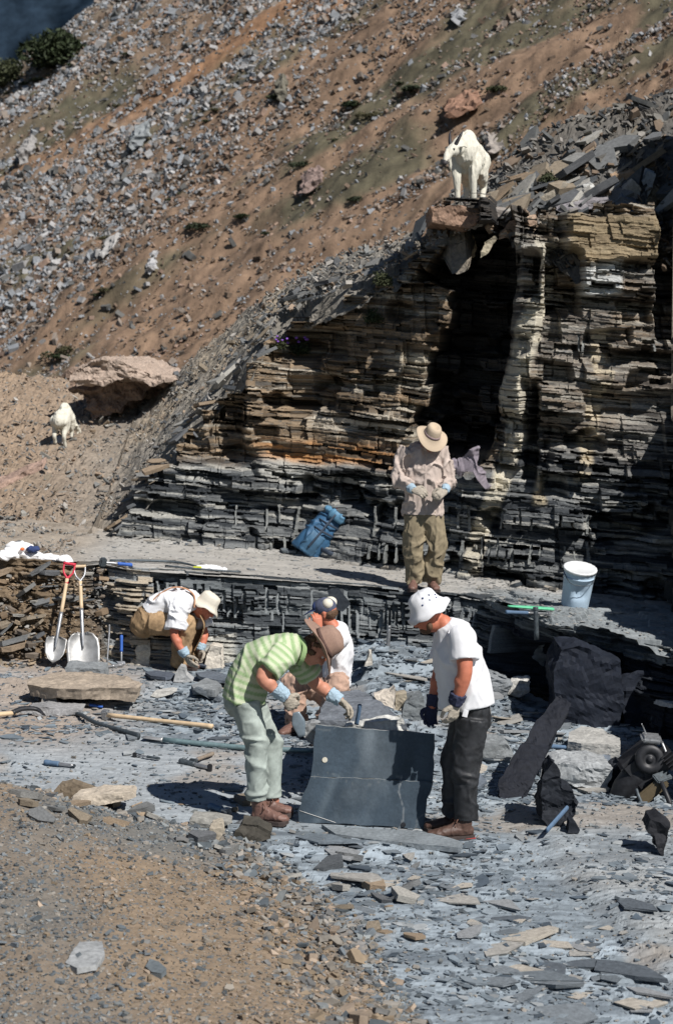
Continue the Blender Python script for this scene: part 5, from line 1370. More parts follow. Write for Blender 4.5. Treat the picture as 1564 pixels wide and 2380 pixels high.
# ------------------------------------------------------------------ the dark slab the two men hold
def slab():
    p0 = on_floor(694, 1911); p1 = on_floor(985, 1929); p0.z += 0.01; p1.z += 0.01
    u = (p1 - p0).normalized(); lean = V(0, 0.06, 1).normalized(); n = u.cross(lean).normalized()
    if n.y > 0: n = -n
    def on(x, y, off=0.0):
        d = ray(x, y); q = p0 + n * off; t = (q - CAM).dot(n) / d.dot(n); return CAM + d * t
    root = thing('slate_slab', 'big dark blue-grey slab held upright between the two standing men', 'slab', (p0 + p1) * 0.5)
    up_ = [(735, 1684), (760, 1688), (850, 1695), (930, 1700), (1010, 1706), (1008, 1760), (1005, 1818), (900, 1812), (860, 1809), (722, 1806), (728, 1745)]
    lo_ = [(723, 1807), (860, 1810), (900, 1813), (1004, 1819), (1002, 1838), (990, 1858), (988, 1892), (984, 1928), (900, 1921), (800, 1915), (694, 1911), (695, 1884), (702, 1850)]
    def layer(name, pts, off, th, seed):
        rj = random.Random(seed); q2 = []
        for (x0, y0), (x1, y1) in zip(pts, pts[1:] + pts[:1]):
            m = max(1, int(math.hypot(x1 - x0, y1 - y0) / 16))
            q2 += [(lerp(x0, x1, k / m) + rj.uniform(-2.2, 2.2), lerp(y0, y1, k / m) + rj.uniform(-1.6, 1.2)) for k in range(m)]
        pts = q2
        fr = [on(x, y, off) for x, y in pts]; bk = [p - n * th for p in fr]
        me = stone_me(name, fr, bk, (0.056, 0.078, 0.098), seed, 0.0022, 0.022)
        v, nn = mverts(me)
        s_ = (v - np.array(p0)) @ np.array(u); h_ = v[:, 2]
        c = np.repeat(np.array([[0.052, 0.074, 0.096]]), len(v), 0) * (0.6 + 0.8 * fbm(s_ * 7, h_ * 5, oct=4, seed=5))[:, None]
        c = mixc(c, (0.22, 0.26, 0.29), np.exp(-((s_ - 0.47) / 0.045) ** 2) * sst(0.34, 0.6, h_) * 0.55)
        c = mixc(c, (0.13, 0.165, 0.19), np.exp(-((s_ - 0.16 - 0.35 * (h_ - 0.1)) / 0.03) ** 2) * (h_ < 0.36) * 0.5)
        c = mixc(c, (0.16, 0.19, 0.21), sst(0.56, 0.76, fbm(s_ * 4, h_ * 2 + 2, oct=5, seed=6)) * 0.3)
        c = mixc(c, (0.24, 0.26, 0.27), (np.abs(s_ - 0.715 - 0.02 * np.sin(h_ * 18)) < 0.006) * (h_ < 0.34) * 0.6)
        nz = nn @ np.array(n)
        c = mixc(c, (0.36, 0.37, 0.36), (nz < 0.5) * 0.7)
        c = mixc(c, (0.15, 0.17, 0.18), (np.abs(fbm(s_ * 2, h_ * 2, oct=2, seed=9) - 0.5) < 0.0025) * 0.5)
        me.attributes.remove(me.attributes['col']); setcol(me, c)
        return part(name, me, M_slate, root)
    layer('upper_sheet', up_, 0.0, 0.032, 3); layer('lower_sheet', lo_, 0.020, 0.052, 4)
    c = on(755, 1766, 0.001); M = frame_mat(c, n, u)
    bm = bmesh.new(); bmesh.ops.create_cone(bm, cap_ends=True, segments=24, radius1=0.019, radius2=0.019, depth=0.004, matrix=M)
    me = bpy.data.meshes.new('coin'); bm.to_mesh(me); bm.free()
    o = link('coin', me, None, [mat_plain('pale_disc', (0.62, 0.58, 0.48), 0.5, 60)]); tag(o, 'small pale coin-sized disc stuck on the face of the dark slab', 'disc')
    c = on(937, 1917, 0.0225); M = frame_mat(c, n, u)  # black disc set on the sheet, standing in for the hole's dark inside
    bm = bmesh.new(); bmesh.ops.create_cone(bm, cap_ends=True, segments=24, radius1=0.017, radius2=0.017, depth=0.006, matrix=M)
    me = bpy.data.meshes.new('drill_hole_disc'); bm.to_mesh(me); bm.free(); part('drill_hole_disc', me, M_dark, root)
    # thin pale vein across the lower left corner
    a, b_ = on(696, 1884, 0.0225), on(780, 1912, 0.0225)
    part('calcite_vein', tube_me('calcite_vein', [a, b_], [(0.0025, 0.0012)] * 2, u, n=6), mat_plain('calcite', (0.5, 0.5, 0.48), 0.7, 60), root)
slab()
# rocks around the slab
TY = 13.95
flat('boulder', 'broad flat-topped grey boulder that the dark slab leans against', [(738, 1672), (748, 1645), (772, 1608), (835, 1602), (885, 1630), (932, 1668), (944, 1684), (850, 1678)], 0.60, 0.55, (0.15, 0.165, 0.185), rag=0.014, shrink=0.96)
chunk('rock', 'long pale flaky block along the top edge of the dark slab', [(800, 1690), (812, 1684), (870, 1676), (940, 1668), (942, 1692), (940, 1706), (860, 1702), (800, 1696)], TY - 0.10, 0.14, (0.50, 0.50, 0.47), rag=0.02, rise=0.01)
chunk('rock', 'jagged grey lump at the top left corner of the dark slab', [(704, 1690), (722, 1682), (744, 1680), (748, 1700), (730, 1738), (716, 1730), (702, 1710)], TY, 0.25, (0.30, 0.31, 0.31), rag=0.02)
chunk('rock', 'pale cream pointed rock standing upright behind the dark slab', [(868, 1618), (905, 1608), (918, 1596), (922, 1612), (914, 1648), (892, 1640), (878, 1632)], 15.3, 0.16, (0.56, 0.50, 0.42), rag=0.015)
chunk('rock', 'tan angular rock beside the pale pointed rock behind the slab', [(920, 1615), (944, 1612), (946, 1632), (926, 1656), (916, 1650)], 15.35, 0.2, (0.33, 0.29, 0.22), rag=0.015)
chunk('rock', 'dark square block with a drill notch behind the slab', [(938, 1636), (982, 1622), (985, 1660), (976, 1676), (936, 1668)], 15.2, 0.4, (0.15, 0.165, 0.17), rag=0.02)
chunk('rock', 'pale leaning slab piece on the rubble below the low step', [(848, 1548), (858, 1518), (864, 1520), (866, 1546)], 18.2, 0.25, (0.52, 0.49, 0.43), rag=0.012)
# ================================================================== TOOLS AND GEAR
M_wood = mat_plain('ash_wood', (0.62, 0.47, 0.30), 0.55, 18, 0.85, 1.12, 0.1, 0.001, stretch=(1, 1, 0.15))
M_steel = mat_plain('worn_steel', (0.42, 0.43, 0.44), 0.42, 25, 0.6, 1.25, 0.15, 0.002, metal=0.75)
M_blade = mat_plain('scoured_blade', (0.40, 0.40, 0.39), 0.5, 9, 0.6, 1.3, 0.15, 0.003, metal=0.55)
M_iron = mat_plain('dark_iron', (0.07, 0.085, 0.095), 0.55, 30, 0.6, 1.5, 0.2, 0.002, metal=0.3)
M_red = mat_plain('red_plastic', (0.55, 0.03, 0.06), 0.45, 30)
M_bluegrip = mat_plain('blue_rubber', (0.03, 0.11, 0.42), 0.6, 40)
M_bluegrey = mat_plain('dusty_blue_rubber', (0.09, 0.15, 0.235), 0.8, 40)
M_green = mat_plain('green_plastic', (0.12, 0.50, 0.28), 0.6, 40)
M_yellow = mat_plain('yellow_plastic', (0.62, 0.66, 0.05), 0.6, 40)
M_pail = mat_plain('blue_white_plastic', (0.40, 0.52, 0.63), 0.45, 6, 0.9, 1.08, 0.1, 0.003)
M_lid = mat_plain('white_lid', (0.72, 0.74, 0.74), 0.45, 10, 0.85, 1.08)
M_pack = mat_plain('blue_nylon', (0.035, 0.105, 0.20), 0.6, 14, 0.7, 1.3, 0.3, 0.006)
M_packd = mat_plain('dark_nylon', (0.03, 0.045, 0.07), 0.7, 14)
M_jacket = mat_plain('mauve_cloth', (0.24, 0.21, 0.24), 0.9, 18, 0.8, 1.15, 0.2, 0.003)
M_paper = mat_plain('white_sheet', (0.82, 0.82, 0.82), 0.7, 20, 0.95, 1.03)
def shovel(label, tip, top, square):
    """leaning on the bank: tip = middle of the blade's lower edge, top = the grip"""
    t = thing('shovel', label, 'shovel', tip)
    ax = (top - tip).normalized(); L = (top - tip).length
    s = perp(ax, V(1, 0.1, 0)); o = ax.cross(s)                      # o points back to the bank
    if o.y < 0: o = -o
    A = lambda u, w, d=0.0: tip + ax * (u * L) + s * w - o * d
    bl = 0.35 if square else 0.27
    prof = [(0.0, 0.150), (0.06, 0.158), (0.18, 0.162), (0.26, 0.150), (0.32, 0.105), (0.345, 0.045)] if square else [(0.0, 0.012), (0.035, 0.060), (0.09, 0.092), (0.17, 0.105), (0.24, 0.10), (0.265, 0.030)]
    bm = bmesh.new(); rows = []
    for th in (0.0, 0.004):
        R = []
        for u, hw in prof:
            R.append([bm.verts.new(A(u / L * 1.0 if False else u, 0) - ax * (u * L) + ax * u + s * (hw * k / 6) - o * (0.012 - (0.05 if square else 0.03) * (abs(k / 6) ** 2) - 0.03 * u) * -1 + o * th) for k in range(-6, 7)])
        rows.append(R)
    n = len(prof)
    for R in rows:
        for i in range(n - 1):
            for k in range(12): bm.faces.new((R[i][k], R[i][k + 1], R[i + 1][k + 1], R[i + 1][k]))
    a, b_ = rows
    for i in range(n - 1):
        for k in (0, 12): bm.faces.new((a[i][k], a[i + 1][k], b_[i + 1][k], b_[i][k]))
    for k in range(12):
        for i in (0, n - 1): bm.faces.new((a[i][k], a[i][k + 1], b_[i][k + 1], b_[i][k]))
    bmesh.ops.recalc_face_normals(bm, faces=bm.faces[:])
    me = bpy.data.meshes.new('blade'); bm.to_mesh(me); bm.free(); me.polygons.foreach_set('use_smooth', np.ones(len(me.polygons), bool))
    part('blade', me, M_blade, t)
    z0 = (0.18 if square else 0.13)
    part('socket', tube_me('socket', [A(0, 0, 0.016) + ax * z0, A(0, 0, 0.022) + ax * (bl + 0.02), A(0, 0, 0.02) + ax * (bl + 0.24)], [0.006, 0.019, 0.021], n=14), M_steel, t)
    g = 0.155
    part('shaft', tube_me('shaft', [A(0, 0, 0.02) + ax * (bl + 0.22), A(0, 0, 0.02) + ax * (L - g)], [0.0185, 0.0185], n=14), M_wood, t)
    y0 = A(0, 0, 0.02) + ax * (L - g - 0.02); gt = A(0, 0, 0.02) + ax * L
    gm = M_steel if square else M_red
    gr = part('grip_fork', tube_me('grip_fork', [gt - s * 0.055, y0 + ax * 0.085 - s * 0.045, y0 + ax * 0.02, y0 - ax * 0.03], [0.009, 0.009, 0.014, 0.020], n=10), gm, t)
    part('grip_fork', tube_me('grip_fork', [gt + s * 0.055, y0 + ax * 0.085 + s * 0.045, y0 + ax * 0.02, y0 - ax * 0.028], [0.009, 0.009, 0.0138, 0.019], n=10), gm, t)
    part('grip', tube_me('grip', [gt - s * 0.062, gt + s * 0.062], [0.0155, 0.0155], n=12), M_wood if square else M_red, t)
    return t
sp = on_floor(132, 1535) + V(0, -0.24, 0.02); shovel('round-point shovel with a red D-grip leaning against the earth bank', sp + V(0, 0, 0.0), atY(163, 1312, sp.y + 0.40), False)
sp = on_floor(204, 1544) + V(0, -0.26, 0.02); shovel('wide square scoop shovel with a wood and steel grip leaning on the bank', sp + V(0, 0, 0.0), atY(186, 1318, sp.y + 0.42), True)
def hammer(label, a, b, r=0.013, grip=M_bluegrip, head=M_iron, hl=0.11, hr=0.018, gl=0.5, up=V(0, 0, 1), pick=False, group=None, cat='hammer', shaft=None, hb=0.3):
    """handle from a (end) to b (head)"""
    d = (b - a).normalized(); x = perp(d, up).cross(d).normalized(); L = (b - a).length
    t = thing('hammer', label, cat, a, group)
    part('shaft', tube_me('shaft', [a + d * L * gl * 0.9, b], [r * 0.8, r * 0.75], n=12), shaft or M_steel, t)
    part('grip', tube_me('grip', [a, a + d * 0.02, a + d * (L * gl * 0.5), a + d * L * gl], [r * 0.9, r * 1.25, r * 1.05, r * 1.15], n=12), grip, t)
    hd = box_me('head', frame_mat(b, d, x) @ Matrix.Translation((hl * (hb - 0.3) , 0, 0)), hl * 0.55, hr * 1.7, hr * 1.8, hr * 0.35)
    h = part('head', hd, head, t)
    e = b + x * hl * 0.27
    if pick: link('pick', tube_me('pick', [b - x * hl * 0.22, b - x * hl * 0.55 - d * 0.006, b - x * hl * 0.95 - d * 0.03], [(hr * 0.8, hr * 0.8), (hr * 0.6, hr * 0.6), (0.003, 0.003)], n=8), h, [head]).matrix_parent_inverse = Matrix.Translation(-t.location)
    return t
def lying(p, q_, lift=0.02): return on_floor(*p) + V(0, 0, lift), on_floor(*q_) + V(0, 0, lift)
# by the shovels
b0 = on_floor(249, 1546); o = link('chisel_bar', tube_me('chisel_bar', [b0, lerp(b0, atY(256, 1452, b0.y + 0.12), 0.78), atY(256, 1452, b0.y + 0.12)], [(0.010, 0.010), (0.011, 0.011), (0.022, 0.006)], n=10), None, [M_steel]); tag(o, 'slim steel chisel bar standing upright beside the square scoop shovel', 'bar')
a = on_floor(283, 1548); hammer('hammer with a bright blue grip standing upside down against the low step', atY(283, 1476, a.y + 0.08), a + V(0, 0, 0.03), 0.014, M_bluegrip, M_steel, 0.14, 0.018, 0.6)
a, b_ = lying((286, 1550), (236, 1556)); hammer('pale dusty pick hammer lying on the floor in front of the square scoop', a, b_, 0.016, M_steel, M_steel, 0.16, 0.022, 0.5, pick=True)
# on the upper bench
a = on_bench(308, 1320) + V(0, 0, 0.03); b_ = on_bench(240, 1318) + V(0, 0, 0.05); hammer('blue-handled sledge hammer lying at the edge of the upper bench', a, b_, 0.016, M_bluegrip, M_iron, 0.17, 0.038, 0.5, up=V(0, 1, 0.2))
pts = [on_bench(256, 1308), on_bench(330, 1309), on_bench(410, 1312), on_bench(455, 1321)]
o = link('pry_bar', tube_me('pry_bar', [p + V(0, 0, 0.025) for p in pts], [0.012, 0.014, 0.014, 0.010], n=10), None, [M_iron]); tag(o, 'long dark pry bar lying along the upper bench near the blue hammer', 'bar')
pts = [on_bench(385, 1319), on_bench(430, 1324), on_bench(500, 1330), on_bench(560, 1334)]
o = link('chisel_bar', tube_me('chisel_bar', [p + V(0, 0, 0.02) for p in pts], [0.011] * 4, n=10), None, [M_iron]); tag(o, 'thin dark rod under the white paper on the upper bench', 'bar')
def crumple(name, label, cat, outline, zf, h, mat, seed, surface=None, n=44):
    """a heap of cloth: thick in the middle, creased"""
    P = [surface(x, y) for x, y in outline]; c = sum(P, V(0, 0, 0)) / len(P)
    b = Blob(); rr = random.Random(seed)
    for i in range(len(P) - 1):
        b.tube([P[i] + V(0, 0, h * 0.4), lerp(P[i], P[i + 1], 0.5) + V(0, 0, h * rr.uniform(0.45, 0.8)), P[i + 1] + V(0, 0, h * 0.35)], [(rr.uniform(0.06, 0.10), h * 0.45)] * 3, V(0, 1, 0))
    me = b.fuse(name, 0.008, 3); folds(me, 0.018, 7, 12, 9, seed)
    o = link(name, me, None, [mat]); tag(o, label, cat); return o
o = crumple('cloth_bundle', 'white bundle of cloth and bags spread along the bank top by the shovels', 'cloth', [(14, 1300), (40, 1296), (72, 1300), (105, 1306), (140, 1311), (162, 1313)], 0, 0.085, M_paper, 3, on_bench)
b = Blob(); p = on_bench(80, 1300); b.ball(p + V(0, -0.06, 0.11), (0.075, 0.05, 0.035)); me = b.fuse('dark_bag', 0.008, 2); folds(me, 0.008, 14, 14, 14, 5); link('blue_patch', me, o, [M_blue])
b = Blob(); p = on_bench(56, 1298); b.ball(p + V(0, -0.07, 0.10), (0.022, 0.02, 0.018)); link('orange_patch', b.plain('orange_patch'), o, [mat_plain('orange_plastic', (0.75, 0.16, 0.04), 0.5, 40)])
b = Blob(); p = on_bench(48, 1296); b.ball(p + V(0, 0, 0.10), (0.15, 0.10, 0.07)); me = b.fuse('bag', 0.01, 2); folds(me, 0.012, 9, 9, 9, 6); link('bag', me, o, [M_paper])
o = crumple('paper_sheet', 'crumpled white paper lying on the edge of the upper bench', 'paper', [(462, 1322), (485, 1323), (505, 1326), (522, 1329)], 0, 0.035, M_paper, 8, on_bench)
p = on_bench(459, 1325); o2 = link('tape_roll', box_me('tape_roll', frame_mat(p + V(0, 0, 0.02), V(0, 0, 1), V(1, 0.1, 0)), 0.09, 0.05, 0.028, 0.006), None, [M_yellow]); tag(o2, 'small yellow-green tape case beside the white paper on the bench', 'tape')
# upright steel posts
def post(label, x, y0, y1, r=0.014, mat=M_steel, lean=0.0, surf=on_floor):
    p = surf(x, y0); top = atY(x + lean, y1, p.y)
    o = thing('steel_post', label, 'post', p)
    part('rod', tube_me('rod', [p - V(0, 0, 0.1), top], [r, r], n=14), mat, o)
    part('collar', tube_me('collar', [top - V(0, 0, 0.03), top], [r * 1.12, r * 1.12], n=14), mat, o)
post('tall thin steel drill rod standing upright in front of the low step', 598, 1482, 1322, 0.013, M_steel, -6)
post('short thick steel post standing in the rubble near the low step', 900, 1500, 1454, 0.020, M_steel, 4)
post('short dark wooden stake standing on the right-hand bench', 1247, 1462, 1411, 0.022, M_iron, -3, on_bench)
# on the floor
P = [on_floor(335, 1722), on_floor(380, 1728), on_floor(570, 1746), on_floor(735, 1757)]
t = thing('drill_rod', 'long grey-green steel rod with a flattened end lying across the floor behind the green-shirted person', 'rod', P[0])
part('rod', tube_me('rod', [p + V(0, 0, 0.03) for p in P[1:]], [0.021] * 3, n=14), mat_plain('greenish_steel', (0.20, 0.29, 0.30), 0.45, 30, metal=0.4), t)
part('blade', tube_me('blade', [P[0] + V(0, 0, 0.03), lerp(P[0], P[1], 0.6) + V(0, 0, 0.03), P[1] + V(0, 0, 0.03)], [(0.045, 0.006), (0.045, 0.008), (0.021, 0.021)], V(0, 1, 0), n=12), M_blade, t)
P = [on_floor(150, 1660), on_floor(185, 1668), on_floor(225, 1688), on_floor(290, 1708), on_floor(325, 1721)]
o = link('pry_bar', tube_me('pry_bar', [p + V(0, 0, 0.028) for p in P], [(0.03, 0.008), 0.018, 0.019, 0.019, (0.028, 0.010)], n=12), None, [M_iron]); tag(o, 'bent black pry bar lying on the floor behind the long pale-handled axe', 'bar')
a, b_ = lying((490, 1700), (246, 1672), 0.035); hammer('sledge hammer with a long pale wooden handle lying on the floor', a, b_, 0.018, M_wood, M_steel, 0.17, 0.036, 0.98, up=V(0, 1, 0.2), shaft=M_wood)
a, b_ = lying((-40, 1676), (70, 1664), 0.04)
t = thing('pickaxe', 'pickaxe with a pale handle and black head at the left edge of the picture', 'pickaxe', b_)
part('shaft', tube_me('shaft', [a, lerp(a, b_, 0.7)], [0.02, 0.02]), M_wood, t)
part('head', tube_me('head', [lerp(a, b_, 0.62) , lerp(a, b_, 0.85) + V(0, 0, 0.03), b_ + V(0.06, 0, 0.02), b_ + V(0.13, -0.05, -0.02)], [0.024, (0.03, 0.022), (0.028, 0.02), (0.03, 0.006)], V(0, 1, 0), n=12), M_dark, t)
a, b_ = lying((104, 1778), (172, 1786), 0.02); hammer('chisel with a dusty blue grip lying alone on the bare pale floor', a, b_, 0.018, M_bluegrey, M_iron, 0.045, 0.018, 0.5, cat='chisel', up=V(0, 1, 0))
a, b_ = lying((372, 1768), (314, 1760), 0.018); hammer('short dark hammer lying on the bare floor beside a few shale flakes', a, b_, 0.010, M_iron, M_dark, 0.07, 0.018, 0.5, up=V(0, 1, 0))
a, b_ = lying((496, 1760), (450, 1777), 0.03); hammer('pick hammer with a brown handle lying across another hammer on the floor', a, b_, 0.014, mat_plain('worn_wood', (0.22, 0.18, 0.14), 0.7, 30), M_iron, 0.12, 0.02, 0.8, pick=True)
a, b_ = lying((418, 1774), (488, 1792), 0.02); hammer('dark pick hammer lying under the brown-handled one on the floor', a, b_, 0.02, M_iron, M_dark, 0.11, 0.02, 0.5, pick=True, up=V(0, 1, 0))
a, b_ = lying((486, 1882), (530, 1896), 0.03); hammer('small sledge with a blue grip lying near the brown boots', a, b_, 0.020, M_bluegrey, M_steel, 0.10, 0.026, 0.7, up=V(0, 1, 0.3))
a, b_ = lying((240, 1648), (195, 1643), 0.02); hammer('small blue-handled hammer lying on the shale left of the pale sledge', a, b_, 0.012, M_bluegrip, M_iron, 0.07, 0.014, 0.7, up=V(0, 1, 0))
a, b_ = lying((1270, 1750), (1378, 1758), 0.06); hammer('long blue-handled hammer lying on the dark blocks beside the rock drill', a, b_, 0.016, M_bluegrey, M_steel, 0.10, 0.024, 0.6, up=V(0, 1, 0.2))
a, b_ = lying((1300, 1762), (1450, 1772), 0.03); o = link('chisel_bar', tube_me('chisel_bar', [a, b_], [0.03, 0.03], n=12), None, [mat_plain('blue_steel', (0.12, 0.18, 0.25), 0.5, 30)]); tag(o, 'thick blue-grey bar lying in front of the long blue hammer', 'bar')
a, b_ = lying((1270, 1948), (1330, 1912), 0.05); o = link('chisel_bar', tube_me('chisel_bar', [a, b_ + V(0, 0, 0.1)], [(0.02, 0.01), (0.02, 0.012)], n=10), None, [M_bluegrey]); tag(o, 'flat steel bar propped against the small black rock on the pale ledge', 'bar')
a, b_ = lying((1308, 1645), (1340, 1650), 0.12); hammer('stubby hammer with a brown handle behind the leaning dark plank of rock', b_, a, 0.022, mat_plain('reddish_wood', (0.25, 0.16, 0.11), 0.7, 30), M_bluegrey, 0.07, 0.022, 0.8)
# tools in the hands
J, q = GREEN[1], GREEN[2]
o = link('chisel', tube_me('chisel', [q(836, 1638, 0.17), q(833, 1660, 0.19), q(828, 1684, 0.20)], [0.015, 0.015, (0.018, 0.008)], n=12), None, [M_bluegrey]); tag(o, 'blue-grey chisel held upright on the top edge of the dark slab', 'chisel')
b = Blob(); t_ = [q(688, 1655, -0.24), q(694, 1680, -0.25), q(702, 1712, -0.26)]
o = link('scraper', tube_me('scraper', t_, [(0.022, 0.006), (0.048, 0.004), (0.022, 0.003)], V(1, 0, 0.2), n=12), None, [mat_plain('grey_blade', (0.17, 0.21, 0.24), 0.4, 30, metal=0.3)]); tag(o, 'grey leaf-shaped blade hanging from the near hand of the bending person', 'scraper')
J, q = LEFTMAN[1], LEFTMAN[2]
flat('shale_slab', 'dark wedge of shale held in the far hand of the squatting person', [(458, 1534), (470, 1528), (486, 1538), (478, 1548), (460, 1545)], 0.14, 0.02, (0.07, 0.085, 0.11), rag=0.003)
# ------------------------------------------------------------------ bucket
def bucket():
    p = on_bench(1338, 1412); p = p + V(0, 0.12, 0); p.z = bz(p.x, p.y)
    s = (p - CAM).length / F; H = 96 * s; R = 36 * s
    t = thing('bucket', 'dented pale blue plastic bucket with a white lid by the shadowed corner', 'bucket', p)
    M = frame_mat(p, V(0.10, -0.30, 1), V(1, 0, 0))
    prof = [(0.3 * R, 0.002), (R * 0.86, 0.0), (R * 0.88, 0.01), (R * 0.93, H * 0.4), (R * 0.97, H * 0.78), (R * 1.02, H * 0.79), (R * 1.02, H * 0.805), (R * 0.98, H * 0.81), (R, H * 0.95), (R * 0.98, H * 0.955)]
    pr = []
    for (a, b_), (c, d) in zip(prof, prof[1:]):
        for k in range(4): pr.append((lerp(a, c, k / 4), lerp(b_, d, k / 4)))
    pr.append(prof[-1])
    me = lathe(pr, 56)
    v, n = mverts(me); th = np.arctan2(v[:, 1], v[:, 0]); hz = v[:, 2] / H
    fr = np.exp(-((th + 1.5) / 0.55) ** 2)
    d = -0.060 * fr * band(hz, 0.32, 0.70, 0.05) * (0.3 + fbm(th * 3, hz * 5, seed=8)) - 0.02 * np.exp(-((th + 2.6) / 0.3) ** 2) * band(hz, 0.0, 0.5, 0.15) + 0.012 * fr * band(hz, 0.48, 0.56, 0.03)
    setverts(me, v + np.stack([np.cos(th), np.sin(th), 0 * th], 1) * d[:, None]); me.transform(M); part('body', me, M_pail, t)
    lid = lathe([(0.004, H * 0.984), (R * 0.94, H * 0.984), (R * 0.96, H * 0.988), (R * 1.06, H * 0.99), (R * 1.07, H * 0.97), (R * 1.06, H * 0.93), (R * 1.01, H * 0.93)], 60, lambda th, r, z: (r * (1 + (0.012 * (1 if int(th * 60 / 6.283) % 3 else -1) if r > R * 1.03 else 0)), z))
    lid.transform(M); l = part('lid', lid, M_lid, t)
    part('handle', tube_me('handle', [M @ V(-R * 1.03, 0, H * 0.86), M @ V(-R * 0.7, -R * 1.0, H * 0.74), M @ V(0, -R * 1.12, H * 0.70), M @ V(R * 0.7, -R * 1.0, H * 0.74), M @ V(R * 1.03, 0, H * 0.86)], [0.004] * 5, n=8), M_iron, t)
bucket()
a, b_ = on_bench(1180, 1416) + V(0, 0, 0.03), on_bench(1284, 1424) + V(0, 0, 0.03)
o = link('knee_pad', tube_me('knee_pad', [a, lerp(a, b_, 0.5), b_], [(0.02, 0.01), (0.05, 0.016), (0.04, 0.016)], V(0, 1, 0), n=12), None, [M_green]); tag(o, 'long flat green tool lying on the bench in front of the bucket', 'tool')
a, b_ = on_bench(1175, 1430) + V(0, 0, 0.03), on_bench(1274, 1434) + V(0, 0, 0.03); hammer('hammer with a steel head lying below the green tool on the right-hand bench', a, b_, 0.016, M_bluegrey, M_steel, 0.08, 0.028, 0.5, up=V(0, 1, 0.2))
# ------------------------------------------------------------------ backpack
def backpack():
    p = on_bench(735, 1296); Y = p.y + 0.12
    q = lambda x, y, dy=0: atY(x, y, Y + dy)
    t = thing('backpack', 'blue hiking backpack with a red tag leaning against the quarry face', 'backpack', p)
    ax = V(0.62, 0, 0.78)
    b = Blob(); b.tube([q(708, 1284), q(724, 1264), q(752, 1232, 0.05), q(776, 1206, 0.09)], [(0.17, 0.12), (0.185, 0.14), (0.175, 0.14), (0.15, 0.12)], V(0.78, 0, -0.62), cap=False, n=24)
    me = b.fuse('sack', 0.009, 5); folds(me, 0.018, 5, 5, 12, 15); part('sack', me, M_pack, t)
    b = Blob(); b.ball(q(783, 1199, 0.07), (0.17, 0.15, 0.055), V(0.78, 0, -0.62), ax); b.tube([q(770, 1192, -0.05), q(795, 1210, -0.07)], [(0.03, 0.06)] * 2, V(0, 1, 0))
    me = b.fuse('top_lid', 0.009, 3); folds(me, 0.010, 9, 9, 9, 16); part('top_lid', me, mat_plain('light_blue_nylon', (0.09, 0.215, 0.33), 0.6, 14, 0.8, 1.2, 0.3, 0.005), t)
    b = Blob(); b.tube([q(708, 1282, -0.10), q(728, 1258, -0.12), q(742, 1242, -0.10)], [(0.095, 0.05), (0.10, 0.055), (0.085, 0.04)], V(0.78, 0, -0.62), cap=False)
    me = b.fuse('pocket', 0.009, 4); folds(me, 0.010, 9, 9, 9, 18); part('pocket', me, mat_plain('faded_blue_nylon', (0.05, 0.125, 0.21), 0.65, 14, 0.8, 1.2, 0.3, 0.005), t)
    b = Blob(); b.tube([q(772, 1187, 0.04), q(784, 1185, 0.04), q(796, 1189, 0.04)], [(0.02, 0.012)] * 3, V(0, 0, 1)); part('tag', b.plain('tag'), M_red, t)
    for pts in ([(728, 1222, -0.06), (750, 1236, -0.15), (778, 1250, -0.05)], [(742, 1206, -0.03), (766, 1220, -0.12), (792, 1234, 0.0)], [(716, 1272, -0.17), (735, 1250, -0.18), (758, 1222, -0.13), (780, 1196, -0.09)]):
        part('strap', tube_me('strap', [q(*k) for k in pts], [(0.013, 0.005)] * len(pts), V(0, 0, 1), n=8), M_packd, t)
    part('waist_belt', tube_me('waist_belt', [q(745, 1276, -0.08), q(765, 1285, -0.16), q(785, 1292, -0.12)], [(0.03, 0.012), (0.028, 0.012), (0.015, 0.008)], V(0, 0, 1), n=10), M_packd, t)
backpack()
# ------------------------------------------------------------------ jacket hanging on the face
def jacket():
    Y = min(face_y(sxx(1080), szz(1090)), face_y(sxx(1060), szz(1075)), face_y(sxx(1110), szz(1110))) - 0.06
    q = lambda x, y, dy=0: atY(x, y, Y + dy)
    out = [(1043, 1085), (1050, 1066), (1062, 1073), (1078, 1060), (1092, 1046), (1112, 1038), (1114, 1060), (1107, 1080), (1121, 1085), (1130, 1110), (1139, 1132), (1126, 1138), (1108, 1116), (1098, 1098), (1084, 1097), (1068, 1105), (1060, 1093)]
    fr = [q(x, y, -0.02 + 0.05 * math.sin(x * 0.09)) for x, y in out]; bk = [p + V(0, 0.07, 0) for p in fr]
    bl = Blob(); vs = [bl.bm.verts.new(p) for p in fr]; wb = [bl.bm.verts.new(p) for p in bk]; n = len(out)
    for i in range(n): bl.bm.faces.new((vs[i], vs[(i + 1) % n], wb[(i + 1) % n], wb[i]))
    f1 = bl.bm.faces.new(vs[::-1]); f2 = bl.bm.faces.new(wb)
    bmesh.ops.recalc_face_normals(bl.bm, faces=bl.bm.faces[:]); bmesh.ops.triangulate(bl.bm, faces=[f1, f2])
    me = bl.fuse('jacket', 0.007, 4); folds(me, 0.016, 12, 4, 5, 25); folds(me, 0.004, 26, 8, 16, 26)
    o = link('jacket', me, None, [M_jacket]); tag(o, 'crumpled mauve-grey jacket draped on the rock face right of the straw-hatted person', 'jacket')
jacket()
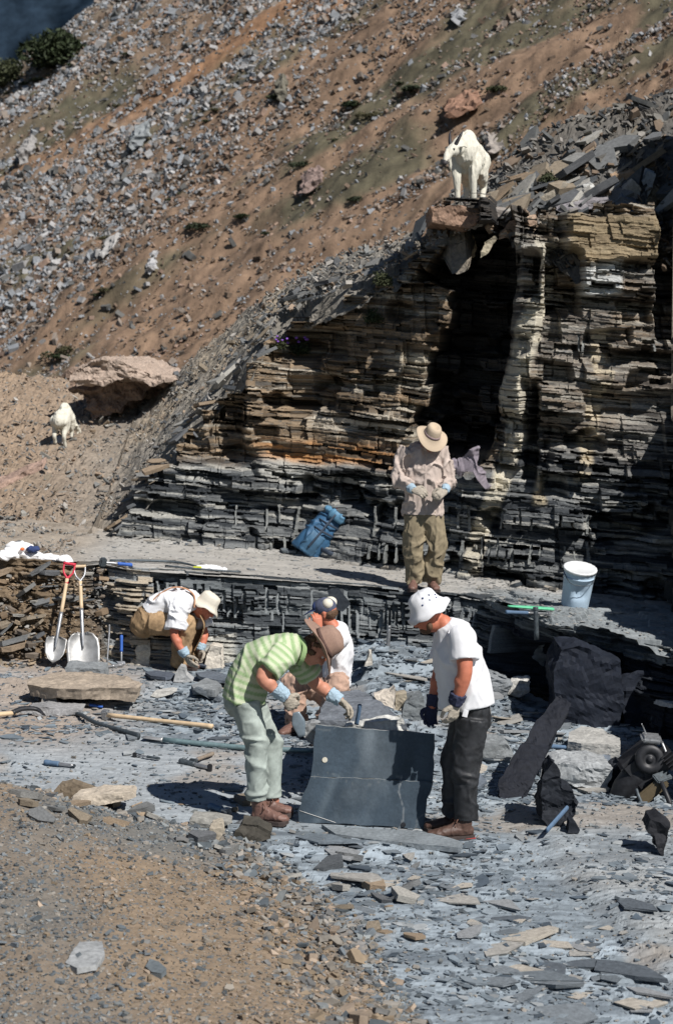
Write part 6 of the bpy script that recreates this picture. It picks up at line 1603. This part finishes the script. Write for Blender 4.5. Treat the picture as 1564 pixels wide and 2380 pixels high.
# ------------------------------------------------------------------ rock drill at the right edge
def machine():
    p = on_floor(1490, 1868); Y = p.y + 0.25
    q = lambda x, y, dy=0: atY(x, y, Y + dy)
    t = thing('rock_drill', 'black petrol rock drill with a round starter housing and handles', 'machine', p)
    ax = (q(1510, 1735) - q(1430, 1800)).normalized(); up = V(-ax.z, 0, ax.x)
    if up.z < 0: up = -up
    M = frame_mat(q(1495, 1775, 0.1), V(0, -1, 0), ax)
    part('engine', box_me('engine', M, 0.34, 0.27, 0.30, 0.03), M_dark, t)
    part('starter_housing', lathe([(0.004, 0.012), (0.022, 0.012), (0.024, 0.0), (0.05, -0.004), (0.052, 0.004), (0.085, 0.002), (0.105, -0.004), (0.112, -0.012), (0.112, -0.07)], 40), M_dark, t).data.transform(frame_mat(q(1510, 1765, -0.10), V(0, -1, 0.1), ax))
    for k in range(5):
        part('fin', box_me('fin', frame_mat(q(1552 + k * 0, 1760, 0.0) + up * (0.03 * k - 0.06), up, ax), 0.10, 0.26, 0.008, 0.002), M_dark, t)
    part('fuel_tank', box_me('fuel_tank', frame_mat(q(1512, 1716, 0.0), V(0.1, -0.2, 1), V(1, 0, 0)), 0.16, 0.14, 0.05, 0.018), M_steel, t)
    part('gear_case', tube_me('gear_case', [q(1478, 1800, 0.05), q(1450, 1832, 0.05), q(1425, 1858, 0.05)], [0.115, 0.10, 0.05], V(0, 1, 0), n=20, cap=True), M_dark, t)
    part('drill_shank', tube_me('drill_shank', [q(1432, 1850, 0.05), q(1395, 1885, 0.02)], [0.024, 0.018], n=12), M_iron, t)
    pl = part('name_plate', box_me('name_plate', frame_mat(q(1515, 1838, -0.12), V(0, -1, 0.15), ax), 0.27, 0.10, 0.05, 0.012), mat_plain('olive_brown_paint', (0.085, 0.065, 0.035), 0.5, 40), t)
    for k in range(3): 
        s_ = link('slot', box_me('slot', frame_mat(q(1500 + k * 11, 1836 - k * 7, -0.149), V(0, -1, 0.15), ax), 0.012, 0.05, 0.006), pl, [mat_plain('pale_print', (0.24, 0.20, 0.13), 0.6, 40)]); s_.matrix_parent_inverse = Matrix.Translation(-t.location)
    part('handle', tube_me('handle', [q(1533, 1812, -0.12), q(1545, 1840, -0.22), q(1556, 1868, -0.26)], [0.016, 0.019, 0.022], n=14, cap=True), M_dark, t)
    part('bracket', box_me('bracket', frame_mat(q(1538, 1806, -0.10), V(0.2, -0.6, 0.8), ax), 0.15, 0.09, 0.03, 0.008), M_iron, t)
    part('hook', tube_me('hook', [q(1478, 1834, -0.10), q(1483, 1850, -0.14), q(1492, 1868, -0.16), q(1508, 1876, -0.14), q(1516, 1868, -0.12)], [0.012, 0.014, 0.014, 0.013, 0.010], n=10), M_iron, t)
    part('lever', tube_me('lever', [q(1500, 1705, 0.0), q(1494, 1690, 0.0), q(1490, 1682, -0.01)], [0.006, 0.005, 0.004], n=8), M_steel, t)
    part('exhaust', tube_me('exhaust', [q(1537, 1725, 0.0), q(1548, 1752, -0.06)], [0.012, 0.012], n=10), M_steel, t)
machine()
# ------------------------------------------------------------------ dark board behind the man in the cap
J, q = CAPMAN[1], CAPMAN[2]
Yb = on_floor(800, 1500).y - 0.1
chunk('slate_slab', 'black tilted slate plate standing behind the head of the person in the cap', [(760, 1372), (786, 1366), (815, 1402), (808, 1412), (796, 1422), (770, 1412)], Yb - 0.75, 0.05, (0.028, 0.034, 0.042), cat='slab', rag=0.004)
# ------------------------------------------------------------------ named rocks
D_ = (0.10, 0.115, 0.13); G_ = (0.22, 0.235, 0.24); T_ = (0.36, 0.30, 0.23); K_ = (0.016, 0.019, 0.025); W_ = (0.50, 0.49, 0.46)
zf = lambda x, y: on_floor(x, y).z
def yb(x, y, d=0.0): return on_floor(x, y).y + d
flat('rock', 'wide tan ledge slab with a black hollow beneath, in front of the shovels', [(62, 1590), (72, 1578), (110, 1566), (215, 1560), (300, 1572), (335, 1588), (320, 1600), (260, 1598), (190, 1602), (130, 1600)], zf(200, 1600) + 0.14, 0.11, (0.33, 0.275, 0.215), rag=0.02, shrink=0.93)
chunk('rock', 'squared grey block lying on the tan ledge slab', [(150, 1552), (246, 1556), (250, 1583), (166, 1578)], yb(200, 1590), 0.28, G_, rag=0.014, rise=0.02)
chunk('rock', 'dark blue block with white blotches lying below the tan ledge slab', [(206, 1596), (317, 1602), (316, 1623), (212, 1613)], yb(260, 1622), 0.22, (0.10, 0.12, 0.15), rag=0.005, rise=0.015)
chunk('rock', 'upright pointed grey stone at the left end of the floor', [(94, 1642), (98, 1612), (112, 1600), (126, 1608), (134, 1640)], yb(115, 1645), 0.22, (0.33, 0.31, 0.28), rag=0.02)
chunk('rock', 'low flat pale grey stone beside the upright pointed stone', [(40, 1664), (60, 1648), (100, 1642), (160, 1648), (195, 1650), (185, 1662), (110, 1664)], yb(110, 1666), 0.3, (0.28, 0.28, 0.28), rag=0.014)
chunk('rock', 'small pale wedge-shaped rock on the shale flakes', [(350, 1618), (358, 1608), (400, 1604), (412, 1606), (400, 1614), (366, 1621)], yb(380, 1621), 0.16, (0.50, 0.49, 0.45), rag=0.012)
chunk('rock', 'pyramid-shaped grey rock in front of the squatting person', [(402, 1586), (410, 1560), (418, 1548), (430, 1550), (434, 1568), (450, 1584), (430, 1588)], yb(425, 1588), 0.2, (0.34, 0.345, 0.34), rag=0.01)
flat('shale_slab', 'grey wedge plate lying right of the pyramid rock', [(446, 1592), (478, 1576), (500, 1574), (515, 1594), (500, 1604), (450, 1600)], zf(480, 1596) + 0.07, 0.06, G_, rag=0.01)
chunk('shale_slab', 'black tapering shale bar lying right of the small pale wedge', [(448, 1602), (456, 1598), (490, 1612), (520, 1626), (512, 1632), (486, 1624)], yb(485, 1630), 0.1, D_, rag=0.01)
flat('shale_slab', 'dark flat shale plate by the knees of the squatting person', [(338, 1562), (360, 1558), (400, 1562), (412, 1570), (385, 1574), (350, 1570)], zf(375, 1572) + 0.05, 0.03, (0.085, 0.10, 0.125), rag=0.005)
flat('shale_slab', 'long blue-grey shale strips under the hands of the squatting person', [(455, 1562), (490, 1558), (545, 1572), (548, 1582), (500, 1580), (465, 1572)], zf(500, 1580) + 0.05, 0.03, (0.12, 0.14, 0.165), rag=0.006)
chunk('rock', 'pale cream block behind the squatting person, left of the legs', [(310, 1550), (318, 1502), (332, 1488), (352, 1492), (350, 1556)], yb(330, 1552, 0.10), 0.3, (0.52, 0.48, 0.40), rag=0.02)
chunk('rock', 'pale cream block behind the squatting person, right of the hands', [(478, 1566), (480, 1520), (492, 1500), (516, 1504), (518, 1566)], yb(498, 1560, 0.18), 0.3, (0.52, 0.48, 0.41), rag=0.02)
# right-hand side
def plank():
    lo = on_floor(1178, 1858); hi = atY(1306, 1620, lo.y + 0.85)
    ax = (hi - lo).normalized(); s = V(0.80, -0.30, -0.35); s = perp(ax, s); n = ax.cross(s)
    L = (hi - lo).length
    f = [lo - s * 0.07, lo + s * 0.09 - ax * 0.06, lo + ax * L * 0.2 + s * 0.115, lo + ax * L * 0.62 + s * 0.10, hi + s * 0.085 - ax * 0.03, hi + ax * 0.02 - s * 0.02, hi - s * 0.055, lo + ax * L * 0.5 - s * 0.10, lo + ax * L * 0.12 - s * 0.12]
    b_ = [p + n * 0.09 for p in f]
    o = link('slate_slab', stone_me('slate_slab', f, b_, (0.012, 0.014, 0.02), 9, 0.022, 0.03), None, [M_rock]); tag(o, 'tall black plank of slate propped at a slant right of the white T-shirt', 'slab')
    for p in (lo,):
        pass
plank()
flat('rock', 'broad pale flat rock half in shadow beside the rock drill', [(1322, 1700), (1350, 1688), (1400, 1694), (1440, 1716), (1440, 1732), (1400, 1730), (1350, 1728), (1318, 1722)], zf(1380, 1725) + 0.14, 0.14, (0.38, 0.375, 0.35), rag=0.012)
flat('shale_slab', 'blue-grey slate sheet lying against the broad pale flat rock', [(1330, 1732), (1370, 1728), (1432, 1738), (1440, 1752), (1400, 1756), (1340, 1748)], zf(1385, 1752) + 0.10, 0.05, (0.17, 0.20, 0.24), rag=0.006)
chunk('rock', 'stack of striped shale ledges between the slate plank and the drill', [(1255, 1806), (1260, 1772), (1330, 1770), (1425, 1784), (1420, 1812), (1405, 1840), (1340, 1832), (1290, 1822)], yb(1340, 1838), 0.5, (0.30, 0.315, 0.32), rag=0.03)
chunk('rock', 'jagged black boulder at the foot of the striped ledges', [(1252, 1868), (1262, 1800), (1285, 1770), (1300, 1790), (1310, 1835), (1335, 1838), (1350, 1870), (1330, 1905), (1280, 1925), (1258, 1905)], yb(1300, 1922), 0.35, K_, rag=0.04, fq=0.6)
chunk('rock', 'small black pyramid rock on the edge of the pale ledge', [(1318, 1936), (1322, 1908), (1332, 1905), (1348, 1930), (1344, 1938)], yb(1330, 1939), 0.14, K_, rag=0.012)
chunk('rock', 'black broken lump at the right edge of the pale ledge', [(1500, 1932), (1512, 1905), (1535, 1898), (1552, 1915), (1556, 1945), (1540, 1992), (1526, 1975), (1520, 1945)], yb(1535, 1990), 0.3, (0.02, 0.021, 0.025), rag=0.03, fq=0.6)
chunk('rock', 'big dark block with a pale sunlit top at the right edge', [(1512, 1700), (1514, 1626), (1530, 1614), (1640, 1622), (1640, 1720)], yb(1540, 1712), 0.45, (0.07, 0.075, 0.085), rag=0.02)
flat('rock', 'pale sheet painting the sunlit top of the big dark block at the right edge', [(1508, 1622), (1530, 1610), (1640, 1610), (1640, 1640), (1560, 1636)], atY(1540, 1630, yb(1540, 1712)).z + 0.03, 0.04, W_, rag=0.02)  # sunlight on the block's top put in as a pale colour
chunk('rock', 'pale jagged rock in the hollow below the right-hand bench', [(1168, 1612), (1172, 1594), (1200, 1582), (1236, 1584), (1226, 1606), (1206, 1624), (1184, 1620)], yb(1200, 1628), 0.3, W_, rag=0.03)
chunk('rock', 'long ledge of grey shale in front of the shadowed hollow', [(1060, 1606), (1064, 1564), (1130, 1570), (1190, 1590), (1180, 1620), (1110, 1616)], yb(1120, 1622, 0.1), 0.6, (0.19, 0.205, 0.215), rag=0.03)
flat('shale_slab', 'dark six-sided slate plate lying behind the black trousers', [(1088, 1815), (1094, 1796), (1116, 1798), (1131, 1816), (1112, 1829), (1092, 1826)], zf(1110, 1815) + 0.06, 0.02, (0.11, 0.13, 0.155), tilt=(-0.1, 0.35), rag=0.003)
chunk('rock', 'grey jointed ledge behind the black trousers', [(1108, 1762), (1112, 1728), (1180, 1730), (1192, 1748), (1190, 1770), (1140, 1766)], yb(1150, 1775), 0.4, (0.20, 0.215, 0.22), rag=0.02)
chunk('rock', 'large slate block standing below the right-hand bench, its shade coloured in black', [(1290, 1690), (1286, 1560), (1300, 1506), (1345, 1500), (1400, 1524), (1440, 1540), (1448, 1640), (1430, 1712), (1360, 1708)], yb(1360, 1720, 0.25), 0.7, (0.012, 0.016, 0.026), rag=0.05, rise=0.02, cut=0.05, fq=0.4)  # near-black colour carries the shadow lying on this face
chunk('rock', 'long block right of the large slate block, its shade coloured in blue-black', [(1450, 1716), (1446, 1580), (1480, 1556), (1560, 1576), (1640, 1590), (1640, 1730)], yb(1500, 1732, 0.35), 0.6, (0.014, 0.018, 0.028), rag=0.05, cut=0.05, fq=0.4)  # shadow on this block put into its colour as well
chunk('rock', 'dark tilted block leaning under the striped ledges', [(1420, 1850), (1410, 1800), (1440, 1770), (1490, 1790), (1480, 1846)], yb(1450, 1858, 0.3), 0.35, (0.03, 0.034, 0.042), rag=0.03)
chunk('rock', 'pale flaky rock capping the edge of the black hollow', [(1236, 1528), (1250, 1500), (1290, 1492), (1300, 1510), (1284, 1540), (1262, 1552)], yb(1270, 1640, 0.9), 0.4, (0.34, 0.345, 0.33), rag=0.03)
# in front of the slab
flat('shale_slab', 'long grey plank of shale lying in front of the dark slab', [(748, 1916), (800, 1922), (985, 1932), (1076, 1956), (1070, 1970), (960, 1960), (860, 1950), (780, 1938)], zf(900, 1955) + 0.05, 0.035, (0.20, 0.225, 0.24), rag=0.006)
flat('shale_slab', 'dark triangular sheet of slate lying left of the long grey plank', [(686, 1944), (720, 1936), (770, 1938), (800, 1948), (850, 1953), (800, 1958), (740, 1958)], zf(760, 1955) + 0.025, 0.012, (0.13, 0.155, 0.175), rag=0.003)
chunk('rock', 'tan flat slab with a pale lit edge on the near rubble', [(158, 1868), (170, 1854), (240, 1846), (310, 1842), (318, 1852), (280, 1864), (200, 1876)], yb(235, 1878), 0.28, (0.46, 0.40, 0.32), rag=0.016)
chunk('rock', 'dark brown wedge leaning behind the tan flat slab', [(128, 1846), (136, 1824), (165, 1816), (200, 1830), (236, 1842), (190, 1854), (150, 1858)], yb(170, 1862, 0.1), 0.14, (0.17, 0.135, 0.095), rag=0.014)
chunk('rock', 'dark shadowed block on the rubble below the brown boots', [(548, 1940), (560, 1912), (600, 1916), (632, 1932), (630, 1950), (600, 1956)], yb(590, 1958), 0.25, (0.06, 0.055, 0.045), rag=0.02)
chunk('rock', 'pale angular stone below the brown boots', [(486, 1942), (492, 1918), (515, 1916), (520, 1930), (508, 1952)], yb(503, 1954), 0.2, (0.42, 0.37, 0.29), rag=0.014)
chunk('shale_slab', 'thin grey slab lying at an angle in the rubble left of the brown boots', [(440, 1918), (446, 1902), (500, 1906), (540, 1912), (520, 1922), (470, 1924)], yb(490, 1926), 0.2, (0.27, 0.265, 0.24), rag=0.012)
flat('shale_slab', 'flat grey slab half sunk in the near mound', [(150, 2235), (185, 2190), (240, 2185), (242, 2215), (225, 2242), (180, 2250)], zf(200, 2220) + 0.02, 0.03, (0.30, 0.31, 0.31), rag=0.008)
flat('shale_slab', 'dark oval flake on the near mound', [(338, 2245), (348, 2228), (370, 2234), (388, 2250), (376, 2262), (352, 2258)], zf(360, 2250) + 0.04, 0.03, (0.13, 0.15, 0.16), rag=0.006)
# ------------------------------------------------------------------ slabs of the talus above the face
def hr(x, y): return hit(x, y, lambda a, b_: np.maximum(ridge_z(a, b_), bench_z(a)), 20.0, 30.0, 3000)
TAL = [([(1290, 488), (1330, 470), (1420, 462), (1432, 470), (1400, 482), (1310, 494)], (0.25, 0.235, 0.245), 'long mauve-grey slab lying across the rubble at the top of the face'),
       ([(1426, 470), (1445, 455), (1480, 470), (1504, 488), (1470, 500), (1446, 502)], (0.13, 0.15, 0.175), 'dark blue-grey angular slab at the right end of the face top'),
       ([(1490, 420), (1505, 396), (1524, 404), (1515, 440), (1502, 458)], (0.33, 0.36, 0.38), 'pale grey upright slab near the right end of the talus'),
       ([(1444, 440), (1470, 418), (1492, 440), (1480, 466), (1456, 462)], (0.36, 0.34, 0.30), 'rounded pale stone between the dark angular slab and the upright grey slab'),
       ([(1355, 432), (1372, 424), (1386, 440), (1360, 450)], (0.58, 0.58, 0.55), 'small bright square slab on the talus'),
       ([(1158, 556), (1185, 522), (1250, 506), (1246, 520), (1200, 548)], (0.40, 0.29, 0.21), 'orange and white slab hanging over the gully edge'),
       ([(1112, 500), (1150, 486), (1180, 492), (1150, 508), (1120, 512)], (0.22, 0.20, 0.18), 'flat brown slab beside the hooves of the standing goat'),
       ([(1250, 462), (1285, 440), (1320, 430), (1290, 458), (1262, 470)], (0.27, 0.24, 0.19), 'brown plank-like slab sloping down the talus'),
       ([(1420, 412), (1470, 396), (1480, 404), (1450, 420), (1425, 420)], (0.36, 0.25, 0.16), 'rusty flat slab high on the talus'),
       ([(1190, 470), (1215, 440), (1240, 424), (1236, 440), (1205, 470)], (0.18, 0.19, 0.19), 'narrow dark slab pointing upslope above the gully edge'),
       ([(1300, 580), (1290, 560), (1330, 520), (1336, 524)], (0.36, 0.31, 0.24), None)]
for pts, c, lb in TAL:
    if not lb: continue
    cx_ = sum(p[0] for p in pts) / len(pts); cy_ = sum(p[1] for p in pts) / len(pts)
    h = hr(cx_, cy_); chunk('shale_slab', lb, pts, h.y - 0.12, 0.18, c, rise=0.06, rag=0.016)
chunk('shale_slab', 'tan flake hanging from the gully roof left of the pale rib', [(1082, 560), (1098, 545), (1108, 560), (1104, 596), (1094, 602)], face_y(sxx(1095), szz(560)) - 0.35, 0.12, (0.33, 0.26, 0.17), rag=0.02)
chunk('shale_slab', 'long tan flake tapering down into the dark gully', [(1116, 600), (1124, 562), (1150, 545), (1158, 556), (1136, 584)], face_y(sxx(1165), szz(560)) - 0.25, 0.12, (0.33, 0.29, 0.21), rag=0.02)
# ------------------------------------------------------------------ repeated loose slabs, one object each
PROTO = []
for k in range(14):
    r_ = np.random.default_rng(900 + k); v, f = rock_variant(r_, 'plate')
    bm = bmesh.new(); vs = [bm.verts.new(p) for p in v]
    for a in f: bm.faces.new([vs[i] for i in a])
    me0 = bpy.data.meshes.new('t'); bm.to_mesh(me0); bm.free(); PROTO.append(me0)
MR_grey = mat_ramp('loose_grey_slab', [(0.09, 0.105, 0.12), (0.16, 0.18, 0.195), (0.24, 0.25, 0.255), (0.31, 0.30, 0.275), (0.13, 0.15, 0.165), (0.37, 0.34, 0.29)])
MR_tan = mat_ramp('loose_rusty_slab', [(0.14, 0.145, 0.145), (0.21, 0.175, 0.13), (0.075, 0.082, 0.088), (0.26, 0.20, 0.14), (0.19, 0.19, 0.18), (0.32, 0.31, 0.28), (0.11, 0.115, 0.12)])
def loose(n, seed, place_fn, label, group, mat, smin, smax, tmin, tmax, tiltx=(0, 0.15), tilty=(0, 0.15), yaw=(0, 6.28), name='shale_slab'):
    r = random.Random(seed); ms = []
    for me0 in PROTO:
        m2 = me0.copy(); m2.materials.clear(); m2.materials.append(mat); ms.append(m2)
    k = 0; guard = 0
    while k < n and guard < n * 20:
        guard += 1
        p = place_fn(r)
        if p is None: continue
        o = bpy.data.objects.new(name, r.choice(ms)); COL.objects.link(o)
        s = smin + (smax - smin) * r.random() ** 2; th = s * r.uniform(tmin, tmax)
        o.location = p + V(0, 0, th * 0.25); o.scale = (s, s * r.uniform(0.7, 1.1), th)
        o.rotation_euler = (r.gauss(*tiltx), r.gauss(*tilty), r.uniform(*yaw)); tag(o, label, 'rock', group); k += 1
def pl_tal(r):
    x = r.uniform(1130, 1564); y = r.uniform(np.interp(x, [1130, 1564], [455, 195]), np.interp(x, [1130, 1200, 1300, 1564], [490, 500, 495, 480]))
    return hr(x, y)
loose(90, 31, pl_tal, 'loose shale slab in the talus between the standing goat and the right edge', 'slabs of the upper talus', MR_tan, 0.14, 0.75, 0.10, 0.26, (0.35, 0.2), (-0.55, 0.22), (-0.7, 0.7))
def pl_crest(r):
    x = r.uniform(-2.6, 1.0); z = float(ztop(x)) + r.uniform(-0.05, 0.05)
    if sxx(1001) < x: return None
    y = float(np.interp(x, FX, FYY[np.clip(np.searchsorted(FZ, z - 0.12), 0, len(FZ) - 1), :])) + r.uniform(-0.05, 0.45)
    return V(x, y, float(ridge_z(np.array([x]), np.array([y]))[0]) + r.uniform(-0.02, 0.04))
loose(62, 32, pl_crest, 'loose shale slab along the sloping crest of the rock face', 'slabs along the crest', MR_tan, 0.14, 0.55, 0.10, 0.25, (0.15, 0.2), (-0.45, 0.25), (-0.5, 0.5))
def pl_edge(r):
    t = r.random(); x = lerp(-60, 1000, t); yc = np.interp(x, [-60, 130, 330, 640, 820, 1000, 1330], [1850, 1872, 1895, 1985, 2060, 2150, 2260])
    return on_floor(x, yc + r.gauss(0, 1) * np.interp(x, [0, 640, 1330], [26, 62, 70]))
loose(80, 33, pl_edge, 'loose shale slab in the debris band around the near mound', 'debris slabs around the mound', MR_tan, 0.06, 0.30, 0.14, 0.40, (0, 0.2), (0, 0.2))
def pl_near(r):
    t = r.random(); x = lerp(700, 1500, t); yc = np.interp(x, [700, 1000, 1500], [2010, 2110, 2290])
    return on_floor(x, yc + r.gauss(0, 1) * 85)
loose(95, 43, pl_near, 'loose grey slate piece on the near floor at the lower right', 'slate pieces on the near floor', MR_grey, 0.08, 0.55, 0.035, 0.10, (0, 0.05), (0, 0.06), name='shale_flake')
def pl_mid(r):
    x = r.uniform(820, 1180); y = r.uniform(1490, 1700); return on_floor(x, y)
loose(38, 34, pl_mid, 'loose grey slab on the stepped rubble between the slab and the low step', 'slabs on the stepped rubble', MR_grey, 0.16, 0.75, 0.04, 0.11, (0, 0.08), (0, 0.10))
def pl_right(r):
    x = r.uniform(1100, 1500); y = r.uniform(1640, 1850); return on_floor(x, y)
loose(45, 35, pl_right, 'loose grey slab on the shaded rubble right of the white T-shirt', 'slabs on the right-hand rubble', MR_grey, 0.12, 0.6, 0.05, 0.14, (0, 0.08), (0, 0.08), name='shale_flake')
def pl_left(r):
    x = r.uniform(150, 640); y = r.uniform(1560, 1720); return on_floor(x, y)
loose(40, 36, pl_left, 'loose dark flake on the floor left of the person in green', 'flakes on the left floor', MR_grey, 0.07, 0.28, 0.05, 0.15, (0, 0.06), (0, 0.06), name='shale_flake')
def pl_bank(r):
    x = r.uniform(-3.7, -2.4); t = r.random()
    if x > -2.95 and t < 0.6: return None
    z = 0.12 + 0.92 * t; y = float(np.interp(x, BX, BY)) - 0.10 - 0.55 * (1 - t)
    return V(x, y, z)
loose(60, 37, pl_bank, 'loose slab stuck in the earth bank behind the shovels', 'slabs in the earth bank', MR_tan, 0.10, 0.42, 0.12, 0.3, (0.1, 0.15), (-0.15, 0.2), (-0.5, 0.5), name='stone')
def pl_foot(r):
    x = r.uniform(-2.3, 3.0); y = float(Wy(x)) - r.uniform(0.02, 0.35); return V(x, y, bz(x, y) + 0.01)
loose(55, 38, pl_foot, 'small slab fallen at the foot of the tall rock face', 'slabs at the foot of the face', MR_grey, 0.06, 0.26, 0.12, 0.35, name='shale_flake')
def pl_scree(r):
    x = r.uniform(0, 640); y = r.uniform(np.interp(x, [0, 640], [1010, 760]), np.interp(x, [0, 280, 640], [1270, 1220, 800])); return hr(x, y)
loose(60, 39, pl_scree, 'stone lying on the grey scree slope left of the rock face', 'stones on the scree slope', MR_tan, 0.08, 0.32, 0.12, 0.35, (0.2, 0.15), (-0.5, 0.2), name='stone')
# boulders picked out on the far hillside
FAR = [([(1034, 272), (1060, 256), (1116, 234), (1121, 240), (1080, 262), (1042, 278)], (0.27, 0.16, 0.11), 'long orange plank of rock on the hillside above the standing goat'),
       ([(694, 448), (715, 428), (745, 416), (750, 424), (725, 444)], (0.23, 0.17, 0.15), 'pinkish boulder with a black shadow in the middle of the hillside'),
       ([(298, 338), (310, 318), (340, 304), (346, 316), (325, 345), (308, 352)], (0.26, 0.28, 0.285), 'large pale grey boulder on the left hillside'),
       ([(40, 355), (62, 340), (76, 350), (66, 376), (48, 380)], (0.27, 0.26, 0.25), 'pale boulder at the left edge of the hillside'),
       ([(230, 596), (262, 576), (270, 580), (240, 600)], (0.36, 0.35, 0.335), 'thin white slab on the left hillside'),
       ([(336, 634), (346, 622), (360, 620), (362, 630), (348, 638)], (0.38, 0.38, 0.38), 'small grey boulder near the orange soil band'),
       ([(1140, 345), (1175, 336), (1168, 350), (1130, 362)], (0.30, 0.27, 0.24), 'pale slab on the slope right of the standing goat'),
       ([(640, 210), (655, 195), (668, 210), (660, 232), (646, 236)], (0.15, 0.14, 0.11), 'dark mossy boulder high on the hillside'),
       ([(1050, 45), (1068, 36), (1082, 46), (1066, 60)], (0.28, 0.29, 0.3), 'pale grey block near the top of the hillside')]
for pts, c, lb in FAR:
    cx_ = sum(p[0] for p in pts) / len(pts); cy_ = max(p[1] for p in pts)
    h = hit(cx_, cy_ - 4, far_z, 36, 110, 3000)
    chunk('boulder', lb, pts, h.y - 0.3, 1.2, c, rise=0.5, rag=0.10, cut=0.16, cat='boulder')
# ------------------------------------------------------------------ plants
M_leaf = mat_ramp('mountain_leaf', [(0.03, 0.042, 0.018), (0.045, 0.052, 0.024), (0.075, 0.07, 0.036), (0.035, 0.045, 0.024)], 0.7, 20, 0.7, 1.3, 0.1)
M_flower = mat_plain('violet_petal', (0.24, 0.10, 0.50), 0.7, 40); M_yflower = mat_plain('yellow_petal', (0.75, 0.55, 0.04), 0.7, 40)
def tuft_me(name, n, h, w, seed, leaf=0.012):
    r = random.Random(seed); bm = bmesh.new(); lob = [(r.uniform(-.2, .2) * w, r.uniform(-.2, .2) * w, r.uniform(.5, 1.0)) for _ in range(5)]
    for i in range(n):
        lx, ly, lh = r.choice(lob); a = r.uniform(0, 6.28); d = w * 0.28 * r.random() ** 0.5
        p = V(lx + d * math.cos(a), ly + d * math.sin(a), h * lh * r.random() ** 0.7 * (1 - 0.5 * (d / (0.28 * w)) ** 2))
        u = V(r.gauss(0, 1), r.gauss(0, 1), r.gauss(0.3, 0.8)).normalized(); v_ = perp(u, V(r.gauss(0, 1), r.gauss(0, 1), r.gauss(0, 1)))
        l = leaf * r.uniform(0.6, 1.6)
        q_ = [bm.verts.new(p + k) for k in (-u * l, v_ * l * 0.35, u * l, -v_ * l * 0.35)]
        bm.faces.new(q_)
    me = bpy.data.meshes.new(name); bm.to_mesh(me); bm.free(); me.materials.append(M_leaf); return me
r = random.Random(5)
TM = [tuft_me('grass_tuft', 420, 0.30, 0.9, k, 0.06) for k in range(5)]
spots = [(560, 510), (465, 535), (620, 548), (650, 232), (150, 150), (170, 155), (400, 470), (430, 455), (250, 560), (1150, 215), (820, 250), (860, 275), (930, 200), (960, 215), (500, 260), (480, 285), (420, 350), (300, 130), (270, 250), (120, 180), (90, 190), (700, 390), (780, 330), (150, 820), (130, 835), (240, 680), (225, 690), (60, 200), (200, 130), (110, 130), (830, 470), (20, 220), (40, 160)]
for i, (x, y) in enumerate(spots):
    h = hit(x, y, far_z, 36, 110, 2500)
    o = bpy.data.objects.new('grass_tuft', TM[i % 5]); COL.objects.link(o); o.location = h + V(0, 0, 0.02); s = r.uniform(0.35, 0.9); o.scale = (s * r.uniform(1, 1.6), s, s * 0.8); o.rotation_euler = (0, 0, r.uniform(0, 6.28))
    tag(o, 'low green tuft growing among the hillside stones', 'plant', 'tufts on the hillside')
def bush(x, y, surf, S, label, flower=None, n=90):
    p = surf(x, y); t = thing('wild_plant', label, 'plant', p)
    me = tuft_me('foliage', n * 5, S, S * 1.5, int(x), S * 0.11); me.transform(Matrix.Translation(p)); part('foliage', me, M_leaf, t); t.children[0].data.materials.clear(); t.children[0].data.materials.append(M_leaf)
    if flower:
        for i in range(7):
            b = Blob(); b.ball(p + V(r.uniform(-S, S) * 0.7, r.uniform(-S, 0) * 0.6, S * r.uniform(0.6, 1.1)), (S * 0.09, S * 0.09, S * 0.07)); part('flower', b.plain('flower'), flower, t)
cr = lambda x, y: V(sxx(x), face_y(sxx(x), szz(y)) - 0.03, szz(y) - 0.05)
bush(690, 815, cr, 0.22, 'small plant with violet flowers growing on the crest of the face', M_flower)
bush(640, 805, cr, 0.16, 'lesser tuft with violet flowers left of the larger violet-flowered plant', M_flower, 60)
bush(880, 655, cr, 0.22, 'grassy tuft on the crest of the face below the dark gully roof')
bush(870, 740, cr, 0.18, 'leafy green patch on a ledge under the crest tuft')
bush(1275, 425, hr, 0.18, 'green plant between the talus slabs right of the standing goat')
bush(288, 938, hr, 0.18, 'small plant with yellow flowers under the brown outcrop', M_yflower, 60)
bush(1010, 585, cr, 0.15, 'pale green sprig under the jutting ledge')
# shrubs at the far shoulder, top left
SM = [tuft_me('shrub', 2600, 1.5, 3.2, 20 + k, 0.11) for k in range(3)]
for i, (x, y) in enumerate([(20, 150), (48, 128), (75, 105), (12, 195), (100, 82), (150, 60), (135, 150), (35, 100), (165, 25)]):
    h = hit(x, y, far_z, 40, 125, 3000)
    o = bpy.data.objects.new('shrub', SM[i % 3]); COL.objects.link(o); o.location = h - V(0, 0, 0.2); s = r.uniform(0.7, 1.2); o.scale = (s, s, s); o.rotation_euler = (0, 0, r.uniform(0, 6.28))
    tag(o, 'dark shrub on the shoulder of the hill at the top left', 'shrub', 'shrubs on the far shoulder')
